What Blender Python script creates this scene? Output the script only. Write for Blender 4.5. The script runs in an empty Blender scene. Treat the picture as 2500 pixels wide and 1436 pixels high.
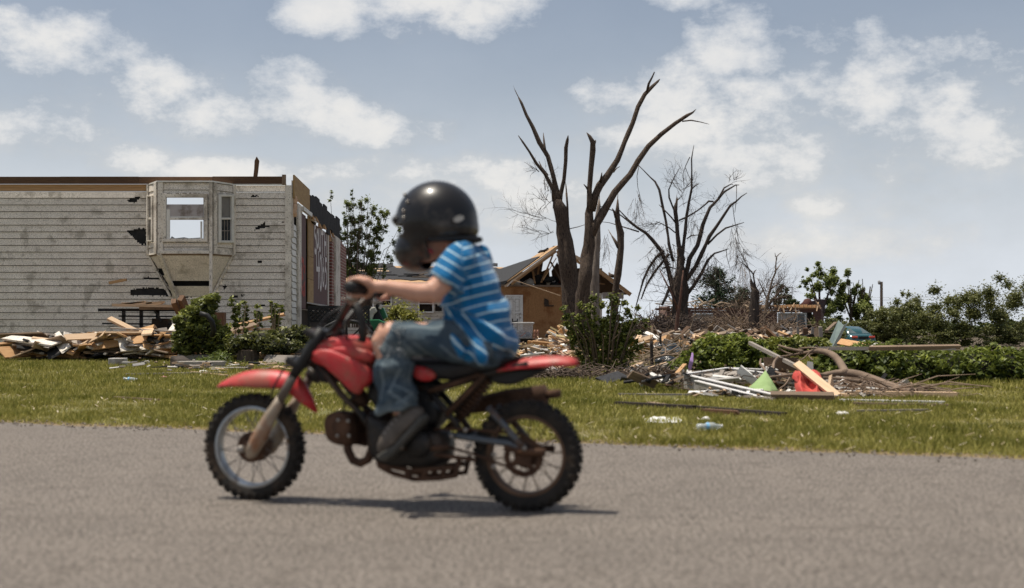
import bpy, bmesh, math, random
import numpy as np
from mathutils import Vector, Matrix, noise as mnoise
R = math.radians
random.seed(7); rng = np.random.default_rng(7)
S = bpy.context.scene; COL = S.collection

# ------------------------------------------------------------------ camera, world, sun, exposure
CX, HY, F, H = 1250.0, 795.0, 3200.0, 0.63         # photo pixels (2500 wide): centre column, horizon row, focal length, lens height in metres
cam = bpy.data.cameras.new('camera'); camo = bpy.data.objects.new('camera', cam); COL.objects.link(camo)
camo.location = (0, 0, H); camo.rotation_euler = (R(90), 0, 0)
cam.sensor_width = 36; cam.lens = 36*F/2500; cam.shift_y = (HY-718)/2500.0
cam.clip_start = 0.05; cam.clip_end = 3000
cam.dof.use_dof = True; cam.dof.focus_distance = 27.0; cam.dof.aperture_fstop = 2.7
S.camera = camo
S.view_settings.view_transform = 'Standard'; S.view_settings.look = 'None'; S.view_settings.gamma = 1
S.view_settings.exposure = 0.06
SUN_TO = Vector((-0.27, 0.03, 1.0)).normalized()
sl = bpy.data.lights.new('sun', 'SUN'); sl.energy = 5.0; sl.angle = R(0.5); sl.color = (1.0, 0.93, 0.81)
so = bpy.data.objects.new('sun', sl); COL.objects.link(so); so.location = (0, 0, 30)
so.rotation_euler = SUN_TO.to_track_quat('Z', 'Y').to_euler()

W = bpy.data.worlds.new('World'); S.world = W; W.use_nodes = True
nt = W.node_tree; nt.nodes.clear()
def N(t, **k):
    n = nt.nodes.new(t)
    for a, b in k.items(): setattr(n, a, b)
    return n
def setin(n, i, v):
    if hasattr(v, 'is_output') or isinstance(v, bpy.types.NodeSocket): nt.links.new(v, n.inputs[i])
    else: n.inputs[i].default_value = v
def M_(op, a, b=0.0, c=0.0, clamp=False):
    n = N('ShaderNodeMath', operation=op, use_clamp=clamp); setin(n, 0, a); setin(n, 1, b)
    if op in ('MULTIPLY_ADD', 'SMOOTH_MAX', 'SMOOTH_MIN'): setin(n, 2, c)
    return n.outputs[0]
def build_world():
    sky = N('ShaderNodeTexSky', sky_type='NISHITA'); sky.sun_disc = False
    sky.sun_elevation = math.asin(SUN_TO.z); sky.sun_rotation = math.atan2(SUN_TO.x, SUN_TO.y)
    sky.air_density = 1.0; sky.dust_density = 3.0; sky.ozone_density = 1.5; sky.altitude = 100
    tc = N('ShaderNodeTexCoord'); sep = N('ShaderNodeSeparateXYZ'); nt.links.new(tc.outputs['Generated'], sep.inputs[0])
    az = M_('ARCTAN2', sep.outputs[0], sep.outputs[1]); el = M_('ARCSINE', sep.outputs[2])
    # drifting cloud banks: centre azimuth, elevation, half sizes, in mrad
    C = [(800,25,95,55),(1080,0,190,72),(1660,-8,80,26),
         (400,235,135,58),(540,285,170,50),(690,225,95,52),(740,290,150,50),(890,325,140,36),(1075,325,45,26),(320,405,80,30),
         (830,428,110,30),(1110,430,230,52),(960,500,260,50),(1350,470,200,60),
         (1490,235,70,52),(1640,250,130,62),(1590,330,180,40),(1840,120,110,66),(2000,100,120,52),(2100,230,160,110),(1900,290,260,80),(1800,390,230,60),
         (2140,425,90,46),(2100,510,110,36),(1250,548,90,34),(1960,600,260,40),(600,430,200,30),(150,150,150,70),(2420,330,170,110),(60,340,160,60)]
    E = None
    for (px, py, rx, ry) in C:
        ca, ce = math.atan((px-CX)/F), math.atan((HY-py)/F)
        u = M_('MULTIPLY', M_('SUBTRACT', az, ca), F/rx/1.52); v = M_('MULTIPLY', M_('SUBTRACT', el, ce), F/ry/1.50)
        d = M_('MULTIPLY_ADD', u, u, M_('MULTIPLY', v, v)); d = M_('SUBTRACT', 1.0, d)
        E = d if E is None else M_('SMOOTH_MAX', E, d, 0.35)
    comb = N('ShaderNodeCombineXYZ'); nt.links.new(az, comb.inputs[0]); nt.links.new(M_('MULTIPLY', el, 1.5), comb.inputs[1])
    def nz(scale, det, rough, off):
        mp = N('ShaderNodeVectorMath', operation='ADD'); nt.links.new(comb.outputs[0], mp.inputs[0]); mp.inputs[1].default_value = off
        n = N('ShaderNodeTexNoise'); n.inputs['Scale'].default_value = scale; n.inputs['Detail'].default_value = det; n.inputs['Roughness'].default_value = rough
        nt.links.new(mp.outputs[0], n.inputs['Vector']); return n.outputs[0]
    big = nz(2.4, 3, 0.5, (3.1, 0.4, 0)); fine = nz(10.5, 13, 0.64, (0, 0, 0)); shade = nz(9.0, 8, 0.6, (0.01, 0.02, 0.3))
    wid = M_('MULTIPLY', M_('SUBTRACT', big, 0.60), 7.0)                         # clouds elsewhere in the dome
    away = M_('MULTIPLY', M_('SUBTRACT', M_('ADD', M_('ABSOLUTE', az), M_('MULTIPLY', el, 1.2)), 0.62), 4.0, clamp=True)
    wid = M_('ADD', wid, M_('MULTIPLY', M_('SUBTRACT', away, 1.0), 9.0))
    E = M_('MAXIMUM', E, wid)
    E = M_('MAXIMUM', E, -0.9)
    dens = M_('ADD', E, M_('MULTIPLY', M_('SUBTRACT', fine, 0.5), 5.4))
    mr = N('ShaderNodeMapRange', interpolation_type='SMOOTHSTEP'); nt.links.new(dens, mr.inputs[0])
    for i, v in enumerate((-0.35, 1.25, 0.0, 0.86)): mr.inputs[i+1].default_value = v
    # veil of thin high cloud and haze that thickens to the horizon
    hz = N('ShaderNodeMapRange', interpolation_type='SMOOTHSTEP'); nt.links.new(el, hz.inputs[0])
    for i, v in enumerate((0.0, 0.25, 0.94, 0.22)): hz.inputs[i+1].default_value = v
    veil = M_('MULTIPLY', hz.outputs[0], M_('MULTIPLY_ADD', shade, 0.5, 0.75), clamp=True)
    mask = M_('MAXIMUM', mr.outputs[0], veil)
    # lit cloud tops, greyer bellies
    cr = N('ShaderNodeMapRange'); nt.links.new(M_('MULTIPLY_ADD', dens, 0.30, M_('MULTIPLY', shade, 0.9)), cr.inputs[0])
    for i, v in enumerate((0.3, 1.1, 0.0, 1.0)): cr.inputs[i+1].default_value = v
    cm = N('ShaderNodeMix', data_type='RGBA'); nt.links.new(cr.outputs[0], cm.inputs[0])
    cm.inputs[6].default_value = (0.58, 0.61, 0.655, 1); cm.inputs[7].default_value = (0.90, 0.86, 0.80, 1)
    vm = N('ShaderNodeMix', data_type='RGBA'); nt.links.new(mr.outputs[0], vm.inputs[0])
    vm.inputs[6].default_value = (0.66, 0.70, 0.755, 1); nt.links.new(cm.outputs[2], vm.inputs[7])
    b1 = N('ShaderNodeBackground'); b1.inputs[1].default_value = 0.082
    hsv = N('ShaderNodeHueSaturation'); hsv.inputs['Saturation'].default_value = 0.95
    nt.links.new(sky.outputs[0], hsv.inputs['Color']); nt.links.new(hsv.outputs[0], b1.inputs[0])
    b2 = N('ShaderNodeBackground'); nt.links.new(vm.outputs[2], b2.inputs[0]); b2.inputs[1].default_value = 1.06
    mx = N('ShaderNodeMixShader'); nt.links.new(mask, mx.inputs[0]); nt.links.new(b1.outputs[0], mx.inputs[1]); nt.links.new(b2.outputs[0], mx.inputs[2])
    o = N('ShaderNodeOutputWorld'); nt.links.new(mx.outputs[0], o.inputs[0])
build_world()

# ------------------------------------------------------------------ places
def P(px, py, D): return Vector(((px-CX)/F*D, D, H+(HY-py)/F*D))
def sstep(a, b, x):
    t = np.clip((x-a)/(b-a), 0, 1); return t*t*(3-2*t)
def tz(x, y):                                                   # terrain height
    return -0.85*sstep(4, 16, np.asarray(x, float)-0.0*np.asarray(y))*sstep(34, 66, np.asarray(y, float)) + 0.0
def GD(py): return F*H/(py-HY)
def G(px, py, dz=0.0):
    p = P(px, py, GD(py)); p.z = dz; return p

# ------------------------------------------------------------------ mesh builder
class MB:
    def __init__(s): s.v, s.f, s.r, s.cr, s.m, s.cm = [], [], [], 0.5, [], 0
    def rnd(s, v=None): s.cr = random.random() if v is None else v; return s
    def add(s, vs, fs):
        n = len(s.v); s.v.extend([tuple(v) for v in vs])
        for f in fs: s.f.append(tuple(i+n for i in f)); s.r.append(s.cr); s.m.append(s.cm)
    def box(s, c, d, rot=None):
        c = Vector(c); vs = []
        for k in range(8):
            q = Vector(((k & 1)-.5, ((k >> 1) & 1)-.5, (k >> 2)-.5)); q = Vector((q.x*d[0], q.y*d[1], q.z*d[2]))
            if rot is not None: q = rot @ q
            vs.append(c+q)
        s.add(vs, [(0,2,3,1),(4,5,7,6),(0,1,5,4),(2,6,7,3),(0,4,6,2),(1,3,7,5)])
    def bar(s, p, q, w, h=None, roll=0.0, cut=0.0, up=None):
        p, q = Vector(p), Vector(q); h = h or w; t = (q-p).normalized()
        u = Vector(up) if up is not None else Vector((0,0,1))
        if abs(t.dot(u)) > .96: u = Vector((0,1,0))
        a = t.cross(u).normalized(); b = a.cross(t).normalized()
        if roll: m = Matrix.Rotation(roll, 3, t); a, b = m@a, m@b
        vs = []
        for e, sg in ((p,-1),(q,1)):
            for (i, j) in ((-1,-1),(1,-1),(1,1),(-1,1)):
                vs.append(e + a*i*w/2 + b*j*h/2 + t*sg*random.uniform(0, cut))
        s.add(vs, [(0,3,2,1),(4,5,6,7),(0,1,5,4),(1,2,6,5),(2,3,7,6),(3,0,4,7)])
    def tube(s, pts, rad, n=8, cap=True, jit=0.0, lat=None, latr=None):
        pts = [Vector(p) for p in pts]
        if not hasattr(rad, '__len__'): rad = [rad]*len(pts)
        ref = None; rings = []
        for i, p in enumerate(pts):
            t = (pts[min(i+1, len(pts)-1)]-pts[max(i-1, 0)]).normalized()
            if lat is not None: a = (Vector(lat)-t*t.dot(Vector(lat))).normalized()
            else:
                if ref is None: ref = Vector((0,1,0)) if abs(t.y) < .8 else Vector((1,0,0))
                a = (ref-t*t.dot(ref)).normalized(); ref = a
            b = t.cross(a)
            ra = latr[i] if latr is not None else rad[i]; rb = rad[i]; ring = []
            for k in range(n):
                th = 2*math.pi*k/n; j = 1+random.uniform(-jit, jit) if jit else 1
                ring.append(p + a*math.cos(th)*ra*j + b*math.sin(th)*rb*j)
            rings.append(ring)
        vs = [v for r in rings for v in r]; fs = []
        for i in range(len(rings)-1):
            for k in range(n):
                k2 = (k+1) % n; fs.append((i*n+k, i*n+k2, (i+1)*n+k2, (i+1)*n+k))
        if cap: fs.append(tuple(range(n))[::-1]); fs.append(tuple((len(rings)-1)*n+k for k in range(n)))
        s.add(vs, fs)
    def prism(s, poly, vec):                                    # polygon (list of 3d points) swept along vec
        n = len(poly); vec = Vector(vec); vs = [Vector(p) for p in poly]+[Vector(p)+vec for p in poly]
        s.add(vs, [tuple(range(n))[::-1], tuple(range(n, 2*n))]+[(i, (i+1) % n, (i+1) % n+n, i+n) for i in range(n)])
    def lathe(s, c, axis, prof, n=32, cap=True):                # prof: (offset along axis, radius)
        c, ax = Vector(c), Vector(axis).normalized(); a = ax.orthogonal().normalized(); b = ax.cross(a); vs = []
        for (o, r) in prof:
            for k in range(n):
                th = 2*math.pi*k/n; vs.append(c+ax*o+(a*math.cos(th)+b*math.sin(th))*r)
        fs = []
        for i in range(len(prof)-1):
            for k in range(n):
                k2 = (k+1) % n; fs.append((i*n+k, i*n+k2, (i+1)*n+k2, (i+1)*n+k))
        if cap: fs.append(tuple(range(n))[::-1]); fs.append(tuple((len(prof)-1)*n+k for k in range(n)))
        s.add(vs, fs)
    def loft(s, rings, closed=True, cap=True):
        n = len(rings[0]); vs = [v for r in rings for v in r]; fs = []
        for i in range(len(rings)-1):
            for k in range(n if closed else n-1):
                k2 = (k+1) % n; fs.append((i*n+k, i*n+k2, (i+1)*n+k2, (i+1)*n+k))
        if cap and closed: fs.append(tuple(range(n))[::-1]); fs.append(tuple((len(rings)-1)*n+k for k in range(n)))
        s.add(vs, fs)
    def sphere(s, c, r, n=12, m=8):
        if not hasattr(r, '__len__'): r = (r, r, r)
        rings = []
        for i in range(1, m):
            ph = math.pi*i/m
            rings.append([Vector((c[0]+r[0]*math.sin(ph)*math.cos(2*math.pi*k/n), c[1]+r[1]*math.sin(ph)*math.sin(2*math.pi*k/n), c[2]-r[2]*math.cos(ph))) for k in range(n)])
        b = len(s.v); s.loft(rings, cap=False)
        s.add([(c[0], c[1], c[2]-r[2]), (c[0], c[1], c[2]+r[2])], [])
        q = len(s.v)-2
        for k in range(n):
            k2 = (k+1) % n
            s.f.append((q, b+k2, b+k)); s.f.append((q+1, b+(m-2)*n+k, b+(m-2)*n+k2)); s.r += [s.cr]*2; s.m += [s.cm]*2
    def build(s, name, mat, parent=None, smooth=False, uv=True, bevel=0.0, mods=None, fixn=True):
        me = bpy.data.meshes.new(name)
        off = OFF.get(parent.name) if parent is not None else None
        v = np.array(s.v, dtype=np.float64).reshape(-1, 3)
        if parent is None:
            off = Vector((float((v[:,0].min()+v[:,0].max())/2), float((v[:,1].min()+v[:,1].max())/2), float(v[:,2].min())))
        if off is not None: v = v-np.array(off)
        me.from_pydata([tuple(x) for x in v], [], s.f)
        if fixn:
            bm = bmesh.new(); bm.from_mesh(me); bmesh.ops.recalc_face_normals(bm, faces=bm.faces); bm.to_mesh(me); bm.free()
        mats = mat if isinstance(mat, (list, tuple)) else [mat]
        for m in mats: me.materials.append(m)
        if len(mats) > 1: me.polygons.foreach_set('material_index', s.m)
        at = me.attributes.new('rnd', 'FLOAT', 'FACE'); at.data.foreach_set('value', s.r)
        if uv: auto_uv(me)
        if smooth: me.polygons.foreach_set('use_smooth', [True]*len(me.polygons))
        o = bpy.data.objects.new(name, me); COL.objects.link(o)
        if bevel:
            b = o.modifiers.new('bevel', 'BEVEL'); b.width = bevel; b.segments = 2; b.limit_method = 'ANGLE'
        if parent is not None: o.parent = parent; OFF[o.name] = off
        else: o.location = off; OFF[o.name] = off
        return o
OFF = {}
def auto_uv(me):
    uvl = me.uv_layers.new(name='UVMap'); uv = np.zeros((len(me.loops), 2))
    co = np.zeros(len(me.vertices)*3); me.vertices.foreach_get('co', co); co = co.reshape(-1, 3)
    rr = np.zeros(len(me.polygons)); me.attributes['rnd'].data.foreach_get('value', rr)
    for p in me.polygons:
        ids = list(p.vertices); pts = co[ids]; e = np.roll(pts, -1, 0)-pts; l = (e**2).sum(1); k = int(l.argmax())
        if l[k] < 1e-12: continue
        a = e[k]/math.sqrt(l[k]); 
        i = int(np.abs(a).argmax())
        if a[i] < 0: a = -a
        n = np.array(p.normal); b = np.cross(n, a); o = rr[p.index]*37.0
        s0 = p.loop_start; uv[s0:s0+len(ids), 0] = pts@a+o; uv[s0:s0+len(ids), 1] = pts@b+o*.7
    uvl.data.foreach_set('uv', uv.ravel())
def tag(o, label=None, cat=None, group=None, kind=None):
    if label: o['label'] = label
    if cat: o['category'] = cat
    if group: o['group'] = group
    if kind: o['kind'] = kind
    return o
def empty(name, loc, label, cat, group=None, rz=0.0):
    o = bpy.data.objects.new(name, None); COL.objects.link(o); o.location = loc; o.rotation_euler = (0,0,rz)
    o.empty_display_size = 0.1
    OFF[o.name] = Vector(loc) if not rz else None
    return tag(o, label, cat, group)
def empty_part(name, par):
    o = bpy.data.objects.new(name, None); COL.objects.link(o); o.parent = par; OFF[o.name] = OFF.get(par.name); o.empty_display_size = .05; return o
def np_build(name, verts, nper, rnd, mat, parent=None, off=None):   # loose n-gons, nper vertices each
    v = np.asarray(verts, dtype=np.float64).reshape(-1, 3); nf = len(v)//nper
    if parent is not None: off = OFF.get(parent.name)
    elif off is None: off = Vector((float(v[:,0].mean()), float(v[:,1].mean()), float(v[:,2].min())))
    v = v-np.array(off) if off is not None else v
    me = bpy.data.meshes.new(name); me.vertices.add(len(v)); me.vertices.foreach_set('co', v.ravel())
    me.loops.add(len(v)); me.loops.foreach_set('vertex_index', np.arange(len(v), dtype=np.int32))
    me.polygons.add(nf); me.polygons.foreach_set('loop_start', np.arange(0, nf*nper, nper, dtype=np.int32))
    me.update(calc_edges=True)
    at = me.attributes.new('rnd', 'FLOAT', 'FACE'); at.data.foreach_set('value', np.asarray(rnd, dtype=np.float32))
    me.materials.append(mat)
    o = bpy.data.objects.new(name, me); COL.objects.link(o)
    if parent is not None: o.parent = parent; OFF[o.name] = off
    else: o.location = off; OFF[o.name] = off
    return o

# ------------------------------------------------------------------ materials
def mat(name, c1, c2=None, scale=8.0, rough=0.8, bump=0.0, bscale=None, c3=None, spot=None, spotscale=30.0, spotw=0.5, coord='Object', stretch=None,
        rvar=0.0, metal=0.0, spec=0.3, transl=0.0, sharp=0.0, coat=0.0, alpha=1.0, rndmix=None, dirt=None, dirtamt=0.5, dirtscale=2.0):
    m = bpy.data.materials.new(name); m.use_nodes = True; t = m.node_tree; t.nodes.clear(); L = t.links.new
    def n(ty, **k):
        x = t.nodes.new(ty)
        for a, b in k.items(): setattr(x, a, b)
        return x
    tc = n('ShaderNodeTexCoord'); vec = tc.outputs[coord]
    if stretch:
        mp = n('ShaderNodeMapping'); mp.inputs['Scale'].default_value = stretch; L(vec, mp.inputs[0]); vec = mp.outputs[0]
    def noise(s, d=6, r=.6, v=None):
        x = n('ShaderNodeTexNoise'); x.inputs['Scale'].default_value = s; x.inputs['Detail'].default_value = d; x.inputs['Roughness'].default_value = r
        L(v or vec, x.inputs['Vector']); return x.outputs[0]
    def rampf(x, a, b):
        q = n('ShaderNodeMapRange'); q.inputs[1].default_value = a; q.inputs[2].default_value = b; L(x, q.inputs[0]); return q.outputs[0]
    def mix(f, a, b, bt='MIX'):
        q = n('ShaderNodeMix', data_type='RGBA', blend_type=bt)
        for i, v in ((0, f), (6, a), (7, b)):
            if isinstance(v, bpy.types.NodeSocket): L(v, q.inputs[i])
            elif i == 0: q.inputs[0].default_value = v
            else: q.inputs[i].default_value = (*v, 1)
        return q.outputs[2]
    c = None; c2 = c2 or c1
    c = mix(rampf(noise(scale), .32+sharp*.1, .68-sharp*.1), c1, c2)
    if c3: c = mix(rampf(noise(scale*3.1, 4), .55, .7), c, c3)
    if dirt: c = mix(rampf(noise(dirtscale, 7, .65), .62-dirtamt*.3, .62), c, dirt)
    if spot: c = mix(rampf(noise(spotscale, 3, .7), .70-spotw*.2, .74-spotw*.2), c, spot)
    at = n('ShaderNodeAttribute', attribute_name='rnd')
    if rndmix: c = mix(at.outputs['Fac'], c, rndmix, 'MIX')
    if rvar:
        q = n('ShaderNodeMapRange'); q.inputs[3].default_value = 1-rvar; q.inputs[4].default_value = 1+rvar; L(at.outputs['Fac'], q.inputs[0])
        vm = n('ShaderNodeVectorMath', operation='SCALE'); L(c, vm.inputs[0]); L(q.outputs[0], vm.inputs['Scale']); c = vm.outputs[0]
    b = n('ShaderNodeBsdfPrincipled'); L(c, b.inputs['Base Color'])
    rr = n('ShaderNodeMapRange'); rr.inputs[3].default_value = max(0, rough-.12); rr.inputs[4].default_value = min(1, rough+.12); L(noise(scale*1.7, 3), rr.inputs[0]); L(rr.outputs[0], b.inputs['Roughness'])
    b.inputs['Metallic'].default_value = metal; b.inputs['Specular IOR Level'].default_value = spec; b.inputs['Coat Weight'].default_value = coat
    b.inputs['Coat Roughness'].default_value = .12
    b.inputs['Alpha'].default_value = alpha
    if bump:
        bn = n('ShaderNodeBump'); bn.inputs['Strength'].default_value = 1.0; bn.inputs['Distance'].default_value = bump
        L(noise(bscale or scale*2, 5, .65), bn.inputs['Height']); L(bn.outputs[0], b.inputs['Normal'])
    o = n('ShaderNodeOutputMaterial')
    if transl:
        tr = n('ShaderNodeBsdfTranslucent'); L(c, tr.inputs[0]); mx = n('ShaderNodeMixShader'); mx.inputs[0].default_value = transl
        L(b.outputs[0], mx.inputs[1]); L(tr.outputs[0], mx.inputs[2]); L(mx.outputs[0], o.inputs[0])
    else: L(b.outputs[0], o.inputs[0])
    return m
def wood(name, a, b, rvar=.25, rough=.75, rndmix=None):
    return mat(name, a, b, scale=3.0, coord='UV', stretch=(1.2, 22, 1), rough=rough, bump=.002, bscale=6, rvar=rvar, rndmix=rndmix)
def glassy(name, col=(.02,.025,.03), rough=.06): return mat(name, col, rough=rough, spec=.6, scale=2)
M = {}
M['lumber'] = wood('fresh_lumber', (.52,.32,.16), (.38,.21,.095))
M['lumber_pale'] = wood('pale_lumber', (.56,.41,.27), (.42,.28,.17))
M['lumber_old'] = wood('weathered_lumber', (.24,.17,.115), (.13,.09,.06))
M['lumber_grey'] = wood('grey_lumber', (.34,.30,.26), (.22,.19,.165))
M['beam'] = wood('stained_beam', (.14,.075,.038), (.075,.038,.02))
M['ply'] = mat('plywood', (.36,.24,.11), (.26,.16,.07), scale=2, coord='UV', stretch=(1,6,1), rough=.8, bump=.001, rvar=.12)
M['osb'] = mat('osb_sheathing', (.35,.185,.078), (.22,.11,.045), scale=18, rough=.85, bump=.003, bscale=40, spot=(.14,.06,.025), spotscale=34, spotw=.55, dirt=(.20,.085,.03), dirtamt=.35, dirtscale=1.2)
M['deck'] = mat('roof_deck', (.42,.27,.145), (.30,.185,.095), scale=3, rough=.85, spot=(.10,.07,.05), spotscale=5, spotw=.35, rvar=.15)
M['siding'] = mat('dirty_siding', (.82,.75,.66), (.70,.63,.55), scale=3, rough=.75, bump=.0015, bscale=60, spot=(.22,.19,.16), spotscale=95, spotw=.8, dirt=(.46,.41,.345), dirtamt=.25, dirtscale=2.6)
M['trim'] = mat('dirty_trim', (.74,.68,.60), (.60,.545,.475), scale=5, rough=.7, spot=(.12,.10,.08), spotscale=40, spotw=.55, dirt=(.38,.335,.28), dirtamt=.4, dirtscale=2.4, bump=.001)
M['white_trim'] = mat('white_trim', (.72,.70,.66), (.58,.56,.52), scale=6, rough=.5, spot=(.2,.17,.14), spotscale=60, spotw=.35)
M['felt'] = mat('black_felt', (.012,.012,.013), (.03,.028,.028), scale=7, rough=.9, bump=.006, bscale=14)
M['shingle'] = mat('asphalt_shingle', (.018,.018,.020), (.045,.045,.047), scale=16, stretch=(1,1,3), rough=.9, bump=.01, bscale=24, rvar=.3)
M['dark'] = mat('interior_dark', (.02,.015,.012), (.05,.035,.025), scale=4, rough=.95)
M['panel'] = mat('maroon_panel', (.125,.062,.058), (.095,.046,.042), scale=6, coord='UV', stretch=(1,14,1), rough=.7, dirt=(.08,.045,.04), dirtamt=.3)
M['drywall'] = mat('drywall', (.46,.44,.42), (.34,.32,.30), scale=2, rough=.9, dirt=(.2,.17,.14), dirtamt=.35)
M['glass'] = glassy('dark_glass')
M['glass_pale'] = mat('dusty_glass', (.20,.19,.18), (.13,.125,.12), scale=4, rough=.15, spec=.6)
M['concrete'] = mat('concrete', (.36,.33,.29), (.24,.22,.19), scale=8, rough=.9, bump=.006, bscale=30, spot=(.12,.11,.09), spotscale=40)
M['bark'] = mat('bark', (.125,.088,.064), (.055,.038,.028), scale=6, stretch=(3,3,.5), rough=.95, bump=.07, bscale=14, c3=(.21,.16,.12), spot=(.02,.015,.012), spotscale=10, spotw=.6)
M['bark_pale'] = mat('pale_bark', (.25,.205,.17), (.15,.118,.095), scale=4, stretch=(3,3,.7), rough=.95, bump=.02, bscale=9)
M['bark_black'] = mat('dark_bark', (.035,.027,.023), (.068,.052,.042), scale=5, stretch=(3,3,.7), rough=.95, bump=.03, bscale=9)
M['twig'] = mat('twig', (.13,.095,.07), (.06,.043,.033), scale=3, rough=.9, rvar=.4)
M['twig_pale'] = mat('pale_twig', (.30,.23,.17), (.16,.115,.08), scale=3, rough=.9, rvar=.4)
M['branch'] = mat('fallen_branch', (.23,.165,.12), (.13,.092,.065), scale=6, rough=.85, bump=.006, bscale=20)
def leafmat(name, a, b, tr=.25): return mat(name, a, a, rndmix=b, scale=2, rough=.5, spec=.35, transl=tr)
M['leaf'] = leafmat('shrub_leaf', (.05,.066,.014), (.34,.36,.08))
M['leaf_laurel'] = leafmat('hedge_leaf', (.035,.055,.012), (.27,.31,.05))
M['leaf_olive'] = leafmat('olive_leaf', (.07,.085,.022), (.22,.22,.07))
M['leaf_tree'] = leafmat('tree_leaf', (.06,.085,.022), (.36,.40,.11), .4)
M['leaf_pine'] = leafmat('pine_needle', (.012,.028,.012), (.045,.075,.028), .1)
M['leaf_far'] = leafmat('far_leaf', (.035,.055,.016), (.13,.16,.055))
M['leaf_dry'] = leafmat('dry_leaf', (.10,.065,.04), (.28,.20,.12))
def leafcloud(name, pts, size, mt, parent=None, asp=2.2, droop=.0, up=None, bright=None, fold=.25):
    pts = np.asarray(pts, float); n = len(pts)
    if n == 0: return None
    th = rng.uniform(0, 2*np.pi, n); z = rng.uniform(-.75, .75, n)-droop; rr_ = np.sqrt(np.clip(1-z*z, .05, 1))
    d = np.stack([np.cos(th)*rr_, np.sin(th)*rr_, z], 1); d /= np.linalg.norm(d, axis=1)[:, None]
    r2 = rng.normal(size=(n, 3)); r2[:, 2] += .4; s_ = np.cross(d, r2); s_ /= np.linalg.norm(s_, axis=1)[:, None]
    nn = np.cross(d, s_); L_ = (size*rng.uniform(.6, 1.35, n))[:, None]; w = L_/asp
    a = pts-d*L_/2; b = pts+s_*w/2+nn*w*fold; c = pts+d*L_/2; e = pts-s_*w/2+nn*w*fold
    v = np.stack([a, b, c, e], 1).reshape(-1, 3)
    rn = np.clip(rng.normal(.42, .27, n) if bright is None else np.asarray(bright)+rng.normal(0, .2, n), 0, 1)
    return np_build(name, v, 4, rn, mt, parent)
M['tyre'] = mat('tyre_rubber', (.012,.011,.010), (.032,.026,.021), scale=14, rough=.85, bump=.001, bscale=80, dirt=(.06,.042,.028), dirtamt=.35, dirtscale=9)
M['rim_front'] = mat('steel_rim', (.42,.45,.47), (.30,.30,.29), scale=12, rough=.35, metal=.7, dirt=(.16,.10,.06), dirtamt=.3, dirtscale=10)
M['rim_rear'] = mat('muddy_rim', (.17,.10,.06), (.09,.052,.032), scale=12, rough=.6, metal=.3)
M['steel'] = mat('worn_steel', (.36,.34,.31), (.20,.17,.14), scale=20, rough=.4, metal=.7)
M['rust'] = mat('rusty_metal', (.11,.055,.030), (.045,.024,.015), scale=14, rough=.8, bump=.002, bscale=50, spot=(.24,.12,.06), spotscale=30, spotw=.3)
M['mud'] = mat('mud_caked_metal', (.105,.055,.032), (.045,.024,.015), scale=16, rough=.9, bump=.003, bscale=45)
M['black_paint'] = mat('black_frame_paint', (.010,.010,.010), (.022,.019,.017), scale=12, rough=.45, dirt=(.055,.035,.022), dirtamt=.45, dirtscale=8)
M['black_plastic'] = mat('black_plastic', (.010,.010,.011), (.02,.02,.02), scale=12, rough=.55)
M['red'] = mat('faded_red_plastic', (.48,.015,.020), (.50,.04,.042), scale=6, rough=.45, spec=.4, c3=(.52,.085,.08), dirt=(.30,.075,.05), dirtamt=.55, dirtscale=9, spot=(.25,.10,.07), spotscale=40, spotw=.4, bump=.0006, bscale=40)
M['fork'] = mat('dirty_fork_slider', (.42,.36,.29), (.28,.22,.16), scale=10, rough=.55, metal=.2, dirt=(.26,.12,.06), dirtamt=.45, dirtscale=7)
M['fork_tube'] = mat('dull_fork_tube', (.16,.14,.12), (.09,.07,.055), scale=12, rough=.5, metal=.3)
M['greyblue'] = mat('grey_painted_steel', (.12,.14,.16), (.07,.075,.08), scale=16, rough=.45, metal=.3, dirt=(.12,.065,.035), dirtamt=.35, dirtscale=9)
M['vinyl'] = mat('seat_vinyl', (.010,.010,.011), (.02,.02,.022), scale=8, rough=.5)
# ------------------------------------------------------------------ ground, road, lawn
E0, E1 = G(290, 1045), G(2210, 1115)
RD = (E1-E0).normalized(); RN = Vector((-RD.y, RD.x, 0))             # along the road edge; towards the lawn
def asphalt():
    m = mat('asphalt', (.225,.195,.168), (.178,.155,.135), scale=2.2, rough=.92, bump=.006, bscale=85, spot=(.060,.052,.046), spotscale=74, spotw=1.0, c3=(.44,.39,.345), spec=.2, dirt=(.165,.142,.122), dirtamt=.3, dirtscale=9)
    t = m.node_tree
    for n in t.nodes:                                                # aggregate: pale chips between dark binder
        if n.type == 'TEX_NOISE' and abs(n.inputs['Scale'].default_value-2.2*3.1) < .01: n.inputs['Scale'].default_value = 92
    return m
M['asphalt'] = asphalt()
M['soil'] = mat('lawn_soil', (.12,.12,.035), (.17,.14,.06), scale=1.5, rough=1, bump=.02, bscale=20, c3=(.055,.07,.018), spot=(.20,.16,.09), spotscale=12, spotw=.3)
M['verge'] = mat('road_verge_grit', (.26,.19,.115), (.16,.115,.065), scale=14, rough=1, bump=.01, bscale=60, spot=(.07,.065,.025), spotscale=30, spotw=.6)
M['dirt'] = mat('debris_dirt', (.11,.08,.055), (.06,.05,.028), scale=1.2, rough=1, bump=.03, bscale=9, spot=(.30,.24,.18), spotscale=14, spotw=.45)
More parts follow.
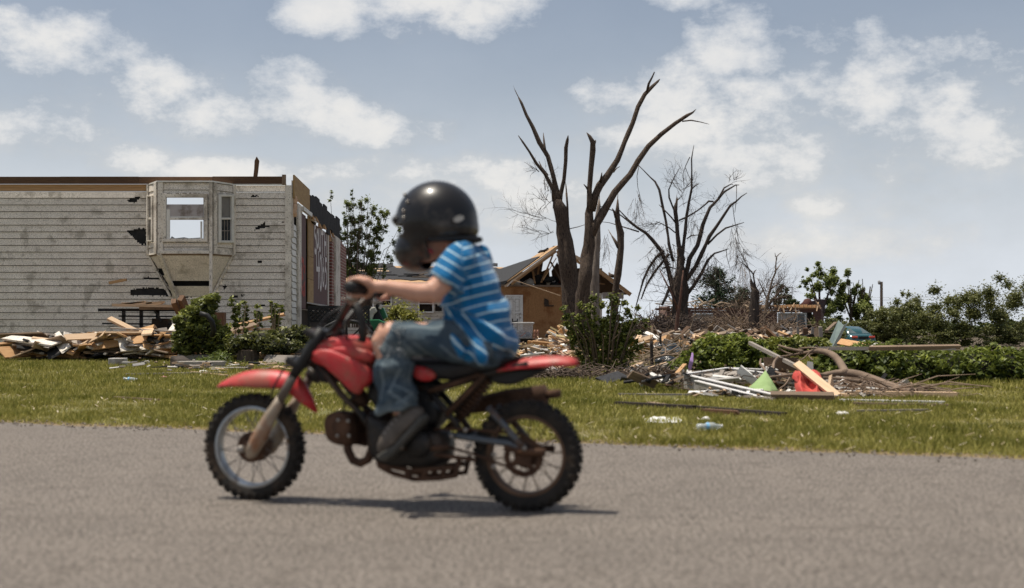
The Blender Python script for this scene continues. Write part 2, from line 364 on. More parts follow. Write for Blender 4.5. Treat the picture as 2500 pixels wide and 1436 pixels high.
def ground():
    xs = np.concatenate([np.linspace(-900,-60,12)[:-1], np.linspace(-60,60,61), np.linspace(60,900,12)[1:]])
    ys = np.concatenate([np.linspace(-60,0,7)[:-1], np.linspace(0,80,60), np.linspace(80,1500,18)[1:]])
    X, Y = np.meshgrid(xs, ys); Z = tz(X, Y); n = len(xs)
    mb = MB(); mb.v = list(zip(X.ravel(), Y.ravel(), Z.ravel()))
    for j in range(len(ys)-1):
        for i in range(n-1):
            a = j*n+i; mb.f.append((a, a+1, a+n+1, a+n)); mb.r.append(.5); mb.m.append(0 if ys[j] < 27 else 1)
    o = mb.build('ground', [M['soil'], M['dirt']], smooth=True, uv=False); tag(o, kind='structure')
ground()
def strip(name, m, d0, d1, z, kind, seg=160, wob=0.0, L0=-40, L1=40):
    mb = MB(); vs = []
    for i in range(seg+1):
        s_ = L0+(L1-L0)*i/seg; b = E0+RD*s_
        w = wob*(mnoise.noise(Vector((s_*1.7, d1, 0)))+.6*mnoise.noise(Vector((s_*6, d1, 3))))
        p, q = b+RN*d0, b+RN*(d1+w); vs += [(p.x,p.y,z),(q.x,q.y,z)]
    mb.add(vs, [(2*i, 2*i+2, 2*i+3, 2*i+1) for i in range(seg)])
    return tag(mb.build(name, m, uv=False), kind=kind)
strip('road', M['asphalt'], -11.0, -0.02, .008, 'structure', 2400, .09)
strip('road_verge', M['verge'], -.12, .22, .004, 'structure', 1200, .12)
def lawn_grass():
    V, Rn = [], []
    def blades(n, ymax, ymin, size, xr):
        y = rng.uniform(ymin**.5, ymax**.5, n*3)**2; x = rng.uniform(-1, 1, n*3)*(.56*y+.8)
        d = (x-E0.x)*RN.x+(y-E0.y)*RN.y
        pn = np.array([mnoise.noise(Vector((a*1.1, b*1.1, 0)))+.8*mnoise.noise(Vector((a*3.3, b*3.3, 5)))+.5*mnoise.noise(Vector((a*11, b*11, 7))) for a, b in zip(x, y)])
        keep = (d > -.02) & (rng.uniform(0, 1, n*3) < np.clip((d+.08)/.22, .12, 1)) & (rng.uniform(0,1,n*3) < .72+pn*.75)
        x, y, d, pn = x[keep][:n], y[keep][:n], d[keep][:n], pn[keep][:n]; k = len(x)
        z = tz(x, y); h = size*rng.uniform(.4, 1.25, k)*(.8+.35*pn)*np.clip(.45+d*2, .45, 1); th = rng.uniform(0, 2*np.pi, k); w = h*.11+.0012*y/6
        ln = rng.uniform(.1, .8, k)*h; la = rng.uniform(0, 2*np.pi, k)
        a = np.stack([x-np.cos(th)*w, y-np.sin(th)*w, z], 1); b = np.stack([x+np.cos(th)*w, y+np.sin(th)*w, z], 1)
        c = np.stack([x+np.cos(la)*ln, y+np.sin(la)*ln, z+h], 1)
        V.append(np.stack([a, b, c], 1).reshape(-1, 3)); Rn.append(np.clip(rng.normal(.45, .25, k)-pn*.42-np.clip(.3-d, 0, .3)*-1.2, 0, 1))
    blades(205000, 13.5, 6.0, .042, 6); blades(185000, 27.5, 13.0, .06, 12)
    m = mat('grass_blade', (.175,.175,.026), (.13,.14,.020), rndmix=(.46,.40,.12), scale=.9, rough=.6, spec=.25, transl=.3)
    o = np_build('grass', np.concatenate(V), 3, np.concatenate(Rn), m, off=Vector((0,0,0))); tag(o, kind='stuff', label='short dry green lawn grass beside the road')
lawn_grass()

def straw():
    n = 2200; y = rng.uniform(6.2**.5, 24**.5, n)**2; x = rng.uniform(-1, 1, n)*(.42*y); d = (x-E0.x)*RN.x+(y-E0.y)*RN.y; ok = d > .02; x, y = x[ok], y[ok]; k = len(x); th = rng.uniform(0, 6.28, k)
    l = rng.uniform(.006, .035, k); w = rng.uniform(.0015, .005, k); z = rng.uniform(.012, .04, k); c, s_ = np.cos(th), np.sin(th)
    q = [np.stack([x+c*l*a-s_*w*b, y+s_*l*a+c*w*b, z+a*.006], 1) for a, b in ((-1,-1),(1,-1),(1,1),(-1,1))]
    tag(np_build('straw_litter', np.stack(q, 1).reshape(-1,3), 4, rng.uniform(0,1,k), mat('straw', (.30,.24,.14), (.22,.17,.10), rndmix=(.46,.40,.29), scale=5, rough=.9), off=Vector((0,0,0))), 'straw, splinters and paper flecks scattered in the lawn', kind='stuff')
    n = 1500; s0 = rng.uniform(-7, 7, n); dd = rng.normal(0, .10, n); p = [E0+RD*float(a)+RN*float(b) for a, b in zip(s0, dd)]; mb = MB()
    for v in p: r_ = random.uniform(.002,.007); mb.rnd(); mb.box((v.x,v.y,.010+r_*.3), (r_*2,r_*1.6,r_), Matrix.Rotation(random.random()*3,3,'Z')@Matrix.Rotation(random.random(),3,'X'))
    tag(mb.build('gravel', mat('edge_gravel', (.17,.145,.12), (.09,.075,.06), rndmix=(.26,.22,.18), rough=.9), uv=False), 'loose gravel crumbs along the road edge', kind='stuff')
straw()
# ------------------------------------------------------------------ flat facets that details are laid on
class Facet:
    def __init__(s, a, b):                                            # a, b: ground points (x, y), b to the right of a as seen
        s.a, s.b = Vector((a[0], a[1], 0)), Vector((b[0], b[1], 0)); s.t = (s.b-s.a).normalized(); s.n = Vector((s.t.y, -s.t.x, 0)); s.len = (s.b-s.a).length
    def pt(s, px, py, off=0.0):
        o = Vector((0,0,H)); d = Vector(((px-CX)/F, 1, (HY-py)/F)); k = (s.a-o).dot(s.n)/d.dot(s.n); p = o+d*k
        return p+s.n*off
    def u(s, px): return (s.pt(px, HY)-s.a).dot(s.t)
    def at(s, u, z, off=0.0): p = s.a+s.t*u+s.n*off; return Vector((p.x, p.y, z))
    def box(s, mb, x0, y0, x1, y1, th, off=0.0):                      # picture rectangle made a slab standing off..off+th proud
        q = [s.pt(x0,y0,off), s.pt(x0,y1,off), s.pt(x1,y1,off), s.pt(x1,y0,off)]; mb.prism(q, s.n*th)
    def poly(s, mb, pts, th, off=0.0): mb.prism([s.pt(x,y,off) for x,y in pts], s.n*th)
    def frame(s, mb, x0, y0, x1, y1, w, th, off=0.0):                 # w in pixels
        s.box(mb,x0,y0,x1,y0+w,th,off); s.box(mb,x0,y1-w,x1,y1,th,off); s.box(mb,x0,y0+w,x0+w,y1-w,th,off); s.box(mb,x1-w,y0+w,x1,y1-w,th,off)
def inpoly(x, y, poly):
    c = False; j = len(poly)-1
    for i in range(len(poly)):
        xi, yi = poly[i]; xj, yj = poly[j]
        if (yi > y) != (yj > y) and x < (xj-xi)*(y-yi)/(yj-yi)+xi: c = not c
        j = i
    return c
def siding(f, mb, u0, u1, z0, z1, exp, holes=(), clip=None, cell=.022, lip=.017):
    nc = int(round((z1-z0)/exp)); sub = 5; nu = max(1, int((u1-u0)/cell)); o = Vector((0,0,H))
    for c in range(nc):
        zb = z0+c*(z1-z0)/nc; zt = z0+(c+1)*(z1-z0)/nc; mb.rnd()
        w1 = .004*mnoise.noise(Vector((c*3.1, u0, 0)))
        run = []
        for k in range(sub):
            za, zc = zb+(zt-.011-zb)*k/sub, zb+(zt-.011-zb)*(k+1)/sub; oa, oc = lip*(1-k/sub), lip*(1-(k+1)/sub); start = None
            for i in range(nu+1):
                ok = False
                if i < nu:
                    ok = True
                    if holes or clip:
                        p = f.at(u0+(u1-u0)*(i+.5)/nu, (za+zc)/2)-o; px, py = CX+F*p.x/p.y, HY-F*p.z/p.y
                        if clip and not inpoly(px, py, clip): ok = False
                        for h in holes:
                            if inpoly(px+1.5*mnoise.noise(Vector((px*.3,py*.3,0))), py+2.5*mnoise.noise(Vector((px*.2,py*.2,9))), h): ok = False; break
                if ok and start is None: start = i
                if (not ok or i-(start or 0) >= 120) and start is not None:
                    ua, ub = u0+(u1-u0)*start/nu, u0+(u1-u0)*i/nu
                    mb.add([f.at(ua,za,oa+w1), f.at(ub,za,oa+w1), f.at(ub,zc,oc+w1), f.at(ua,zc,oc+w1)], [(0,1,2,3)])
                    if k == 0: mb.add([f.at(ua,za,oa+w1), f.at(ub,za,oa+w1), f.at(ub,za,-.004), f.at(ua,za,-.004)], [(0,3,2,1)])
                    start = i if ok else None
DH = 26.5
def left_house():
    x = lambda px, D=DH: (px-CX)/F*D
    zt = lambda py, D=DH: H+(HY-py)/F*D
    FL = (x(-40), DH); FRc = (x(711), DH); farp = (x(838,39.3), 39.3)
    fr = Facet(FL, FRc); sd = Facet(FRc, farp)
    hs = empty('siding_house', (x(420), DH+5, 0), 'roofless house with dirty pale siding, bay window and spray painted side wall', 'house')
    # hidden structure: sheathing behind the siding with the same openings, inner walls, floor
    zT = zt(467); zT2 = zt(452); zB = zt(845)
    holes = [[(310,563),(357,557),(358,598),(343,597),(330,584),(318,574)], [(308,487),(335,484),(334,495),(314,494)],[(330,480),(342,480),(341,488),(330,487)],
             [(318,708),(355,702),(372,702),(400,706),(498,712),(500,724),(395,722),(318,721)], [(348,676),(390,678),(392,682),(350,680)],
             [(625,556),(638,549),(648,540),(648,550),(664,550),(652,556),(640,558),(622,563)], [(540,620),(545,616),(548,625),(540,628)],[(543,700),(552,694),(555,700),(546,708)],
             [(564,722),(582,720),(580,727),(566,728)],[(590,720),(597,719),(598,723),(590,724)],[(612,477),(630,478),(632,481),(612,481)],[(634,745),(648,743),(648,749),(634,748)],[(628,636),(640,639),(640,643),(628,641)],[(685,541),(692,540),(690,546)]]
    bayclip = [(362,440),(572,440),(573,622),(516,722),(430,728),(362,622)]
    mb = MB(); u1 = fr.u(704)
    siding(fr, mb, 0, fr.u(364), zB, zT, .135, holes+[bayclip])
    siding(fr, mb, fr.u(364), u1, zB, zT2, .135, holes+[bayclip])
    mb.build('front_siding', M['siding'], hs)
    mb = MB(); back = []
    def slab_with_hole(f, mb, u0, u1, z0, z1, hu0, hu1, hz0, hz1, off, th):
        for (a,b,c,d) in ((u0,u1,z0,hz0),(u0,u1,hz1,z1),(u0,hu0,hz0,hz1),(hu1,u1,hz0,hz1)):
            if b-a > .005 and d-c > .005: mb.prism([f.at(a,c,off),f.at(b,c,off),f.at(b,d,off),f.at(a,d,off)], f.n*th)
    slab_with_hole(fr, mb, 0, fr.len-.02, zB-.5, zT-.02, fr.u(372), fr.u(560), zt(600), zT-.02, -.14, .12)
    mb.build('wall_sheathing', M['felt'], hs)
    mb = MB(); fr.box(mb, 565, 453, 703, 468, .05, -.075); mb.build('wall_header', M['lumber_old'], hs)
    mb = MB(); fr.box(mb, -40, 467.5, 371, 471, .05, -.075); mb.build('wall_header', M['lumber_old'], hs)
    # wall plates and rim beam over the front
    mb = MB(); fr.box(mb, -40, 450, 366, 458.5, .09, -.1); mb.rnd(); fr.box(mb, -40, 459, 366, 466, .09, -.1); mb.build('wall_plate', M['lumber'], hs)
    mb = MB()
    for a, b in ((-40,150),(150.4,340),(340.4,520),(520.4,694)): mb.rnd(); fr.box(mb, a, 432+random.uniform(-.6,.6), b, 449.6, .045, .012)
    mb.build('rim_beam', M['beam'], hs)
    mb = MB(); fr.box(mb, 690, 427.5, 699, 452, .06, .02); mb.build('beam_end_block', M['lumber_old'], hs)
    mb = MB(); fr.box(mb, 560, 449.8, 700, 453, .02, .03); mb.build('edge_flashing', M['white_trim'], hs)
    mb = MB(); fr.box(mb, 697, 453, 712.2, 836, .03, .018); 
    mb.build('corner_board', M['trim'], hs)
    # bay window
    DB = DH-.55; bay = empty_part('bay_window', hs)
    lf = Facet((x(361), DH), (x(385.5,DB), DB)); cf = Facet((x(385.5,DB), DB), (x(519,DB), DB)); rf = Facet((x(519,DB), DB), (x(572), DH))
    bz0, bz1 = zt(620,DB), zt(446,DB)
    mb = MB()
    siding(cf, mb, 0, cf.len, bz0, bz1, .135, [[(399,473),(509,473),(509,592),(399,592)]])
    siding(lf, mb, 0, lf.len, bz0, bz1, .135, [[(364.5,477),(378.5,477),(378.5,590),(364.5,590)]], cell=.02)
    siding(rf, mb, 0, rf.len, bz0, bz1, .135, [[(530,474),(566,474),(566,592),(530,592)]], cell=.02)
    mb.build('bay_siding', M['siding'], bay)
    mb = MB()
    slab_with_hole(cf, mb, 0, cf.len, bz0, bz1, cf.u(405), cf.u(496), zt(584,DB), zt(482,DB), -.07, .05)
    for f, a, b, c, d, dd in ((lf,366,378,480,588,DH-.2),(rf,533,563,478,590,DH-.25)): slab_with_hole(f, mb, 0, f.len, bz0, bz1, f.u(a), f.u(b), f.pt(a,d).z, f.pt(a,c).z, -.07, .05)
    mb.build('bay_sheathing', M['drywall'], bay)
    mb = MB()
    cf.box(mb, 386, 446, 399, 620, .02, .018); cf.box(mb, 512, 446, 519.5, 720, .022, .02); rf.box(mb, 519.8, 446, 527, 620, .02, .018); rf.box(mb, 567.5, 452, 572.5, 622, .02, .018); lf.box(mb, 361.5, 452, 364.5, 622, .02, .018); lf.box(mb, 379.5, 446, 385.2, 620, .02, .018)
    cf.box(mb, 386, 612, 511.5, 619.5, .028, .02); mb.build('bay_trim', M['trim'], bay)
    mb = MB(); mb.prism([(x(360),DH+.02,bz1+.005),(x(384.5,DB),DB-.05,bz1+.005),(x(520,DB),DB-.05,bz1+.005),(x(574),DH+.02,bz1+.005)], (0,0,.03)); mb.build('bay_cap', M['white_trim'], bay)
    mb = MB(); mb.prism([(x(362),DH,bz0-.03),(x(385.5,DB),DB,bz0-.03),(x(519,DB),DB,bz0-.03),(x(572),DH,bz0-.03)], (0,0,.028)); mb.build('bay_floor', M['lumber_old'], bay)
    # receding underside with corner ribs
    low = Vector((x(432), DH-.02, zt(724))), Vector((x(514), DH-.02, zt(724)))
    t0 = [cf.pt(387,621), cf.pt(518,621)]; wl, wr = fr.pt(362,621), fr.pt(571,621)
    mb = MB(); mb.rnd()
    def strips(a, b, c, d, n, skip=()):                               # top edge a-b, bottom edge c-d
        for k in range(n):
            if k in skip: continue
            mb.rnd(); p, q, r, s_ = a.lerp(c,k/n), b.lerp(d,k/n), b.lerp(d,(k+1)/n), a.lerp(c,(k+1)/n); e = Vector((0,-.008,0)); mb.add([p,q,r+e,s_+e,s_], [(0,1,2,3),(3,2,4)])
    strips(t0[0], t0[1], low[0], low[1], 8, (5,)); strips(wl, t0[0], low[0], low[0]+Vector((.01,0,0)), 6, (2,)); strips(t0[1], wr, low[1], low[1]+Vector((.01,0,0)), 6)
    mb.build('bay_underside', M['siding'], bay)
    mb = MB()
    mb.bar(t0[0]+Vector((.02,-.02,0)), low[0]+Vector((.02,-.02,-.1)), .09, .05); mb.build('bay_rib', M['trim'], bay)
    mb = MB(); mb.rnd(); mb.bar(wl+Vector((0,-.03,0)), low[0]+Vector((-.12,-.03,0)), .06, .04); mb.build('bay_rib', M['trim'], bay)
    mb = MB(); mb.rnd(); mb.bar(wr+Vector((0,-.03,0)), low[1]+Vector((.02,-.03,-.05)), .06, .04); mb.build('bay_rib', M['trim'], bay)
    def window(f, x0, y0, x1, y1, fw, ym, glass, sash=None, par=bay):
        w = empty_part('window', par); mb = MB(); f.frame(mb, x0, y0, x1, y1, fw, .05, .015); f.box(mb, x0+fw, ym-2.4, x1-fw, ym+2.4, .035, .012); mb.build('window_frame', M['white_trim'] if f is rf else M['trim'], w, bevel=.004)
        for (a, b, g) in glass:
            mb = MB(); f.box(mb, x0+fw, a, x1-fw, b, .008, .004); mb.build('pane', g, w)
        return w
    w = window(cf, 399, 474, 508, 591, 8, 534, [])
    mb = MB(); cf.box(mb, 408, 512, 416, 583, .03, .02); cf.box(mb, 416, 529, 494, 532.5, .03, .0); cf.box(mb, 490, 541, 494, 583, .03, .0); mb.build('sash_rail', M['white_trim'], w)
    mb = MB(); cf.poly(mb, [(416,583),(420,577),(428,582),(450,579.5),(462,582),(494,580),(494,583.5),(416,583.5)], .006, .01); mb.build('broken_glass_edge', M['glass_pale'], w)
    window(rf, 529.5, 475, 566, 593, 5.5, 534, [(480.5,531.6,M['glass_pale']),(536.4,587.5,M['glass'])])
    mb = MB(); 
    for k in (546,553): rf.box(mb, k, 537, k+1, 587, .006, .014)
    rf.box(mb, 536, 563, 561, 564.5, .006, .014); mb.build('security_grille', M['lumber_grey'], bay)
    window(lf, 364.8, 478, 378.2, 590, 2.6, 534, [(480.6,531.6,M['glass_pale']),(536.4,587.4,M['glass'])])
    # back wall with an opening to the sky, floor, cross wall
    bw = Facet((x(-40,36), 36), (x(720,36), 36)); mb = MB()
    slab_with_hole(bw, mb, 0, bw.len, .9, zt(500,36), bw.u(395), bw.u(508), zt(600,36), zt(537,36), 0, .1); mb.build('back_wall_inner', M['drywall'], hs)
    mb = MB(); bw.box(mb, 200, 482, 620, 491.5, .05, 1.2); mb.rnd(); bw.box(mb, 200, 478, 620, 481, .05, 1.9); mb.build('ceiling_joist', M['lumber'], hs)
    mb = MB(); mb.prism([(x(-40),DH+.1,.9),(x(700),DH+.1,.9),(x(700,36),35.9,.9),(x(-40,36),35.9,.9)], (0,0,.12)); mb.build('house_floor', M['lumber_old'], hs)
    # side wall
    so = lambda px0, y0, px1, y1, zoff=0: None
    def sbox(mb, x0, x1, z0, z1, th, off=0.0, dz=0.0):
        a, b = sd.u(x0), sd.u(x1); mb.prism([sd.at(a,z0,off),sd.at(b,z0,off),sd.at(b,z1+dz,off),sd.at(a,z1,off)], sd.n*th)
    ztop = zt(430)
    mb = MB(); sbox(mb, 711.5, 838, 1.0, 3.05, .1, -.13); mb.build('side_sheathing', M['felt'], hs)
    mb = MB(); mb.rnd(); siding(sd, mb, .05, sd.u(722.5), zt(845), 2.72, .135, cell=.02); mb.build('side_siding', M['white_trim'], hs)
    mb = MB(); sbox(mb, 711.5, 715, zt(470)-.9, zt(470)+.25, .02, .0); sbox(mb, 723, 730.5, .55, 3.18, .05, .0); sbox(mb, 730.8, 735, 3.05, 3.12, .03, 0); mb.build('door_casing', M['trim'], hs)
    mb = MB()
    for k in range(9): mb.box(sd.at(.25+random.uniform(-.12,.12), 3.0+random.uniform(-.14,.22), .03), (.10,.12,.12), Matrix.Rotation(random.random()*3, 3, 'Z'))
    mb.build('torn_insulation', mat('insulation', (.62,.42,.28), (.5,.33,.24), scale=14, rough=1, bump=.02), hs, bevel=.03)
    mb = MB()
    for a, b in ((711.5,733),(733.2,750)): mb.rnd(); sbox(mb, a, b, 3.22, ztop+.03, .03, .03)
    mb.build('plywood_fascia', M['ply'], hs)
    mb = MB(); a = 750.2
    random.seed(5)
    while a < 824: b = min(a+random.uniform(4,9), 825); mb.rnd(); zz = 3.12+random.uniform(-.13,.04); sbox(mb, a, b, zz, ztop-random.uniform(-.03,.09), .035, .03); a = b+.15
    mb.build('torn_roof_felt', M['felt'], hs)
    for a, b, z in ((752,757,3.06),(760,768,3.09),(769,776,3.0),(781,786,3.06),(803,807,3.02)): mb = MB(); mb.rnd(); sbox(mb, a, b, z-.03, z+.06, .05, .07, -.08); mb.build('splintered_batten', M['lumber'], hs)
    mb = MB(); 
    for a, b in ((730.8,741),(741.3,752)): mb.rnd(); sbox(mb, a, b, 3.08, 3.17, .06, .04)
    mb.rnd(); sbox(mb, 752.3, 763, 3.02, 3.10, .05, .05); mb.build('white_gutter', M['white_trim'], hs)
    mb = MB(); sbox(mb, 731, 744.5, 1.0, 3.05, .02, .0); sbox(mb, 763.2, 797, 1.12, 3.02, .02, .0); mb.build('maroon_board', M['panel'], hs)
    mb = MB(); sbox(mb, 745, 749.5, 1.0, 2.95, .02, -.06); mb.build('dark_gap', M['dark'], hs)
    mb = MB(); 
    for a, b in ((1.12,1.68),(1.69,2.2),(2.21,3.1)): mb.rnd(); sbox(mb, 749.8, 762.9, a, b, .025, .0)
    mb.build('plywood_sheet', M['ply'], hs)
    mb = MB(); sbox(mb, 797.3, 799.6, 1.05, 3.1, .04, .0); mb.build('corner_bead', M['trim'], hs)
    mb = MB(); sbox(mb, 808.5, 820.5, 1.05, 3.05, .10, .02); mb.build('white_post', M['trim'], hs)
    bk = bpy.data.materials.new('red_brick'); bk.use_nodes = True; t = bk.node_tree; bt = t.nodes.new('ShaderNodeTexBrick'); u = t.nodes.new('ShaderNodeTexCoord'); t.links.new(u.outputs['UV'], bt.inputs['Vector'])
    bt.inputs['Scale'].default_value = 1; bt.inputs['Brick Width'].default_value = .22; bt.inputs['Row Height'].default_value = .085; bt.inputs['Mortar Size'].default_value = .010; bt.inputs['Color1'].default_value = (.24,.065,.045,1); bt.inputs['Color2'].default_value = (.11,.045,.035,1); bt.inputs['Mortar'].default_value = (.40,.34,.29,1); bt.inputs['Bias'].default_value = -.2
    t.links.new(bt.outputs['Color'], t.nodes['Principled BSDF'].inputs['Base Color']); t.nodes['Principled BSDF'].inputs['Roughness'].default_value = .9; M['brick'] = bk
    def flatuv(o):                                                    # bricks run along the wall
        uvl = o.data.uv_layers[0].data; 
        for l in o.data.loops: c = o.data.vertices[l.vertex_index].co; uvl[l.index].uv = (Vector((c.x,c.y,0)).dot(sd.t), c.z)
    mb = MB(); sbox(mb, 801.8, 807, 1.0, 2.85, .09, .0); o = mb.build('brick_wall', M['brick'], hs); flatuv(o)
    mb = MB(); sbox(mb, 822.5, 838, 1.0, 3.05, .09, .0, -.12); o = mb.build('brick_wall', M['brick'], hs); flatuv(o)
    mb = MB(); sbox(mb, 807.2, 808.3, 1.0, 2.9, .03, .0); sbox(mb, 803, 806.5, 2.86, 3.2, .05, -.02); mb.build('exposed_stud', M['lumber'], hs)
    # spray paint: SOUTH over 4065
    mb = MB(); U0, U1 = sd.u(764), sd.u(796); LW = (U1-U0)
    def stroke(pts, w, zsc=1):
        q = [(U0+LW*a, z) for a, z in pts]
        for (a, b) in zip(q[:-1], q[1:]):
            d = Vector((b[0]-a[0], b[1]-a[1])); 
            if d.length < 1e-4: continue
            n_ = Vector((-d.y, d.x)).normalized()*w/2; e = d.normalized()*w*.3
            A, B = Vector(a)-e, Vector(b)+e
            mb.add([sd.at(c[0], c[1], .0232+.0012*random.random()) for c in (A-n_, B-n_, B+n_, A+n_)], [(0,1,2,3)])
    def arc(cu, cz, ru, rz, a0, a1, n=14): return [(cu+ru*math.cos(R(a0+(a1-a0)*k/n)), cz+rz*math.sin(R(a0+(a1-a0)*k/n))) for k in range(n+1)]
    w = .12
    stroke(arc(.10,2.86,.055,.12,60,270)+arc(.10,2.55,.06,.18,90,-130), w)
    stroke(arc(.265,2.72,.055,.20,0,360), w)
    stroke([(.36,2.96),(.365,2.6)]+arc(.43,2.6,.06,.12,180,360)+[(.49,2.96)], w)
    stroke([(.62,2.98),(.62,2.35)], w); stroke([(.545,2.93),(.70,2.96)], w)
    stroke([(.79,2.98),(.79,2.4)], w); stroke([(.93,2.98),(.93,2.45)], w); stroke([(.79,2.72),(.93,2.72)], w)
    stroke([(.18,2.42),(.19,1.98),(.40,2.0)], w); stroke([(.335,2.40),(.33,1.55)], w)
    stroke(arc(.50,1.93,.075,.40,0,360,22), w); stroke([(.70,2.30),(.655,2.0)]+arc(.70,1.85,.06,.20,180,540,18), w)
    stroke([(.965,2.32),(.86,2.32),(.85,2.02)]+arc(.875,1.84,.085,.24,110,-110,14), w)
    mb.build('spray_paint_lettering', mat('white_spray_paint', (.74,.72,.70), (.52,.47,.46), scale=9, rough=.7), hs, fixn=False, uv=False)
    mb = MB(); random.seed(8)
    for k in range(14):
        u_ = sd.u(732+random.uniform(0,9)); z = random.uniform(1.3,2.05); q = [sd.at(u_+random.uniform(-.05,.05)+random.uniform(.02,.2)*c, z+random.uniform(.02,.14)*s_, .0235) for c, s_ in ((-1,-1),(1,-1),(1,1),(-1,1))]; mb.add(q, [(0,1,2,3)])
    mb.build('red_spray_mark', mat('red_spray', (.42,.05,.035), (.25,.05,.045), scale=14, rough=.7), hs, fixn=False, uv=False)
    # sill shelf below the panel, dark skirting
    mb = MB(); a, b = sd.at(sd.u(749),1.13,0), sd.at(sd.u(797),1.13,0); mb.prism([a, b, b+sd.n*.10-Vector((0,0,.03)), a+sd.n*.5-Vector((0,0,.09))], (0,0,.03)); mb.build('porch_shelf', M['white_trim'], hs)
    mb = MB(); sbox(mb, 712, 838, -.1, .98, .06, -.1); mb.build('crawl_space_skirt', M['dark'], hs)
    # board left standing on the wall
    mb = MB(); fr.poly(mb, [(616,447),(620,412),(621,392),(626,382),(632,392),(629,420),(625,447)], .04, -.06); tag(mb.build('splintered_board', M['beam']), 'lone splintered board sticking up above the roofless siding house wall', 'board')
    mb = MB(); mb.bar((x(276), DH-.25, zt(692)), (x(317), DH-.25, zt(684)), .09, .05); tag(mb.build('broken_board', M['lumber']), 'short orange board end poking out left of the bay window base', 'board')
left_house()
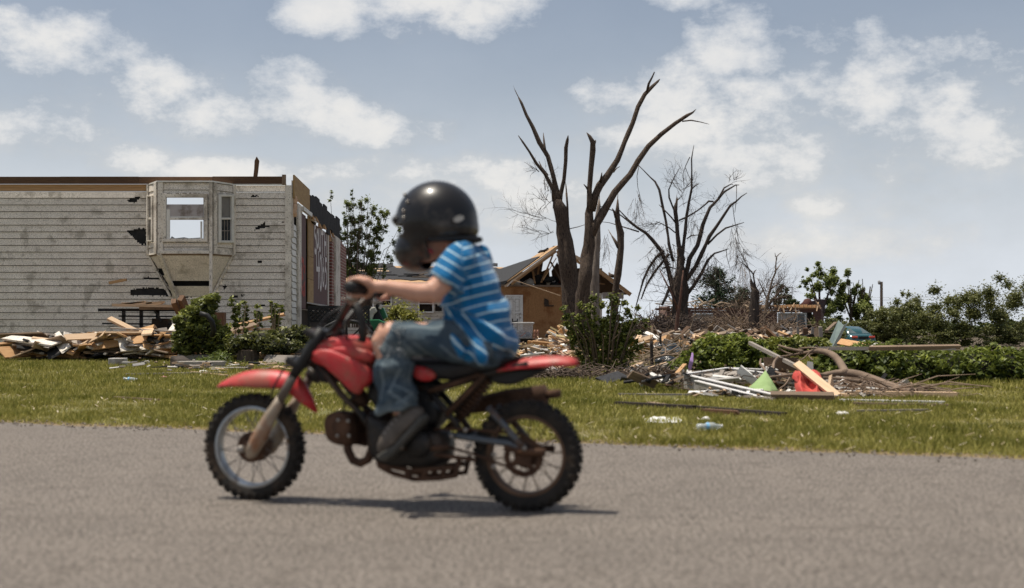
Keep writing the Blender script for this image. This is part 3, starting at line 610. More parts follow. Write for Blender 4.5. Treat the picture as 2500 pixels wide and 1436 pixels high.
# ------------------------------------------------------------------ gabled house with bare sheathing, in the middle distance
M['vinyl_pale'] = mat('pale_vinyl_siding', (.52,.46,.38), (.42,.37,.30), scale=2, rough=.7, spot=(.15,.12,.09), spotscale=10, spotw=.4)
M['door_white'] = mat('dented_white_door', (.66,.65,.62), (.55,.54,.51), scale=3, rough=.5, spot=(.16,.13,.10), spotscale=9, spotw=.5)
def rag_poly(mb, pts, z=None, th=.04):
    mb.prism(pts, (0,0,th))
def mid_house():
    D = 67.0; x = lambda px, d=D: (px-CX)/F*d; z = lambda py, d=D: H+(HY-py)/F*d
    hs = empty('sheathed_house', (x(1330), D+4, 0), 'storm wrecked house with orange sheathing wall, white door and open gable trusses', 'house')
    g = Facet((x(1222), D), (x(1540), D)); mb = MB()
    for a, b in ((1223,1290),(1290.3,1357),(1357.3,1392)): mb.rnd(); g.box(mb, a, 698, b, 832, .06, 0)
    mb.build('sheathing_wall', M['osb'], hs)
    mb = MB(); g.box(mb, 1224, 703, 1391, 832, .04, -.08); mb.build('seam_backing', M['lumber_old'], hs)  # unseen solid sheet added to keep sky out of the sheathing seams
    mb = MB(); g.box(mb, 1392.5, 716, 1470, 832, .06, -.1); mb.build('shaded_wall', M['vinyl_pale'], hs)
    mb = MB(); g.box(mb, 1470, 714, 1522, 730, .05, .1); mb.build('porch_soffit', M['lumber_grey'], hs)
    dr = empty_part('door', hs); mb = MB(); g.box(mb, 1237, 725, 1273, 822, .05, .065); mb.build('door_leaf', M['door_white'], dr)
    mb = MB(); g.frame(mb, 1232.5, 720.5, 1276.5, 826, 4, .04, .07); mb.build('door_frame', M['white_trim'], dr)
    mb = MB()
    for (a,b,c,d) in ((1242,730,1253,760),(1257,730,1268,760),(1242,766,1253,812),(1257,766,1268,812)): g.frame(mb, a,b,c,d, 1, .012, .116)
    mb.build('door_moulding', M['lumber_grey'], dr)
    for yy in (766,776):
        mb = MB(); mb.sphere(g.pt(1270,yy,.15), .035); mb.build('door_knob', M['steel'], dr, smooth=True)
    mb = MB(); g.poly(mb, [(1329,728),(1339,733),(1340,746),(1328,744)], .05, .065); mb.build('dark_hole_patch', M['dark'], hs)  # dark plate on the wall, its colour standing in for a hole's shade
    mb = MB(); g.box(mb, 1329, 745.5, 1352, 748.5, .04, .065); mb.build('wall_bracket', M['dark'], hs)
    # roof: near gable rake and decks
    def roofpoly(name, m, pts, th=.05, off=(0,0,0)):
        mb = MB(); mb.rnd(); mb.prism([P(a,b,c)+Vector(off) for a,b,c in pts], (0,0,th)); return mb.build(name, m, hs)
    # broad left slope: eave at depth 68, ridge at depth 75, long wing to the left
    E = lambda px: (px, 702-(1240-px)*.022, 68.5); Rg = lambda px: (px, 655-(1240-px)*.012, 75.5)
    roofpoly('roof_deck', M['deck'], [E(700), E(1240), (1240,655,75.5), (700,648.5,75.5)])
    random.seed(12)
    def torn(name, m, x0, x1, tlo, thi, dz, n=40, seed=0, wob=.08):
        mb = MB(); top, bot = [], []
        for k in range(n+1):
            px = x0+(x1-x0)*k/n; e, r_ = P(*E(px)), P(px, 655-(1240-px)*.012, 75.5)
            a = tlo+wob*mnoise.noise(Vector((px*.05,seed*1.37,0)))+wob*.6*mnoise.noise(Vector((px*.23,seed,4))); b = thi+wob*mnoise.noise(Vector((px*.06,seed+9,0)))+wob*.6*mnoise.noise(Vector((px*.3,seed,1)))
            bot.append(e.lerp(r_, a)+Vector((0,0,dz))); top.append(e.lerp(r_, b)+Vector((0,0,dz)))
        vs = bot+top; mb.add(vs, [(i, i+1, i+n+2, i+n+1) for i in range(n)]); 
        o = mb.build(name, m, hs, fixn=False); s_ = o.modifiers.new('s', 'SOLIDIFY'); s_.thickness = .03; return o
    torn('torn_shingles', M['shingle'], 700, 1236, .20, .90, .10, 60, 1, .13); torn('torn_shingles', M['shingle'], 862, 915, .75, 1.02, .10, 12, 3, .2)
    torn('torn_felt', M['felt'], 905, 960, .86, 1.08, .12, 14, 5, .2); torn('torn_felt', M['felt'], 1165, 1215, .98, 1.14, .12, 12, 8, .06)
    torn('roof_batten', M['lumber_pale'], 840, 950, .60, .64, .13, 16, 14, .02); torn('roof_batten', M['lumber_pale'], 850, 935, .72, .75, .14, 16, 16, .02)
    for k in range(26):
        px = random.uniform(840,1215); e, r_ = P(*E(px)), P(px,655-(1240-px)*.012,75.5); c = e.lerp(r_, random.uniform(.28,.5)); mb = MB(); mb.bar(c+Vector((0,-.05,.12)), c+Vector((random.uniform(.3,1.2),0,.12+random.uniform(-.1,.15))), .12, .03)
        mb.build('loose_shingle', M['shingle'] if k % 3 else M['lumber_pale'], hs)
    # valley shingles and deck climbing to the gable peak
    roofpoly('gable_deck', M['deck'], [(1238,690,66.6),(1362,602,66.6),(1352,604,70),(1318,619,73),(1296,633,74),(1288,648,72)], .06)
    mb = MB(); q = [P(1226,706,67.2), P(1238,691,66.9), P(1318,632,68.2), P(1300,636,71.5), P(1250,664,74), P(1180,676,73.5), P(1180,705,68.2)]; mb.prism([v+Vector((0,0,.09)) for v in q], (0,0,.05)); mb.build('valley_shingles', M['shingle'], hs)
    mb = MB()
    for k in range(16):
        t_ = random.random(); c = P(1300+60*t_, 622-18*t_+random.uniform(-3,2), 68.5+2*(1-t_)); mb.rnd(); mb.bar(c, c+Vector((random.uniform(.1,.5), .1, random.uniform(-.02,.22))), .2, .05)
    mb.build('ridge_felt', M['felt'], hs)
    def rafter(name, a, b, w, h, m=M['lumber']):
        mb = MB(); mb.rnd(); mb.bar(P(*a), P(*b), w, h); mb.build(name, m, hs)
    rafter('rake_board', (1232,700,66.4), (1362,605,66.4), .06, .10, M['lumber_pale']); rafter('rake_board', (1362,605,66.4), (1446,648,66.4), .06, .16, M['lumber_pale']); rafter('rake_board', (1446,648,66.4), (1540,720,66.4), .06, .2)
    rafter('rafter', (1248,694,66.8), (1358,613,66.8), .06, .13); rafter('rafter', (1360,613,66.8), (1400,690,66.8), .06, .12); rafter('rafter', (1362,611,67.4), (1455,665,67.4), .06, .14)
    for a, b in (((1294,652),(1318,692)),((1318,640),(1310,690)),((1352,618),(1320,690)),((1350,622),(1322,690)),((1358,630),(1326,684)),((1360,622),(1382,664)),((1300,660),(1306,692)),((1345,640),(1372,690)),((1306,648),(1300,690)),((1362,616),(1372,690)),((1460,665),(1500,694)),((1440,690),(1476,694))): rafter('truss_web', (*a,67.2+random.random()*1.5), (*b,67.2+random.random()), .09, .04, M['lumber'] if random.random() < .7 else M['lumber_old'])
    rafter('wall_top_plate', (1224,697,66.9), (1392,699,66.9), .1, .09, M['lumber_old']); rafter('fascia', (1224,702,67.9), (1100,699,67.9), .05, .14, M['white_trim'])
    mb = MB(); 
    q = [P(1364,612,67.3), P(1448,652,67.3), P(1536,722,67.3), P(1536,716,75), P(1448,650,75), P(1366,618,75)]; n_ = 3
    mb.add([q[0],q[1],q[4],q[5]], [(0,1,2,3)]); mb.add([q[1],q[2],q[3],q[4]], [(0,1,2,3)]); o = mb.build('right_roof_deck', M['deck'], hs); s_ = o.modifiers.new('s','SOLIDIFY'); s_.thickness = .06
    for q_ in ([(1258,692),(1312,646),(1326,641),(1318,692)],[(1346,662),(1360,640),(1378,668),(1396,692),(1350,692)],[(1320,664),(1340,655),(1344,692),(1322,692)]):
        mb = MB(); mb.rnd(); mb.prism([P(a_,b_,73.4) for a_,b_ in q_], (0,.05,0)); mb.build('attic_dark_infill', M['beam'], hs)  # dark brown panels added to darken the open gable
    mb = MB(); mb.prism([P(1396,655,71.5),P(1448,657,71.5),P(1532,720,71.5),P(1396,720,71.5)], (0,.05,0)); mb.build('attic_dark_infill', M['lumber_old'], hs)  # added panel stands in for the shaded roof underside
    for (a,b,c,d,dd) in ((1238,664,1300,700,70.5),(1318,668,1338,700,70.2),(1376,664,1394,705,71),(1396,655,1470,722,72),(1340,676,1376,702,70)):
        mb = MB(); f_ = Facet((x(a,dd),dd),(x(c,dd),dd)); f_.box(mb, a,b,c,d,.05); mb.build('attic_dark_infill', M['dark'] if a != 1340 else mat('maroon_cloth', (.08,.02,.02), (.04,.015,.012), rough=.9), hs)  # mostly near-black sheets put where the attic lies in shade
    random.seed(3)
    for k in range(22):
        p = P(random.uniform(1262,1392), random.uniform(680,697), 67.6+random.random()); mb = MB(); mb.sphere(p, (random.uniform(.1,.34),.2,random.uniform(.08,.26)), 8, 6); mb.v = [tuple(Vector(v)+Vector((mnoise.noise(Vector(v)*5)*.08,0,mnoise.noise(Vector(v)*4+Vector((5,5,5)))*.08))) for v in mb.v]
        mb.build('attic_clutter', M['felt'] if k % 5 else M['white_trim'], hs, smooth=True)
    mb = MB(); mb.bar(P(1252,683,65.8), P(1368,722,65.2), .09, .03); mb.build('hanging_batten', M['lumber_pale'], hs)
    mb = MB(); mb.bar(P(1238,700,65.8), P(1252,684,65.8), .07, .03); mb.build('gutter_piece', M['white_trim'], hs)
    # wing wall with windows
    wf = Facet((x(700,69), 69), (x(1224,69), 69)); mb = MB(); siding(wf, mb, 0, wf.len, 0, z(694,69), .19, [[(884,722),(912,722),(912,750),(884,750)],[(930,720),(956,720),(956,746),(930,746)],[(1023,738),(1058,738),(1058,762),(1023,762)],[(1063,742),(1070,746),(1078,744),(1080,760),(1064,760)]], cell=.12, lip=.03)
    mb.build('wing_siding', M['vinyl_pale'], hs)
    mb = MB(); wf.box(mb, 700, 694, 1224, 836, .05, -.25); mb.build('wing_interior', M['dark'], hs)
    for (a,b,c,d) in ((882,719,913,752),(928,718,957,748),(1021,719,1059,764)):
        w = empty_part('window', hs); mb = MB(); wf.frame(mb, a,b,c,d, 3.2, .08, .02); wf.box(mb, a+3, (b+d)/2-1, c-3, (b+d)/2+1, .05, .02); mb.build('window_frame', M['white_trim'], w)
        mb = MB(); wf.box(mb, a+3, b+3, c-3, (b+d)/2-1, .01, .02); mb.build('pane', M['glass'], w)
    mb = MB(); wf.box(mb, 700, 690, 1224, 694, .3, 0); mb.build('eave_soffit', M['white_trim'], hs)
mid_house()
# ------------------------------------------------------------------ flattened brick house on the right
def brick_house():
    D = 78.0; x = lambda px, d=D: (px-CX)/F*d; z = lambda py, d=D: H+(HY-py)/F*d
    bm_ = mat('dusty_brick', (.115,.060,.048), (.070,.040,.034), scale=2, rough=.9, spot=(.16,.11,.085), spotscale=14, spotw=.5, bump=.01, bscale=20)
    hs = empty('brick_house', (x(1800), D+4, -.8), 'roofless low brick house with bare joists behind the tangle of branches', 'house')
    f = Facet((x(1628), D), (x(2003), D)); mb = MB()
    for a, b in ((1628,1690),(1740,1896),(1984,2003)): mb.rnd(); f.box(mb, a, 758, b, 850, .2, 0)
    f.box(mb, 1690.2, 758, 1739.8, 765, .2, 0); f.box(mb, 1896.2, 758, 1983.8, 763, .2, 0); f.box(mb, 1896.2, 806, 1983.8, 850, .2, 0); f.box(mb, 1690.2, 800, 1739.8, 850, .2, 0)
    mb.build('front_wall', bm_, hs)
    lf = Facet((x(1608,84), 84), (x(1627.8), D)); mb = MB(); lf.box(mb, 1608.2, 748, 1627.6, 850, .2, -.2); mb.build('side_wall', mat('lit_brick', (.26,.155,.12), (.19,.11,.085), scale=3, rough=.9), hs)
    for q in (1611,1619): 
        mb = MB(); lf.box(mb, q, 768, q+3.2, 782, .03, .02); mb.build('side_window', M['dark'], hs)
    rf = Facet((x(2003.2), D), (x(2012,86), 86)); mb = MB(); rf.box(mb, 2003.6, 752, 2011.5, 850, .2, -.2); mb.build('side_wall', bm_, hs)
    mb = MB(); f.box(mb, 1600, 752.5, 1990, 757.6, .35, -.1); mb.build('wall_plate', mat('rust_fascia', (.17,.08,.05), (.10,.055,.04), rough=.85), hs)
    mb = MB(); f.box(mb, 1895, 751, 2003, 753, .2, .1); mb.build('roof_plate', M['lumber'], hs)
    for k in range(11):
        a = 1897+k*10.2; mb = MB(); mb.bar((x(a), D-.35, z(748)+random.uniform(-.03,.05)), (x(a+1.5), D+5, z(744.5)), .05, .13); mb.build('ceiling_joist', M['lumber'], hs)
    for a, b in (((1905,746),(1900,760)),((1940,740),(1928,760)),((1992,736),(2004,754)),((1998,738),(1994,760)),((1912,752),(1915,764)),((1941,750),(1944,764))): 
        mb = MB(); mb.bar(P(*a,D-.5), P(*b,D-.6), .08, .04); mb.build('splintered_rafter', M['lumber_pale'], hs)
    for (a,b,c,d,m) in ((1898,764,1968,806,1),(1690.5,765.5,1739.5,799.5,0)):
        w = empty_part('window', hs); mb = MB(); f.frame(mb, a,b,c,d, 3, .1, .1); n_ = 3 if m else 2
        for k in range(1, n_): q = a+(c-a)*k/n_; f.box(mb, q-1.3, b+3, q+1.3, d-3, .08, .1)
        mb.build('window_frame', mat('grey_white_frame', (.42,.43,.41), (.33,.34,.32), rough=.6), w)
        mb = MB(); f.box(mb, a+3, b+3, c-3, d-3, .02, .04); mb.build('pane', M['glass'], w)
        mb = MB(); f.box(mb, a+3, b+3, a+(c-a)*.62, b+(d-b)*.42, .02, .08); mb.build('blind', M['drywall'], w)
    mb = MB(); f.box(mb, 1969, 763, 1983, 806, .06, -.1); mb.build('doorway', M['dark'], hs)
    # things lying on its wall tops
    rng2 = random.Random(4)
    mb = MB()
    for k in range(90):
        px = rng2.uniform(1640,1900); p = Vector((x(px), D+rng2.uniform(-.3,3), z(752)+rng2.uniform(-.05,.28))); a = rng2.uniform(0,3.14); l = rng2.uniform(.3,1.6); mb.rnd(); mb.bar(p, p+Vector((math.cos(a)*l, math.sin(a)*l, rng2.uniform(-.2,.35))), rng2.uniform(.05,.16), .04)
    tag(mb.build('roof_rubble', mat('roof_rubble', (.42,.31,.20), (.07,.06,.05), rndmix=(.34,.25,.17), scale=2, rough=.9)), 'splinters and boards strewn along the brick house wall top', kind='stuff')
    mb = MB(); mb.sphere(P(1968,752,81), (.45,.4,.35)); mb.tube([P(1962,752,81),P(1968,744,81),P(1974,736,81),P(1976,730,81)], [.35,.32,.25,.12], 9, jit=.2); mb.tube([P(1976,740,81),P(1981,752,81)], [.14,.1], 7)
    tag(mb.build('chimney_stub', mat('maroon_rubble', (.10,.03,.022), (.04,.02,.018), rough=.9, bump=.03), smooth=True), 'dark maroon broken stub rising behind the brick house joists', 'rubble')
    mb = MB(); mb.box(P(2001,748,83), (.6,.5,.9)); mb.box(P(1988,748,83), (.4,.4,.7)); tag(mb.build('chimney', mat('sooty_brick', (.09,.06,.055), (.05,.04,.04), rough=.9, bump=.02), bevel=.03), 'dark brick chimney base at the right end of the brick house', 'chimney')
brick_house()
# ------------------------------------------------------------------ storm broken trees (branches traced as px, py, width px at their own depth)
Z4 = lambda x, y, w: (1220+x/2.992, 160+y/2.992, w/2.992)
Z7 = lambda x, y, w: (1560+x/3.59, 360+y/3.59, w/3.59)
Z6 = lambda x, y, w: (1620+x/2.872, 620+y/2.872, w/2.872)
def branch3(pts, D, wob=0.0, dd=0.0, seed=0):                         # picture polyline -> points and radii, resampled, with real depth wander
    q = [(P(a, b, D+dd*i/(max(1, len(pts)-1))), max(.006, w/2/F*D)) for i, (a, b, w) in enumerate(pts)]
    out, rad = [], []
    for i in range(len(q)-1):
        (p0, r0), (p1, r1) = q[i], q[i+1]; n = max(1, int((p1-p0).length/.35))
        for k in range(n):
            t = k/n; p = p0.lerp(p1, t); out.append(p); rad.append(r0+(r1-r0)*t)
    out.append(q[-1][0]); rad.append(q[-1][1])
    for i in range(len(out)):
        nz = mnoise.noise_vector(Vector((seed*7.3, i*.55, D)))
        if 0 < i: out[i] = out[i]+Vector((nz.x*.05, nz.y*.25, nz.z*.05))*min(1, rad[i]*4+.15)*wob; 
        rad[i] *= 1+.22*mnoise.noise(Vector((i*.9, seed*3.1, 2)))
    return out, rad
def bare_tree(name, label, D, base_px, limbs, bark, group=None, twigs=None, twigm=None, cat='tree', trunk_n=1):
    root = empty(name, (P(base_px, 800, D).x, D, float(tz(P(base_px,800,D).x, D))), label, cat, group)
    for i, ln in enumerate(limbs):
        o, r = branch3(ln, D, 1.0, dd=(0 if i < trunk_n else ((i*37) % 7-3)*.25), seed=i+D)
        if i < trunk_n and o[0].z > 0: pass
        mb = MB(); mb.rnd(); mb.tube(o, r, 14 if r[0] > .06 else 7, jit=.11)
        mb.build('trunk' if i < trunk_n else 'limb', bark, root, smooth=True, uv=False)
        if r[-1] > .022 and o[-1].z > 2.5 and len(o) > 2:
            mb = MB(); d = (o[-1]-o[-2]).normalized()
            for k in range(5): a = Vector((random.uniform(-1,1),random.uniform(-1,1),random.uniform(-1,1)))*r[-1]*.55; mb.rnd(); mb.tube([o[-1]-d*.1+a*.7, o[-1]+a+d*random.uniform(.05,.2), o[-1]+a*1.2+d*random.uniform(.2,.5)], [r[-1]*.5, r[-1]*.3, .003], 5)
            mb.build('torn_end', M['lumber_old'], root)
    if twigs:
        mb = MB()
        for (px, py, ang, ln, w, gen) in twigs: twig(mb, px, py, ang, ln, w, gen, D)
        o = mb.build('twigs', twigm or M['twig'], root, uv=False, fixn=False); o['kind'] = 'stuff'
    return root
def twig(mb, px, py, ang, ln, w, gen, D, droop=0.0):                  # recursive twig in a real volume
    s = D/F; p = P(px, py, D+random.uniform(-.3, .3)); yaw = random.uniform(-.9, .9)
    def rec(p, a, yaw, L_, r, g):
        d = Vector((math.sin(a)*math.cos(yaw), math.sin(yaw)*.8, math.cos(a))); pts = [p]; q = p; n = 4
        for k in range(n):
            d = (d+Vector((random.uniform(-.22,.22), random.uniform(-.2,.2), random.uniform(-.2,.2)-droop*.2))).normalized(); q = q+d*L_/n; pts.append(q)
        mb.rnd(); mb.tube(pts, [r*(1-.6*k/n) for k in range(n+1)], 3 if r < .012 else 5, cap=False)
        if g > 0:
            for k in range(random.randint(2, 4)):
                i = random.randint(1, n); rec(pts[i], math.atan2(d.x, d.z)+random.uniform(-1, 1), yaw+random.uniform(-.9,.9), L_*random.uniform(.4, .72), r*.55, g-1)
    rec(p, ang, yaw, ln*s, w*s/2, gen)
random.seed(21)
def tw(cx, cy, rx, ry, n, ang, da, ln, w, gen): return [(cx+random.uniform(-rx,rx), cy+random.uniform(-ry,ry), ang+random.uniform(-da,da), ln*random.uniform(.5,1.3), w, gen) for _ in range(n)]
bare_tree('broken_tree', 'tall dark trunk left of the forked tree, its limbs snapped short beside the gable', 50, 1400,
  [[(1404,836,50),(1398,760,46),(1394,700,44),(1386,650,41),(1379,590,38),(1372,545,32),(1367,510,30),(1361,495,22),(1358,480,12)],
   [Z4(408,990,50),Z4(392,910,30),Z4(330,790,24),Z4(268,718,20),Z4(215,630,17),Z4(170,560,14),Z4(135,512,5)],
   [Z4(424,1040,76),Z4(415,930,52),Z4(395,820,34),Z4(352,665,35),Z4(290,560,33),Z4(240,450,26),Z4(195,360,23),Z4(160,275,17),Z4(138,234,10)],
   [Z4(330,610,20),Z4(324,550,13),Z4(318,495,4)],
   [Z4(432,1020,44),Z4(446,940,30),Z4(470,830,28),Z4(484,700,28),Z4(486,600,27),Z4(494,545,22),Z4(500,512,5)],
   [Z4(520,1420,16),Z4(505,1250,15),Z4(498,1100,15),Z4(488,930,15)], [Z4(350,800,14),Z4(305,745,13),Z4(286,700,6)],
   [Z4(285,775,8),Z4(262,755,6),Z4(235,737,3)], [Z4(500,1195,7),Z4(570,1180,5),Z4(632,1160,3)]], M['bark'],
  twigs=tw(1338,485,12,22,13,-1.2,1.3,46,1.5,2)+tw(1335,535,28,8,7,-1.4,.5,60,1.4,2)+tw(1330,568,28,6,7,-1.5,.5,60,1.4,2)+tw(1308,415,8,6,5,-1.3,.8,26,1.5,1), twigm=M['twig'])
bare_tree('broken_tree', 'tallest broken tree, forked into long bare limbs reaching up to the right', 48, 1425,
  [[(1424,836,40),(1422,780,36),(1424,720,34),(1432,650,31),(1438,600,27),(1440,560,24),(1440,520,19),(1441,500,15),(1441,480,8)],
   [Z4(655,1070,40),Z4(658,900,38),Z4(668,750,37),Z4(678,620,40),Z4(676,560,42),Z4(655,518,24),Z4(634,490,4)], [Z4(684,600,22),Z4(694,556,18),Z4(700,545,5)],
   [Z4(672,1060,56),Z4(700,940,56),Z4(728,880,54),Z4(790,800,48),Z4(860,690,41),Z4(910,560,35),Z4(970,420,34),Z4(1010,300,32),Z4(1060,210,30),Z4(1110,160,24),Z4(1150,120,18),Z4(1168,100,7)],
   [Z4(1075,195,20),Z4(1090,130,18),Z4(1115,85,13),Z4(1130,48,8)],
   [Z4(672,1240,60),Z4(700,1165,60),Z4(755,1075,56),Z4(840,930,50),Z4(950,800,44),Z4(1010,700,40),Z4(1090,590,38),Z4(1180,500,34),Z4(1280,420,30),Z4(1370,365,22),Z4(1410,345,13),Z4(1434,320,3)],
   [Z4(1335,408,11),Z4(1400,402,10),Z4(1470,414,7),Z4(1532,430,3)],[Z4(735,850,22),Z4(742,810,13),Z4(745,785,5)],[Z4(645,910,16),Z4(630,885,13),Z4(615,870,7)],[Z4(830,780,10),Z4(855,750,8),Z4(878,738,4)],[Z4(840,765,8),Z4(836,780,5)]], M['bark'])
bare_tree('broken_tree', 'paler trunk standing close behind the forked tree, its top torn to a point', 53, 1452,
  [[(1453,836,24),(1452,760,23),(1452,700,22),(1455,640,19),(1459,590,17),(1459,540,14),(1461,505,9),(1463,486,3)]], M['bark_pale'])
bare_tree('broken_tree', 'short dark snapped trunk rising between the forked tree and the tangled many-limbed tree', 54, 1502,
  [[(1496,836,20),(1499,760,18),(1503,700,16),(1512,640,16),(1516,605,16),(1514,570,16),(1508,540,14),(1507,515,10),(1508,487,3)], [Z4(852,1110,26),Z4(838,1075,20),Z4(822,1045,5)],
   [Z4(868,1330,28),Z4(842,1285,24),Z4(820,1246,12)], [(1496,674,9),(1490,671,8),(1488,668,5)]], M['bark'])
Eb = [[(1662,838,44),(1662,790,42),(1661,745,40),(1661,700,36),(1660,660,24),(1656,625,8)],
 [Z7(385,1350,60),Z7(350,1180,44),Z7(378,980,46),Z7(350,850,40),Z7(335,680,38),Z7(320,560,36),Z7(325,490,26)],
 [Z7(330,1340,60),Z7(280,1160,42),Z7(235,1000,36),Z7(190,900,36),Z7(120,810,36),Z7(60,750,28),Z7(-20,700,22),Z7(-90,640,14),Z7(-200,520,7)],
 [Z7(300,1000,26),Z7(262,850,24),Z7(240,650,24),Z7(205,510,22),Z7(175,370,20),Z7(140,300,18),Z7(100,260,12),Z7(0,160,6),Z7(-25,145,5)],
 [Z7(400,1300,44),Z7(372,1000,30),Z7(395,820,30),Z7(420,600,26),Z7(440,480,22),Z7(465,360,18),Z7(462,200,13),Z7(460,100,11),Z7(482,-20,4)],
 [Z7(395,1200,40),Z7(440,980,38),Z7(510,860,36),Z7(560,680,34),Z7(625,530,30),Z7(690,460,22),Z7(750,390,18),Z7(850,330,12),Z7(880,330,5)],
 [Z7(700,440,16),Z7(745,355,14),Z7(790,330,10),Z7(815,320,8),Z7(825,330,5)],
 [Z7(400,1180,44),Z7(500,1040,36),Z7(560,910,34),Z7(620,780,30),Z7(680,690,26),Z7(745,590,22),Z7(800,510,20),Z7(850,475,16),Z7(900,430,10),Z7(948,398,5)],
 [Z7(600,850,20),Z7(680,770,18),Z7(760,710,15),Z7(850,680,11),Z7(920,658,6)],
 [Z7(405,1310,34),Z7(480,1210,32),Z7(550,1100,28),Z7(600,990,22),Z7(660,930,16),Z7(710,915,12),Z7(790,888,5)],
 [Z7(350,640,14),Z7(430,605,14),Z7(510,555,12),Z7(575,505,14),Z7(610,470,18),Z7(640,475,18),Z7(655,480,5)],
 [Z7(310,560,14),Z7(265,440,16),Z7(262,370,11),Z7(300,280,9),Z7(355,180,4)], [Z7(300,540,12),Z7(330,470,9),Z7(380,425,3)],
 [Z7(465,365,12),Z7(490,340,11),Z7(525,320,6)], [Z7(335,680,16),Z7(280,610,12),Z7(225,550,10)], [Z7(320,750,12),Z7(260,700,11),Z7(200,670,9),Z7(150,650,6)],
 [Z7(215,905,28),Z7(150,965,26),Z7(85,1060,22),Z7(40,1160,18),Z7(0,1300,12),Z7(-40,1440,8)], [Z7(262,935,24),Z7(205,1010,22),Z7(130,1100,20),Z7(60,1220,16),Z7(20,1330,12)],
 [Z7(315,1180,26),Z7(265,1235,24),Z7(235,1310,24),Z7(200,1380,22)], [Z7(-40,690,16),Z7(-140,610,12),Z7(-210,560,10),Z7(-330,520,7),Z7(-420,470,4)], [Z7(0,740,14),Z7(-130,700,10),Z7(-260,660,6),Z7(-420,640,3)],
 [Z7(420,800,10),Z7(455,775,12),Z7(540,765,5)], [Z7(0,160,6),Z7(-18,250,6),Z7(-10,350,5),Z7(8,420,4),Z7(30,500,3)], [Z7(445,85,8),Z7(410,160,6),Z7(385,230,5),Z7(392,335,3)],[Z7(408,180,6),Z7(435,250,5),Z7(455,290,4)],
 [Z7(855,335,7),Z7(855,440,6),Z7(840,570,4)], [Z7(822,510,6),Z7(835,620,6),Z7(860,760,5),Z7(880,850,4)], [Z7(205,1060,12),Z7(270,1050,11),Z7(350,1075,8)],[Z7(765,890,6),Z7(770,960,6),Z7(795,1050,4),Z7(800,1110,3)]]
TT = []
random.seed(33)
TT += tw(1624,620,26,24,46,3.0,1.0,34,1.5,2)+tw(1590,640,14,22,16,3.0,.7,30,1.4,2)+tw(1665,480,22,40,26,0,1.2,42,1.1,2)+tw(1690,520,14,40,20,2.4,1.2,40,1.1,2)+tw(1730,640,22,24,34,3.0,.9,46,1.1,2)
TT += tw(1793,560,10,36,16,3.0,.5,40,1.1,2)+tw(1806,620,16,18,22,2.9,.8,46,1.1,2)+tw(1790,440,12,8,10,.2,1.2,24,1.2,1)+tw(1554,490,8,24,12,3.1,.6,46,1.1,2)+tw(1480,590,6,18,10,3.1,.6,44,1.0,2)+tw(1600,550,26,14,14,-1.6,.9,44,1.2,2)+tw(1650,720,30,20,26,0,1.5,50,1.5,2)+tw(1760,500,24,20,12,0,1.6,30,1.0,1)+tw(1700,690,30,24,24,0,2.5,46,1.4,2)
bare_tree('tangled_tree', 'dark tree with many curving limbs and hanging twigs behind the brick house', 62, 1661, Eb, M['bark_black'], twigs=TT, twigm=M['twig'])
bare_tree('snag', 'thick dark snapped trunk standing in front of the low brick house', 58, 1842,
  [[Z6(640,600,74),Z6(638,520,68),Z6(634,400,62),Z6(630,320,50),Z6(628,260,34),Z6(618,200,22),Z6(612,172,8)], [Z6(646,500,50),Z6(652,340,42),Z6(652,270,34),Z6(640,230,20),Z6(636,190,12),Z6(628,140,10),Z6(600,105,8),Z6(560,70,6),Z6(532,52,4)],
   [Z6(628,150,10),Z6(640,120,7),Z6(652,112,4)],[Z6(600,110,8),Z6(570,40,6),Z6(545,0,5),Z6(520,-40,4),Z6(500,-110,3)]], M['bark_black'],
  twigs=tw(1812,660,16,30,8,3.0,.5,50,1.0,2)+tw(1800,620,10,24,4,2.8,.6,40,1.0,2), twigm=M['twig_pale'])
bare_tree('snag', 'thin pale dead tree with a forked top between the snapped trunk and the leafy trees', 70, 1875,
  [[Z6(700,500,24),Z6(725,330,20),Z6(745,250,17),Z6(765,175,13),Z6(785,130,11),Z6(786,70,9),Z6(792,20,7),Z6(812,0,5),Z6(826,-8,3)],[Z6(786,20,6),Z6(783,8,5),Z6(780,-5,3)],[Z6(780,125,10),Z6(800,100,8),Z6(826,64,4)],[Z6(748,250,12),Z6(780,225,10),Z6(806,207,5)],[Z6(745,270,8),Z6(770,215,6),Z6(780,200,4)]], M['twig_pale'],
  twigs=tw(1880,715,30,26,40,0,1.6,40,1.3,2), twigm=M['twig'])
bare_tree('snag', 'fallen crown with stubby dark limbs leaning over the brick house joists', 72, 1895,
  [[Z6(700,420,20),Z6(755,330,18),Z6(800,285,15),Z6(838,238,8)],[Z6(760,320,14),Z6(820,310,13),Z6(880,292,7)],[Z6(760,400,12),Z6(700,260,9),Z6(660,172,5)],[Z6(700,440,10),Z6(660,330,8),Z6(700,230,5)]], M['bark'],
  twigs=tw(1850,745,60,22,70,0,1.6,46,1.3,2), twigm=M['twig'])
bare_tree('dead_sapling', 'thin reddish dead sapling in front of the left end of the brick house', 44, 1652,
  [[(1652,880,9),(1653,840,9),(1653,800,10),(1655,770,9),(1660,735,7),(1664,700,5),(1668,660,3)],[(1656,760,6),(1640,715,4),(1620,680,3)],[(1655,770,5),(1648,740,4),(1632,700,3),(1610,660,2)]], mat('red_bark', (.13,.065,.045), (.06,.035,.028), scale=6, rough=.9),
  twigs=tw(1655,700,20,30,14,0,.9,36,1.3,1))
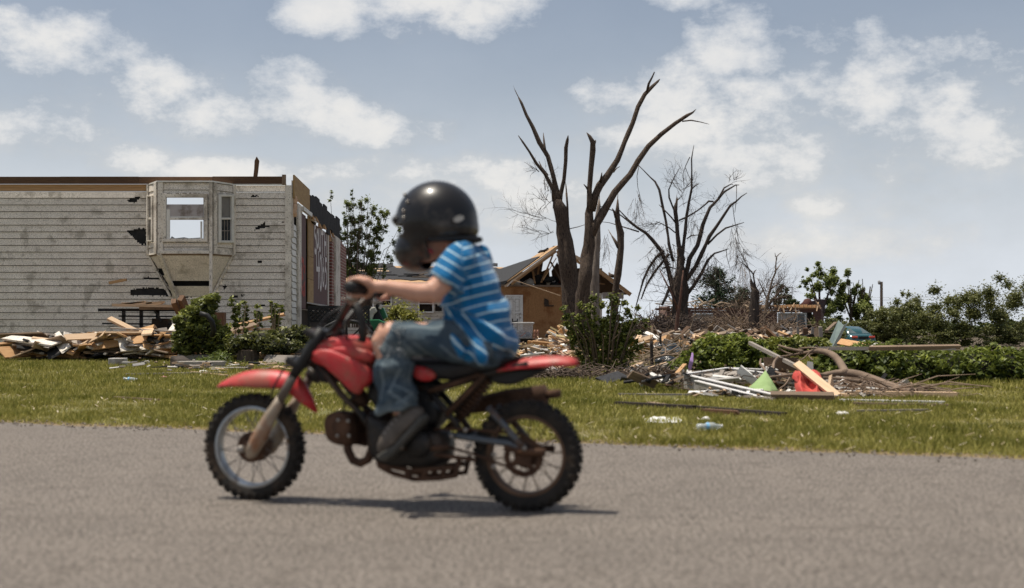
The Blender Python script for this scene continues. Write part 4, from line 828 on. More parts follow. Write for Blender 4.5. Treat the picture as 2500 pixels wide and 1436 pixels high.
# ------------------------------------------------------------------ trees in leaf, shrubs, hedges
def crown_points(blobs, n, shell=.45):                                # blobs: (centre, radii)
    vol = np.array([abs(b[1][0]*b[1][1]*b[1][2])**(2/3) for b in blobs]); cnt = rng.multinomial(n, vol/vol.sum()); out, br = [], []
    for (c, r), k in zip(blobs, cnt):
        d = rng.normal(size=(k,3)); d /= np.linalg.norm(d, axis=1)[:,None]; q = rng.uniform(shell**3, 1, k)**(1/3) if shell > .25 else np.abs(rng.normal(0, .62, k))
        out.append(np.array(c)+d*q[:,None]*np.array(r)); br.append(.28+.30*d[:,2]*q+rng.uniform(-.1,.12))  # top light put into leaf tone: clump tops paler, undersides darker
    return np.concatenate(out), np.concatenate(br)
def leafy(name, label, D, base_px, base_z, blobs_px, n, size, mt, stems=(), cat='tree', group=None, shell=.4, bark=None, spread=1.0, asp=2.2, clump=0, depth=.8, stemw=1.0, droop=0.0):
    root = empty(name, (P(base_px,800,D).x, D, base_z), label, cat, group); s = D/F; bl = []
    for (px, py, rx, ry) in blobs_px:
        c = P(px, py, D+random.uniform(-.5,.5)*rx*s*depth)
        if clump:
            for k in range(clump):
                a = Vector((random.gauss(0,.5), random.gauss(0,.5)*depth, random.gauss(0,.5))); rr_ = random.uniform(.16,.42); cc = c+Vector((a.x*rx*s, a.y*rx*s, a.z*ry*s)); bl.append((tuple(cc), (rx*s*rr_, rx*s*rr_*depth, ry*s*rr_)))
        else: bl.append((tuple(c), (rx*s, rx*s*depth, ry*s)))
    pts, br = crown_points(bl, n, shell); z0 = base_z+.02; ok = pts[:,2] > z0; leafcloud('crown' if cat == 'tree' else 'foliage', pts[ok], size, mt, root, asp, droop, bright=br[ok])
    bark = bark or M['bark']
    if stems:
        mb = MB()
        for ln in stems:
            o, r = branch3(ln, D, .5, dd=random.uniform(-.3,.3), seed=random.random()*9); mb.rnd(); mb.tube(o, [q*stemw for q in r], 6, cap=False)
        nm = 'trunk' if cat == 'tree' else 'stems'
        mb.build(nm, bark, root, smooth=True, uv=False)
    return root
random.seed(41)
# tree with whippy shoots behind the siding house
D5 = 43.0; st = []; bl = []
for k in range(34):
    x1 = random.uniform(822,985); y1 = 478+((x1-880)/105)**2*70+random.uniform(0,70); x0 = 868+(x1-880)*.18+random.uniform(-12,12)
    st.append([(x0,800,3.2),(x0+(x1-x0)*.25+random.uniform(-5,5),700,2.6),(x0+(x1-x0)*.62+random.uniform(-6,6),610,2.0),(x1,y1,1.0)])
    for t in (.35,.5,.62,.74,.86,.97): bl.append((x0+(x1-x0)*t+random.uniform(-7,7), 800+(y1-800)*t+random.uniform(-6,6), random.uniform(5,10), random.uniform(6,12)))
for (a, b, h) in ((806,470,440),(860,465,500),(842,520,560)): st.append([(a+12,640,2),(a+6,560,1.8),(a,b,1.0)]); bl += [(a+random.uniform(-5,5), b+q*10, 5, 5) for q in range(3)]
bl = [b for b in bl if b[1] < 690]
leafy('tree', 'slender leafy tree with upright shoots between the brick wall and the helmet', D5, 872, 0, bl, 17000, .085, M['leaf_tree'], st, shell=.1, asp=2.6, stemw=.75, bark=M['twig'])
# pale shrub under the arm
leafy('shrub', 'round yellow green shrub in front of the far siding wing, under the arm', 40, 985, 0, [(970,762,32,26),(1000,775,30,26),(950,790,22,28),(1015,790,20,22),(985,800,45,30)], 3600, .11, leafmat('yellow_leaf', (.10,.11,.02), (.34,.33,.06)), [[(985+a,860,3),(985+a*2,760,1.5)] for a in (-20,-10,0,8,18)], 'shrub', shell=.2)
# pine and far trees
def pine(px, ytop, ybot, hw_, D, label):
    bz = float(tz(P(px,800,D).x, D)); root = empty('pine_tree', (P(px,800,D).x, D, bz), label, 'tree'); s = D/F; pts, br = [], []
    for k in range(70):
        t = random.random()**.8; y = ytop+(ybot-ytop)*t; a = random.uniform(0,6.28); w = hw_*(.18+.95*math.sin(min(1,t*1.15)*1.9))*random.uniform(.55,1.1); tip = P(px,y,D)+Vector((math.cos(a)*w*s, math.sin(a)*w*s*.8, -.1*w*s+random.uniform(0,.5)))
        c0 = P(px,y+4,D)
        for j in range(46): q = random.random()**.6; g = c0.lerp(tip,q)+Vector((random.gauss(0,.16),random.gauss(0,.16),random.gauss(0,.14))); pts.append(tuple(g)); br.append(.35+.3*q*random.random())
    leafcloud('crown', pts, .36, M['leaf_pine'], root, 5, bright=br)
    mb = MB(); mb.tube([P(px,840,D), P(px+1,ytop+8,D)], [.22,.05], 8); mb.build('trunk', M['bark'], root, smooth=True)
pine(1748, 655, 752, 50, 95, 'dark green pine behind the right side of the tangled tree')
pine(1812, 712, 770, 34, 100, 'small dark conifer low behind the thick snapped trunk')
TB = [[(2000,700,38,30),(1990,665,20,22),(2035,690,24,26),(1970,690,16,18),(2020,740,34,30),(1995,760,40,30)], [(2075,700,22,26),(2060,735,26,30),(2090,760,30,30)], [(2118,745,26,26),(2105,720,14,20)]]
TL = ['leafy tree with wind torn crown right behind the end of the brick house', 'middle leafy tree with a bent bare trunk behind the brick house end', 'low leafy tree left of the utility pole']
SX = [(2000,2030,1985),(2075,2090,2060),(2110,2125,2100)]
for b, l, sx in zip(TB, TL, SX):
    leafy('tree', l, 98, sx[0], -.85, b, 13000, .21, M['leaf_tree'], [[(sx[0],840,6),(sx[0]+4,770,5),(q,700,2.2)] for q in sx]+[[(sx[0]+2,780,4),(sx[0]+random.uniform(-28,28),690+random.uniform(-10,20),1.6)] for _ in range(7)], shell=.1, clump=10, group='leafy trees behind the brick house')
leafy('tree', 'ragged thin tree with drooping grey green leaves at the brick house joists', 92, 1912, -.85, [(1912,715,24,22),(1925,740,18,20),(1895,735,18,14),(1940,745,14,20)], 3000, .2, M['leaf_far'], [[(1915,800,4),(1912,750,3),(1918,700,1.5)],[(1915,780,3),(1895,720,1.5)],[(1932,800,3),(1934,700,1.5)]], shell=.1, clump=12)
def thicket(name, label, D, items, n, size, mt, z0=-.85):
    s = D/F; bl = [(tuple(P(a,b,D+random.uniform(-2,2))), (rx*s, 2.0, ry*s)) for a,b,rx,ry in items]; bl2 = []
    for c, r in bl:
        for k in range(26): a = Vector((random.gauss(0,.5),random.gauss(0,.5),random.gauss(0,.5))); q = random.uniform(.10,.34); bl2.append(((c[0]+a.x*r[0], c[1]+a.y*r[1], c[2]+a.z*r[2]), (r[0]*q, r[1]*q, r[2]*q)))
    pts, br = crown_points(bl2, n, .2); ok = pts[:,2] > z0
    return tag(leafcloud(name, pts[ok], size, mt, None, 2.0, bright=br[ok]), label, kind='stuff')
thicket('thicket', 'dense scrub of small trees closing off the right side', 94, [(2140,800,60,34),(2080,800,40,20),(2190,790,40,50),(2215,765,34,44),(2240,790,60,60),(2320,770,90,66),(2430,760,90,80),(2520,770,80,80),(2160,770,30,22),(2120,822,60,16),(2200,826,60,18),(2290,824,70,20),(2380,824,70,20),(2470,824,70,20)], 110000, .17, M['leaf_olive'])
thicket('distant_trees', 'low line of far trees seen between the ruins', 210, [(px, 800, 60, 12+6*random.random()) for px in range(-100, 2700, 60)], 14000, 1.2, M['leaf_far'], -2)
thicket('brush', 'dry grey green scrub at the foot of the brick house end', 74, [(2028,800,20,26),(1980,822,40,10),(2040,815,30,14)], 5000, .2, M['leaf_olive'])
# laurel hedges by the debris: dense leaves around a near-black core added for inner shade
def hedge(label, D, items, n, size, px0, group='clipped laurel hedges', z0=.03, mt=None):
    s = D/F; root = empty('hedge', (P(px0,800,D).x, D, 0), label, 'hedge', group); bl = [(tuple(P(a,b,D+dy)), (rx*s, max(.35, rx*s*.55), ry*s)) for a,b,rx,ry,dy in items]
    bl2 = list(bl)
    for c, r in bl:
        for k in range(16):
            d = Vector((random.gauss(0,1),random.gauss(0,1),random.gauss(0,1))).normalized(); q = random.uniform(.10,.30); e_ = random.uniform(.8,1.1); bl2.append(((c[0]+d.x*r[0]*e_, c[1]+d.y*r[1]*e_, c[2]+d.z*r[2]*e_), (r[0]*q, r[1]*q, r[2]*q)))
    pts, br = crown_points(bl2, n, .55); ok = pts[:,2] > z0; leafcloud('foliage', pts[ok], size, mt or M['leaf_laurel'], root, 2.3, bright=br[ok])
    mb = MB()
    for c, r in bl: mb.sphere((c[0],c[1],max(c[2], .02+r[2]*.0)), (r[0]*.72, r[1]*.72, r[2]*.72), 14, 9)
    mb.v = [(x,y,max(z,.01)) for x,y,z in mb.v]; mb.build('inner_shade_core', mat('hedge_core_shade', (.010,.012,.006), (.02,.018,.01), rough=1), root, smooth=True)
    return root
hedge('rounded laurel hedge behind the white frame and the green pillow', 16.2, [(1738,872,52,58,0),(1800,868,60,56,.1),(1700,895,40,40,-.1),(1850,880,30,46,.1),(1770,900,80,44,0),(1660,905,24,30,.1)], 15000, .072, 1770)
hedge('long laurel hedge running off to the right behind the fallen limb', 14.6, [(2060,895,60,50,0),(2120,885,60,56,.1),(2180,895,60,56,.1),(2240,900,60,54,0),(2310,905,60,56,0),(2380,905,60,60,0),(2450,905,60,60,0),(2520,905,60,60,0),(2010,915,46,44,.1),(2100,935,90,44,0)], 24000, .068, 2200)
hedge('low strip of yellow green hedge between the two larger hedges', 17.5, [(1900,848,44,26,0),(1950,846,44,24,.3),(1990,845,40,22,.4)], 4200, .075, 1930, mt=leafmat('bright_hedge_leaf', (.05,.07,.015), (.27,.28,.05)))
# loose shrub right of the rear fender
random.seed(57); D6 = 17.6; st = []; bl = []
for k in range(46):
    x1 = random.uniform(1388,1575); y1 = 715+random.uniform(0,110)+max(0,(x1-1500))*.2; x0 = 1475+(x1-1475)*.4; st.append([(x0,912,4),(x0+(x1-x0)*.5+random.uniform(-8,8),830,3),(x1,y1,1.4)])
    for t in (.12,.2,.35,.5,.62,.74,.86,.98): bl.append((x0+(x1-x0)*t+random.uniform(-24,24), 912+(y1-912)*t+random.uniform(-8,8), random.uniform(6,14), random.uniform(7,15)))
leafy('shrub', 'tall loose leafy shrub right of the motorcycle tail, before the big trunks', D6, 1475, 0, bl, 13000, .052, M['leaf'], st, 'shrub', shell=.1, bark=M['twig'], asp=1.7)
# shrubs in front of the siding house
random.seed(61)
bl = [(470,790,40,42),(500,815,46,50),(455,830,34,40),(500,750,30,24),(520,728,16,10),(485,765,30,24),(540,830,30,34)]
r_ = hedge('dense rounded shrub in front of the siding house wall, with an upright tuft', 22.6, [(a,b,rx,ry,0) for a,b,rx,ry in bl], 6500, .10, 480, 'shrubs along the siding house', mt=M['leaf'])
def spindly(label, D, px, tips, n, base=862):
    st, bl = [], []
    for (a, b) in tips:
        st.append([(px+(a-px)*.2, base, 2.4), (px+(a-px)*.6, (base+b)/2, 2), (a, b+5, 1.2)])
        for t in (.55,.7,.82,.92,1.0): bl.append((px+(a-px)*t+random.uniform(-4,4), base+(b-base)*t+random.uniform(-3,3), random.uniform(5,11), random.uniform(4,8)))
    return leafy('shrub', label, D, px, 0, bl, n, .085, M['leaf'], st, 'shrub', 'shrubs along the siding house', shell=.1, bark=M['twig_pale'], asp=2)
spindly('spindly shrub with sparse leaves on bare stems, first right of the dense rounded shrub', 22.8, 585, [(565,735),(580,745),(600,740),(575,762),(604,760)], 520)
spindly('low single stemmed shoot between the two spindly shrubs', 22.8, 628, [(627,752),(634,762)], 160)
spindly('spindly shrub with upright leaf tufts beside the house corner board', 22.8, 670, [(662,735),(672,745),(684,750),(668,770)], 460)
hedge('low spreading shrub over the broken boards below the house corner', 22.0, [(640,830,60,24,0),(700,820,40,22,.2),(680,845,60,22,-.2),(735,815,30,20,.3),(580,845,30,20,0),(760,840,30,22,.3)], 3600, .080, 670, 'shrubs along the siding house', mt=leafmat('mixed_leaf', (.022,.032,.010), (.20,.20,.05)))
M['weeds'] = leafmat('weed_leaf', (.05,.075,.015), (.22,.27,.05))
def weeds(label, items, n, D, size=.07):
    s = D/F; pts, br = crown_points([(tuple(P(a,b,D)), (rx*s, .5, ry*s)) for a,b,rx,ry in items], n, .1); ok = pts[:,2] > 0; tag(leafcloud('weeds', pts[ok], size, M['weeds'], None, 5, bright=br[ok]+.1), label, kind='stuff')
weeds('tufts of bright weeds around the stump', [(540,872,26,16),(560,890,40,12),(620,893,30,8),(690,888,40,8),(500,880,20,8)], 2600, 21.4)
# fallen twiggy brush in the far yard (too many sticks to count)
def brushpile(label, items, n, D, m, size=(.4,1.8), rad=.012, spread=2.0, leaves=0, up=.42, name='brushwood'):
    s = D/F; mb = MB(); pts = []
    for k in range(n):
        (px, py, rx, ry) = random.choices(items, [i[2]*i[3] for i in items])[0]; c = P(px+random.gauss(0,.5)*rx, py+random.gauss(0,.45)*ry, D+random.uniform(-spread,spread)); 
        zg = float(tz(c.x,c.y)); c.z = max(c.z, zg+.02); l = random.uniform(*size); a = random.uniform(0,6.28); e = random.gauss(0,up); d = Vector((math.cos(a)*math.cos(e), math.sin(a)*math.cos(e), math.sin(e)))
        mid = c+d*l*.5+Vector((random.gauss(0,.08),random.gauss(0,.08),random.gauss(0,.08)))*l; mb.rnd(); mb.tube([c, mid, c+d*l], [rad*random.uniform(.6,1.8), rad, rad*.4], 4, cap=False); pts.append(tuple(c+d*l*random.random()))
    o = tag(mb.build(name, m, uv=False, fixn=False), label, kind='stuff')
    if leaves:
        P_ = np.array(pts)[rng.integers(0, len(pts), leaves)]+rng.normal(0, .12, (leaves,3)); tag(leafcloud('dead_leaves', P_, .10*D/45, M['leaf_dry'], None, 1.6), 'dead brown leaves caught in the fallen branches', kind='stuff')
    return o
random.seed(71)
brushpile('tangle of broken branches before the brick house, left part', [(1700,812,90,14),(1620,806,60,18),(1770,812,60,14)], 900, 64, M['twig'], (.3,1.6), .014, 6, 2600)
brushpile('tangle of broken branches around the thick snapped trunk', [(1850,810,100,12),(1880,812,50,12),(1805,795,40,20)], 900, 62, mat('brown_twig', (.17,.12,.085), (.08,.055,.04), rvar=.4), (.3,1.9), .014, 5, 1800)
brushpile('dark heap of twigs at the foot of the tangled tree', [(1640,800,60,20),(1600,805,50,16)], 900, 50, mat('dark_twig', (.06,.04,.03), (.03,.02,.016), rvar=.4), (.3,1.2), .014, 3, 500)
brushpile('twigs and splinters along the foot of the loose shrub', [(1350,915,70,10),(1450,922,80,12),(1550,930,70,12),(1640,940,60,10)], 850, 15.6, M['twig'], (.08,.5), .007, .5, 300, .25)
brushpile('thin sticks around the chairs and bags behind the loose shrub', [(1620,866,50,28),(1580,885,40,24)], 100, 20, M['twig_pale'], (.2,.8), .006, 1.5, 0, .5)
# ------------------------------------------------------------------ debris, each piece a thing of its own
random.seed(91)
def plank(label, a, b, w, t, m='lumber', name='board', group=None, roll=0.0, cut=.03, cat='board'):
    mb = MB(); mb.rnd(); p, q = P(*a), P(*b); p.z = max(p.z, t/2+.01); q.z = max(q.z, t/2+.01); mb.bar(p, q, w, t, roll=roll, cut=cut)
    return tag(mb.build(name, M[m]), label, cat, group)
def gz(y): return GD(y)
BL_ = [  # label, end, end, width m, thickness m, material, roll
 ('long reddish board lying lowest on the lawn edge at the far left', (250,858,24),(512,878,22.6),.14,.04,'lumber',0),
 ('reddish board above the lowest long board, running to the stone blocks', (280,852,24.4),(520,866,23),.15,.04,'lumber',0),
 ('thin grey board lying on top of the reddish boards behind the blocks', (300,862,24.6),(512,853,23.2),.10,.03,'lumber_old',0),
 ('pale splintered plank end beside the upper stone block', (415,874,22.8),(492,866,22.9),.10,.03,'lumber_pale',0),
 ('pale slanted plank poking up left of the cardboard roll', (268,778,24),(345,816,23.4),.10,.05,'lumber_pale',.4),
 ('pale board leaning over the cardboard roll from lower left to the shrub', (318,850,23.2),(425,815,23.4),.10,.04,'lumber_pale',.2),
 ('speckled pale board under the cardboard roll beside the shrub', (382,842,23.4),(440,832,23.6),.14,.04,'lumber_pale',.5),
 ('square timber end tilted left, left of the upright tuft of the shrub', (436,760,24.4),(424,736,24.2),.09,.13,'beam',.3),
 ('square timber end tilted right, leaning on the upright tuft of the shrub', (452,752,24.4),(442,728,24.2),.09,.13,'beam',-.2),
 ('long board resting on other boards, sloping up to the right before the siding wall', (545,802,24.2),(692,768,24.6),.09,.04,'lumber',.3),
 ('second board below the long sloping board, its cut end showing', (556,810,23.8),(628,792,24),.12,.05,'lumber_old',.5),
 ('pale cracked board running right into the low spreading shrub', (560,812,23.4),(650,815,23.2),.07,.04,'lumber_pale',0),
 ('brown branch like board sloping down right towards the motorcycle fork', (640,812,22.8),(752,846,22),.07,.05,'lumber',0),
 ('pale board crossing behind the bare stems at the house corner', (600,806,24),(700,801,24.3),.05,.03,'lumber_pale',0),
 ('stubby pale timber lying right of the tree stump', (637,868,22.3),(685,857,22.6),.13,.09,'lumber_pale',0),
 ('thin pale batten on the grass right of the stump, upper one', (638,872,22.2),(770,872,22),.05,.03,'lumber_pale',0),
 ('thin pale batten on the grass right of the stump, lower one', (650,866,22.8),(760,864,22.8),.07,.03,'lumber',0),
 ('grey fascia board on the grass behind the motorcycle front fender', (645,886,21.6),(780,892,20.6),.25,.05,'lumber_grey',.9),
 ('long thin pale batten lying on the lawn behind the plastic bottle', (312,918,16.3),(548,914,16.9),.05,.025,'lumber_grey',0),
 ('short pale strip lying on the lawn right of the long thin batten', (470,912,17.2),(552,921,16),.05,.02,'lumber_pale',0),
 ('thin dark stick lying on the lawn at the left above the front wheel', (280,975,11.2),(385,982,10.8),.018,.015,'lumber_old',0),
 ('dark brown plank lying on the lawn, its left end raised, above the white rag', (1508,994,10.2),(1690,1004,9.7),.05,.03,'bark_black',0),
 ('second dark plank continuing right across the lawn towards the pipes', (1655,1002,9.9),(1910,1021,9.0),.045,.025,'bark_black',0),
 ('small brown board lying under the dark planks on the lawn', (1722,1015,9.3),(1795,1019,9.1),.06,.03,'beam',0),
 ('pointed brown splinter on the lawn at the start of the dark planks', (1588,990,10.4),(1640,1000,10),.06,.015,'lumber_old',0),
 ('pale thin strip lying on the lawn behind the dark planks', (1515,968,11.7),(1725,970,11.6),.03,.015,'lumber_grey',0),
 ('grey strip lying on the lawn left of the fallen white frame foot', (1822,975,11.3),(1888,981,10.9),.03,.02,'lumber_grey',0),
 ('thin grey strip on the lawn at the far right', (2100,1012,9.4),(2260,1010,9.5),.025,.015,'lumber_grey',0),
 ('broad weathered plank lying at the front of the red cloth', (1888,980,10.95),(2032,983,10.8),.10,.06,'lumber_old',.25),
 ('long pale timber lying along the grass edge to the far right', (2020,968,11.6),(2330,975,11.3),.09,.045,'lumber_pale',0),
 ('white painted batten lying on the grass in front of the long timber', (2056,985,10.7),(2300,990,10.4),.06,.02,'white_trim',0),
 ('dark thin strip lying on the grass below the white batten', (2090,992,10.25),(2320,998,10),.03,.02,'lumber_old',0),
 ('pale plank leaning steeply across the red cloth', (1947,890,11.9),(2042,968,11.3),.075,.03,'lumber_pale',.4),
 ('short upright pale board end standing right of the red cloth', (2023,965,11.4),(2030,928,11.6),.085,.025,'lumber_pale',1.4),
 ('pale board lying flat joining the leaning plank and the long timber', (2018,966,11.6),(2080,972,11.3),.10,.03,'lumber_pale',0),
 ('tan board lying under the green pillow towards the weathered plank', (1850,955,12),(1985,978,11.2),.09,.02,'lumber_old',0),
 ('long grey pole leaning from the hedge down to the red cloth', (1832,838,14.6),(1965,905,12.6),.035,.035,'lumber_grey',0),
 ('orange splintered plank leaning on the hedge above the purple cloth', (1650,915,15),(1672,890,15.2),.05,.02,'lumber',0),
 ('orange brown broken plank lying before the white frame', (1645,935,14),(1705,952,13.3),.09,.02,'lumber_old',0),
 ('pale splintered board lying on the twigs below the loose shrub', (1592,932,14.3),(1690,925,14.8),.05,.02,'lumber_grey',0),
 ('long brown lath lying on the twigs between shrub and white frame', (1545,918,15.4),(1680,935,14.4),.05,.02,'lumber',0),
 ('weathered plank propped on fence pickets above the low hedge', (1868,820,34),(1975,838,33),.28,.05,'lumber_grey',1.2),
 ('thin pole lying level across the right hedge', (1990,851,13.6),(2330,851,13.4),.035,.035,'lumber_grey',0),
 ('thick brown board end lying level on the right hedge', (2125,850,13.5),(2340,847,13.4),.05,.04,'lumber_old',.3),
 ('pinkish board lying on the hedge top in front of the green car', (2050,834,24),(2118,846,22),.12,.03,'lumber',.9),
 ('white board lying on the hedge top in front of the green car', (2104,838,23),(2142,846,22),.12,.03,'white_trim',.6),
 ('slanted brown rafter leaning behind the bent metal sheet', (2018,808,40),(2040,788,42),.1,.05,'lumber_old',0),
 ('pale splintered plank leaning on the left end of the low hedge', (1852,820,30),(1872,842,28),.12,.04,'lumber_pale',.3),
 ('tall pale picket standing up in the rubble behind the loose shrub', (1592,832,30),(1592,797,30),.05,.03,'lumber_pale',0),
 ('pale board leaning left of the standing picket in the rubble', (1576,812,30),(1612,828,29),.10,.03,'white_trim',.4),
 ('tan plank leaning right of the standing picket in the rubble', (1608,832,30),(1634,816,31),.14,.03,'lumber_old',.4),
 ('pale plank lying level in the rubble beside the small red block', (1630,819,31),(1660,818,31),.06,.04,'lumber_pale',0),
 ('white fence picket standing in the yard, first left of the brick house window', (1931,842,32),(1931,801,32),.06,.05,'lumber_grey',0),
 ('white fence picket standing in the yard, second from the left', (1948,842,32),(1948,800,32),.06,.05,'lumber_grey',0),
 ('weathered fence post with dark base below the brick house doorway', (1982,832,34),(1984,800,34),.07,.05,'lumber_grey',0),
 ('weathered fence post at the right end under the brick house corner', (2005,838,33),(2003,799,33),.09,.06,'lumber_grey',0),
 ('dark square post standing under the brick house doorway', (1966,840,33),(1966,802,33),.12,.1,'beam',0),
 ('pale log like board under the wheelbarrow beside the child\'s back', (1256,836,36),(1300,842,34),.16,.14,'lumber',0),
 ('long brown board on the ground right of the wheelbarrow', (1285,842,34),(1385,852,31),.12,.05,'lumber_old',0),
 ('thin brown board on the ground under the rubble heap', (1300,850,32),(1400,845,33),.08,.05,'lumber',0),
 ('grey bent gutter lying in the twigs left of the loose shrub', (1322,926,15.6),(1352,903,16.4),.09,.03,'lumber_grey',.6),
 ('flat grey slate leaning at the foot of the loose shrub', (1470,935,14.4),(1520,915,15),.16,.02,'shingle',.4),
]
for (l, a, b, w, t, m, ro) in BL_: plank(l, a, b, w, t, m, roll=ro)
# dark bench like frame and tiled board below the bay window
D = 24.8; mb = MB()
for a, b in (((240,757),(440,757)),((290,772),(430,773)),((250,790),(430,792))): mb.bar(P(*a,D), P(*b,D), .05, .055 if a[1] < 760 else .03)
for xx in (302,345,385): mb.bar(P(xx,757,D), P(xx,800,D), .06, .05)
mb.bar(P(378,760,D-.1), P(394,784,D-.1), .04, .03); tag(mb.build('work_table', M['black_plastic']), 'black metal table frame half buried below the bay window', 'table')
mb = MB(); mb.bar(P(280,745,D-.2), P(432,748,D-.2), .35, .05); o = tag(mb.build('table_top', M['lumber_pale']), 'splintered pale plank top lying over the black metal frame', 'board')
for k, (a, b) in enumerate((((292,744),(352,737)),((300,741),(372,739)),((340,745),(395,741)),((360,741),(400,737)))):
    plank('jagged pale splinter number %s on the plank top, counted from the left' % ['one','two','three','four'][k], (*a,D-.3), (*b,D-.3), .10, .03, 'lumber_pale')
mb = MB(); 
for k in range(14): 
    if k in (3,8): continue
    mb.box(P(374+k*4.2,752.5,D-.32), (.022,.012,.03))
mb.bar(P(340,752.5,D-.3), P(432,753,D-.3), .02, .055); tag(mb.build('drilled_rail', M['lumber_old']), 'narrow drilled rail under the splintered plank top', 'rail')
mb = MB(); mb.box(P(440,795,24.9)+Vector((0,0,-.2)), (1.3,.3,.35)); mb.box(P(395,797,24.9), (.3,.3,.3)); tag(mb.build('rusty_cabinet', M['dark']), 'dark rusted box under the black metal frame', 'box')
mb = MB(); q = [P(405,814,23.6),P(425,786,24),P(442,785,24),P(428,814,23.6)]; mb.prism(q, (0,.03,0)); tag(mb.build('siding_scrap', M['trim']), 'dirty white panel piece leaning against the dense rounded shrub', 'panel')
# upright dark box behind the dense shrub with white edge
mb = MB(); mb.box(P(530,790,24.6), (.30,.2,.42)); tag(mb.build('upturned_drawer', M['beam']), 'dark brown box standing behind the dense shrub by the siding wall', 'box')
mb = MB(); mb.tube([P(488,766,22.0),P(505,770,22.0),P(518,786,22.0),P(522,806,22.1),P(518,820,22.2)], .045, 8); tag(mb.build('rubber_hose', M['black_plastic'], smooth=True), 'black hose looped over the dense rounded shrub', 'hose')
# cardboard roll with tape
rt = empty('cardboard_roll', P(350,840,23.6), 'long brown cardboard carton roll bound with clear tape at the far left', 'carton')
mb = MB(); mb.tube([P(250,823,23.6),P(330,824,23.5),P(425,819,23.4)], [.085,.088,.07], 18); mb.build('carton', mat('cardboard', (.42,.24,.105), (.34,.19,.08), scale=3, rough=.8), rt, smooth=True)
for a in (310,345): 
    mb = MB(); mb.tube([P(a-5,824,23.55),P(a+6,824,23.55)], [.090,.090], 18); mb.build('tape', mat('clear_tape', (.62,.52,.42), (.44,.32,.2), scale=12, rough=.2), rt, smooth=True)
for i, (a, b, c) in enumerate((((340,800),(365,815),(352,813)),((345,814),(380,812),(385,816)))):
    mb = MB(); mb.prism([P(*a,23.3),P(*b,23.3),P(*c,23.3)], (0,.02,0)); tag(mb.build('plastic_shard', M['white_trim']), ['upper white shard sticking up over the cardboard roll','lower white shard lying flat on the cardboard roll'][i], 'shard')
def wire(label, pts, r, m, name='cable', cat='cable', D=None):
    mb = MB(); q = [P(*p) for p in pts]; out = []
    for i in range(len(q)-1):
        for k in range(6): 
            t = k/6; p0, p1, p2, p3 = q[max(i-1,0)], q[i], q[i+1], q[min(i+2,len(q)-1)]
            out.append(.5*((2*p1)+(p2-p0)*t+(2*p0-5*p1+4*p2-p3)*t*t+(3*p1-p0-3*p2+p3)*t**3))
    out.append(q[-1])
    r_ = r if hasattr(r, '__len__') else None
    rad = [ (r_[min(int(i/6), len(r_)-2)]*(1-(i%6)/6)+r_[min(int(i/6)+1, len(r_)-1)]*((i%6)/6)) if r_ else r for i in range(len(out))]
    mb.tube(out, rad, 8); return tag(mb.build(name, m, smooth=True, uv=False), label, cat)
wire('grey bent pole arching over the reddish boards at the left', [(255,842,23.2),(310,838,23.2),(345,841,23.1),(375,854,22.8),(410,862,22.4)], .018, M['branch'], 'bent_rod', 'rod')
wire('thin pale cable strung across in front of the dark box below the bay', [(270,801,23.3),(330,804,23.3),(440,810,23.4)], .012, M['lumber_grey'])
wire('short hooked twig over the speckled board', [(372,850,22.9),(380,843,22.9),(392,845,22.9)], .014, M['branch'], 'hooked_twig', 'twig')
# masonry blocks, stump, white block, hoop, litter
def block(name, label, px, py, sx, sy, sz, rz, m, tilt=0, cat='block', bev=.012):
    D = gz(py); mb = MB(); mb.box(P(px,py,D)+Vector((0,0,sz/2)), (sx,sy,sz), Matrix.Rotation(rz,3,'Z')@Matrix.Rotation(tilt,3,'X')); o = mb.build(name, m, bevel=bev); return tag(o, label, cat)
block('concrete_block', 'rear concrete slab piece, upper of the pair near the lawn at the left', 478,884,.62,.32,.13,.25,M['concrete'])
block('concrete_block', 'front concrete slab piece, lying lower right in the pair on the lawn', 490,900,.68,.26,.11,.03,M['concrete'])
block('concrete_block', 'low grey stone strip beside the purple ring on the grass', 560,905,.55,.12,.05,-.02,M['concrete'])
block('cut_log', 'dark split wedge leaning against the left of the concrete slabs', 440,899,.22,.26,.16,.7,mat('dark_wood', (.07,.055,.045), (.03,.025,.02), rough=.95, bump=.01),.25,'log',.03)
block('white_block', 'pale grey block on the lawn at the far left', 288,893,.24,.24,.12,0,M['drywall'])
block('clay_brick', 'small red brick lying in the rubble under the dead sapling', 1668,824,.5,.3,.16,.1,mat('red_block', (.3,.09,.06), (.2,.06,.04)))
st = empty('tree_stump', G(606,887), 'old dark tree stump in the weeds before the low spreading shrub', 'stump'); mb = MB(); c = G(606,887)
mb.tube([c, c+Vector((0,0,.06)), c+Vector((.005,0,.21))], [.21,.185,.175], 18, jit=.05); mb.build('stump_bark', mat('rotten_bark', (.13,.10,.08), (.05,.038,.03), scale=8, stretch=(5,5,1), rough=1, bump=.02), st)
mb = MB(); mb.tube([c+Vector((.005,0,.205)), c+Vector((.005,0,.225))], [.165,.15], 18, jit=.04); mb.build('cut_face', M['lumber_old'], st)
c = G(597,902); mb = MB(); mb.tube([c+Vector((math.cos(a/4*math.pi/2*.999)*.10, math.sin(a/4*math.pi/2)*.25, .02+.012*math.sin(a*2))) for a in range(17)], .012, 6); tag(mb.build('garland', mat('purple_petals', (.42,.20,.42), (.25,.10,.27), scale=20, rough=.8), smooth=True), 'purple plastic garland lying in a ring on the grass left of the stump', 'garland')
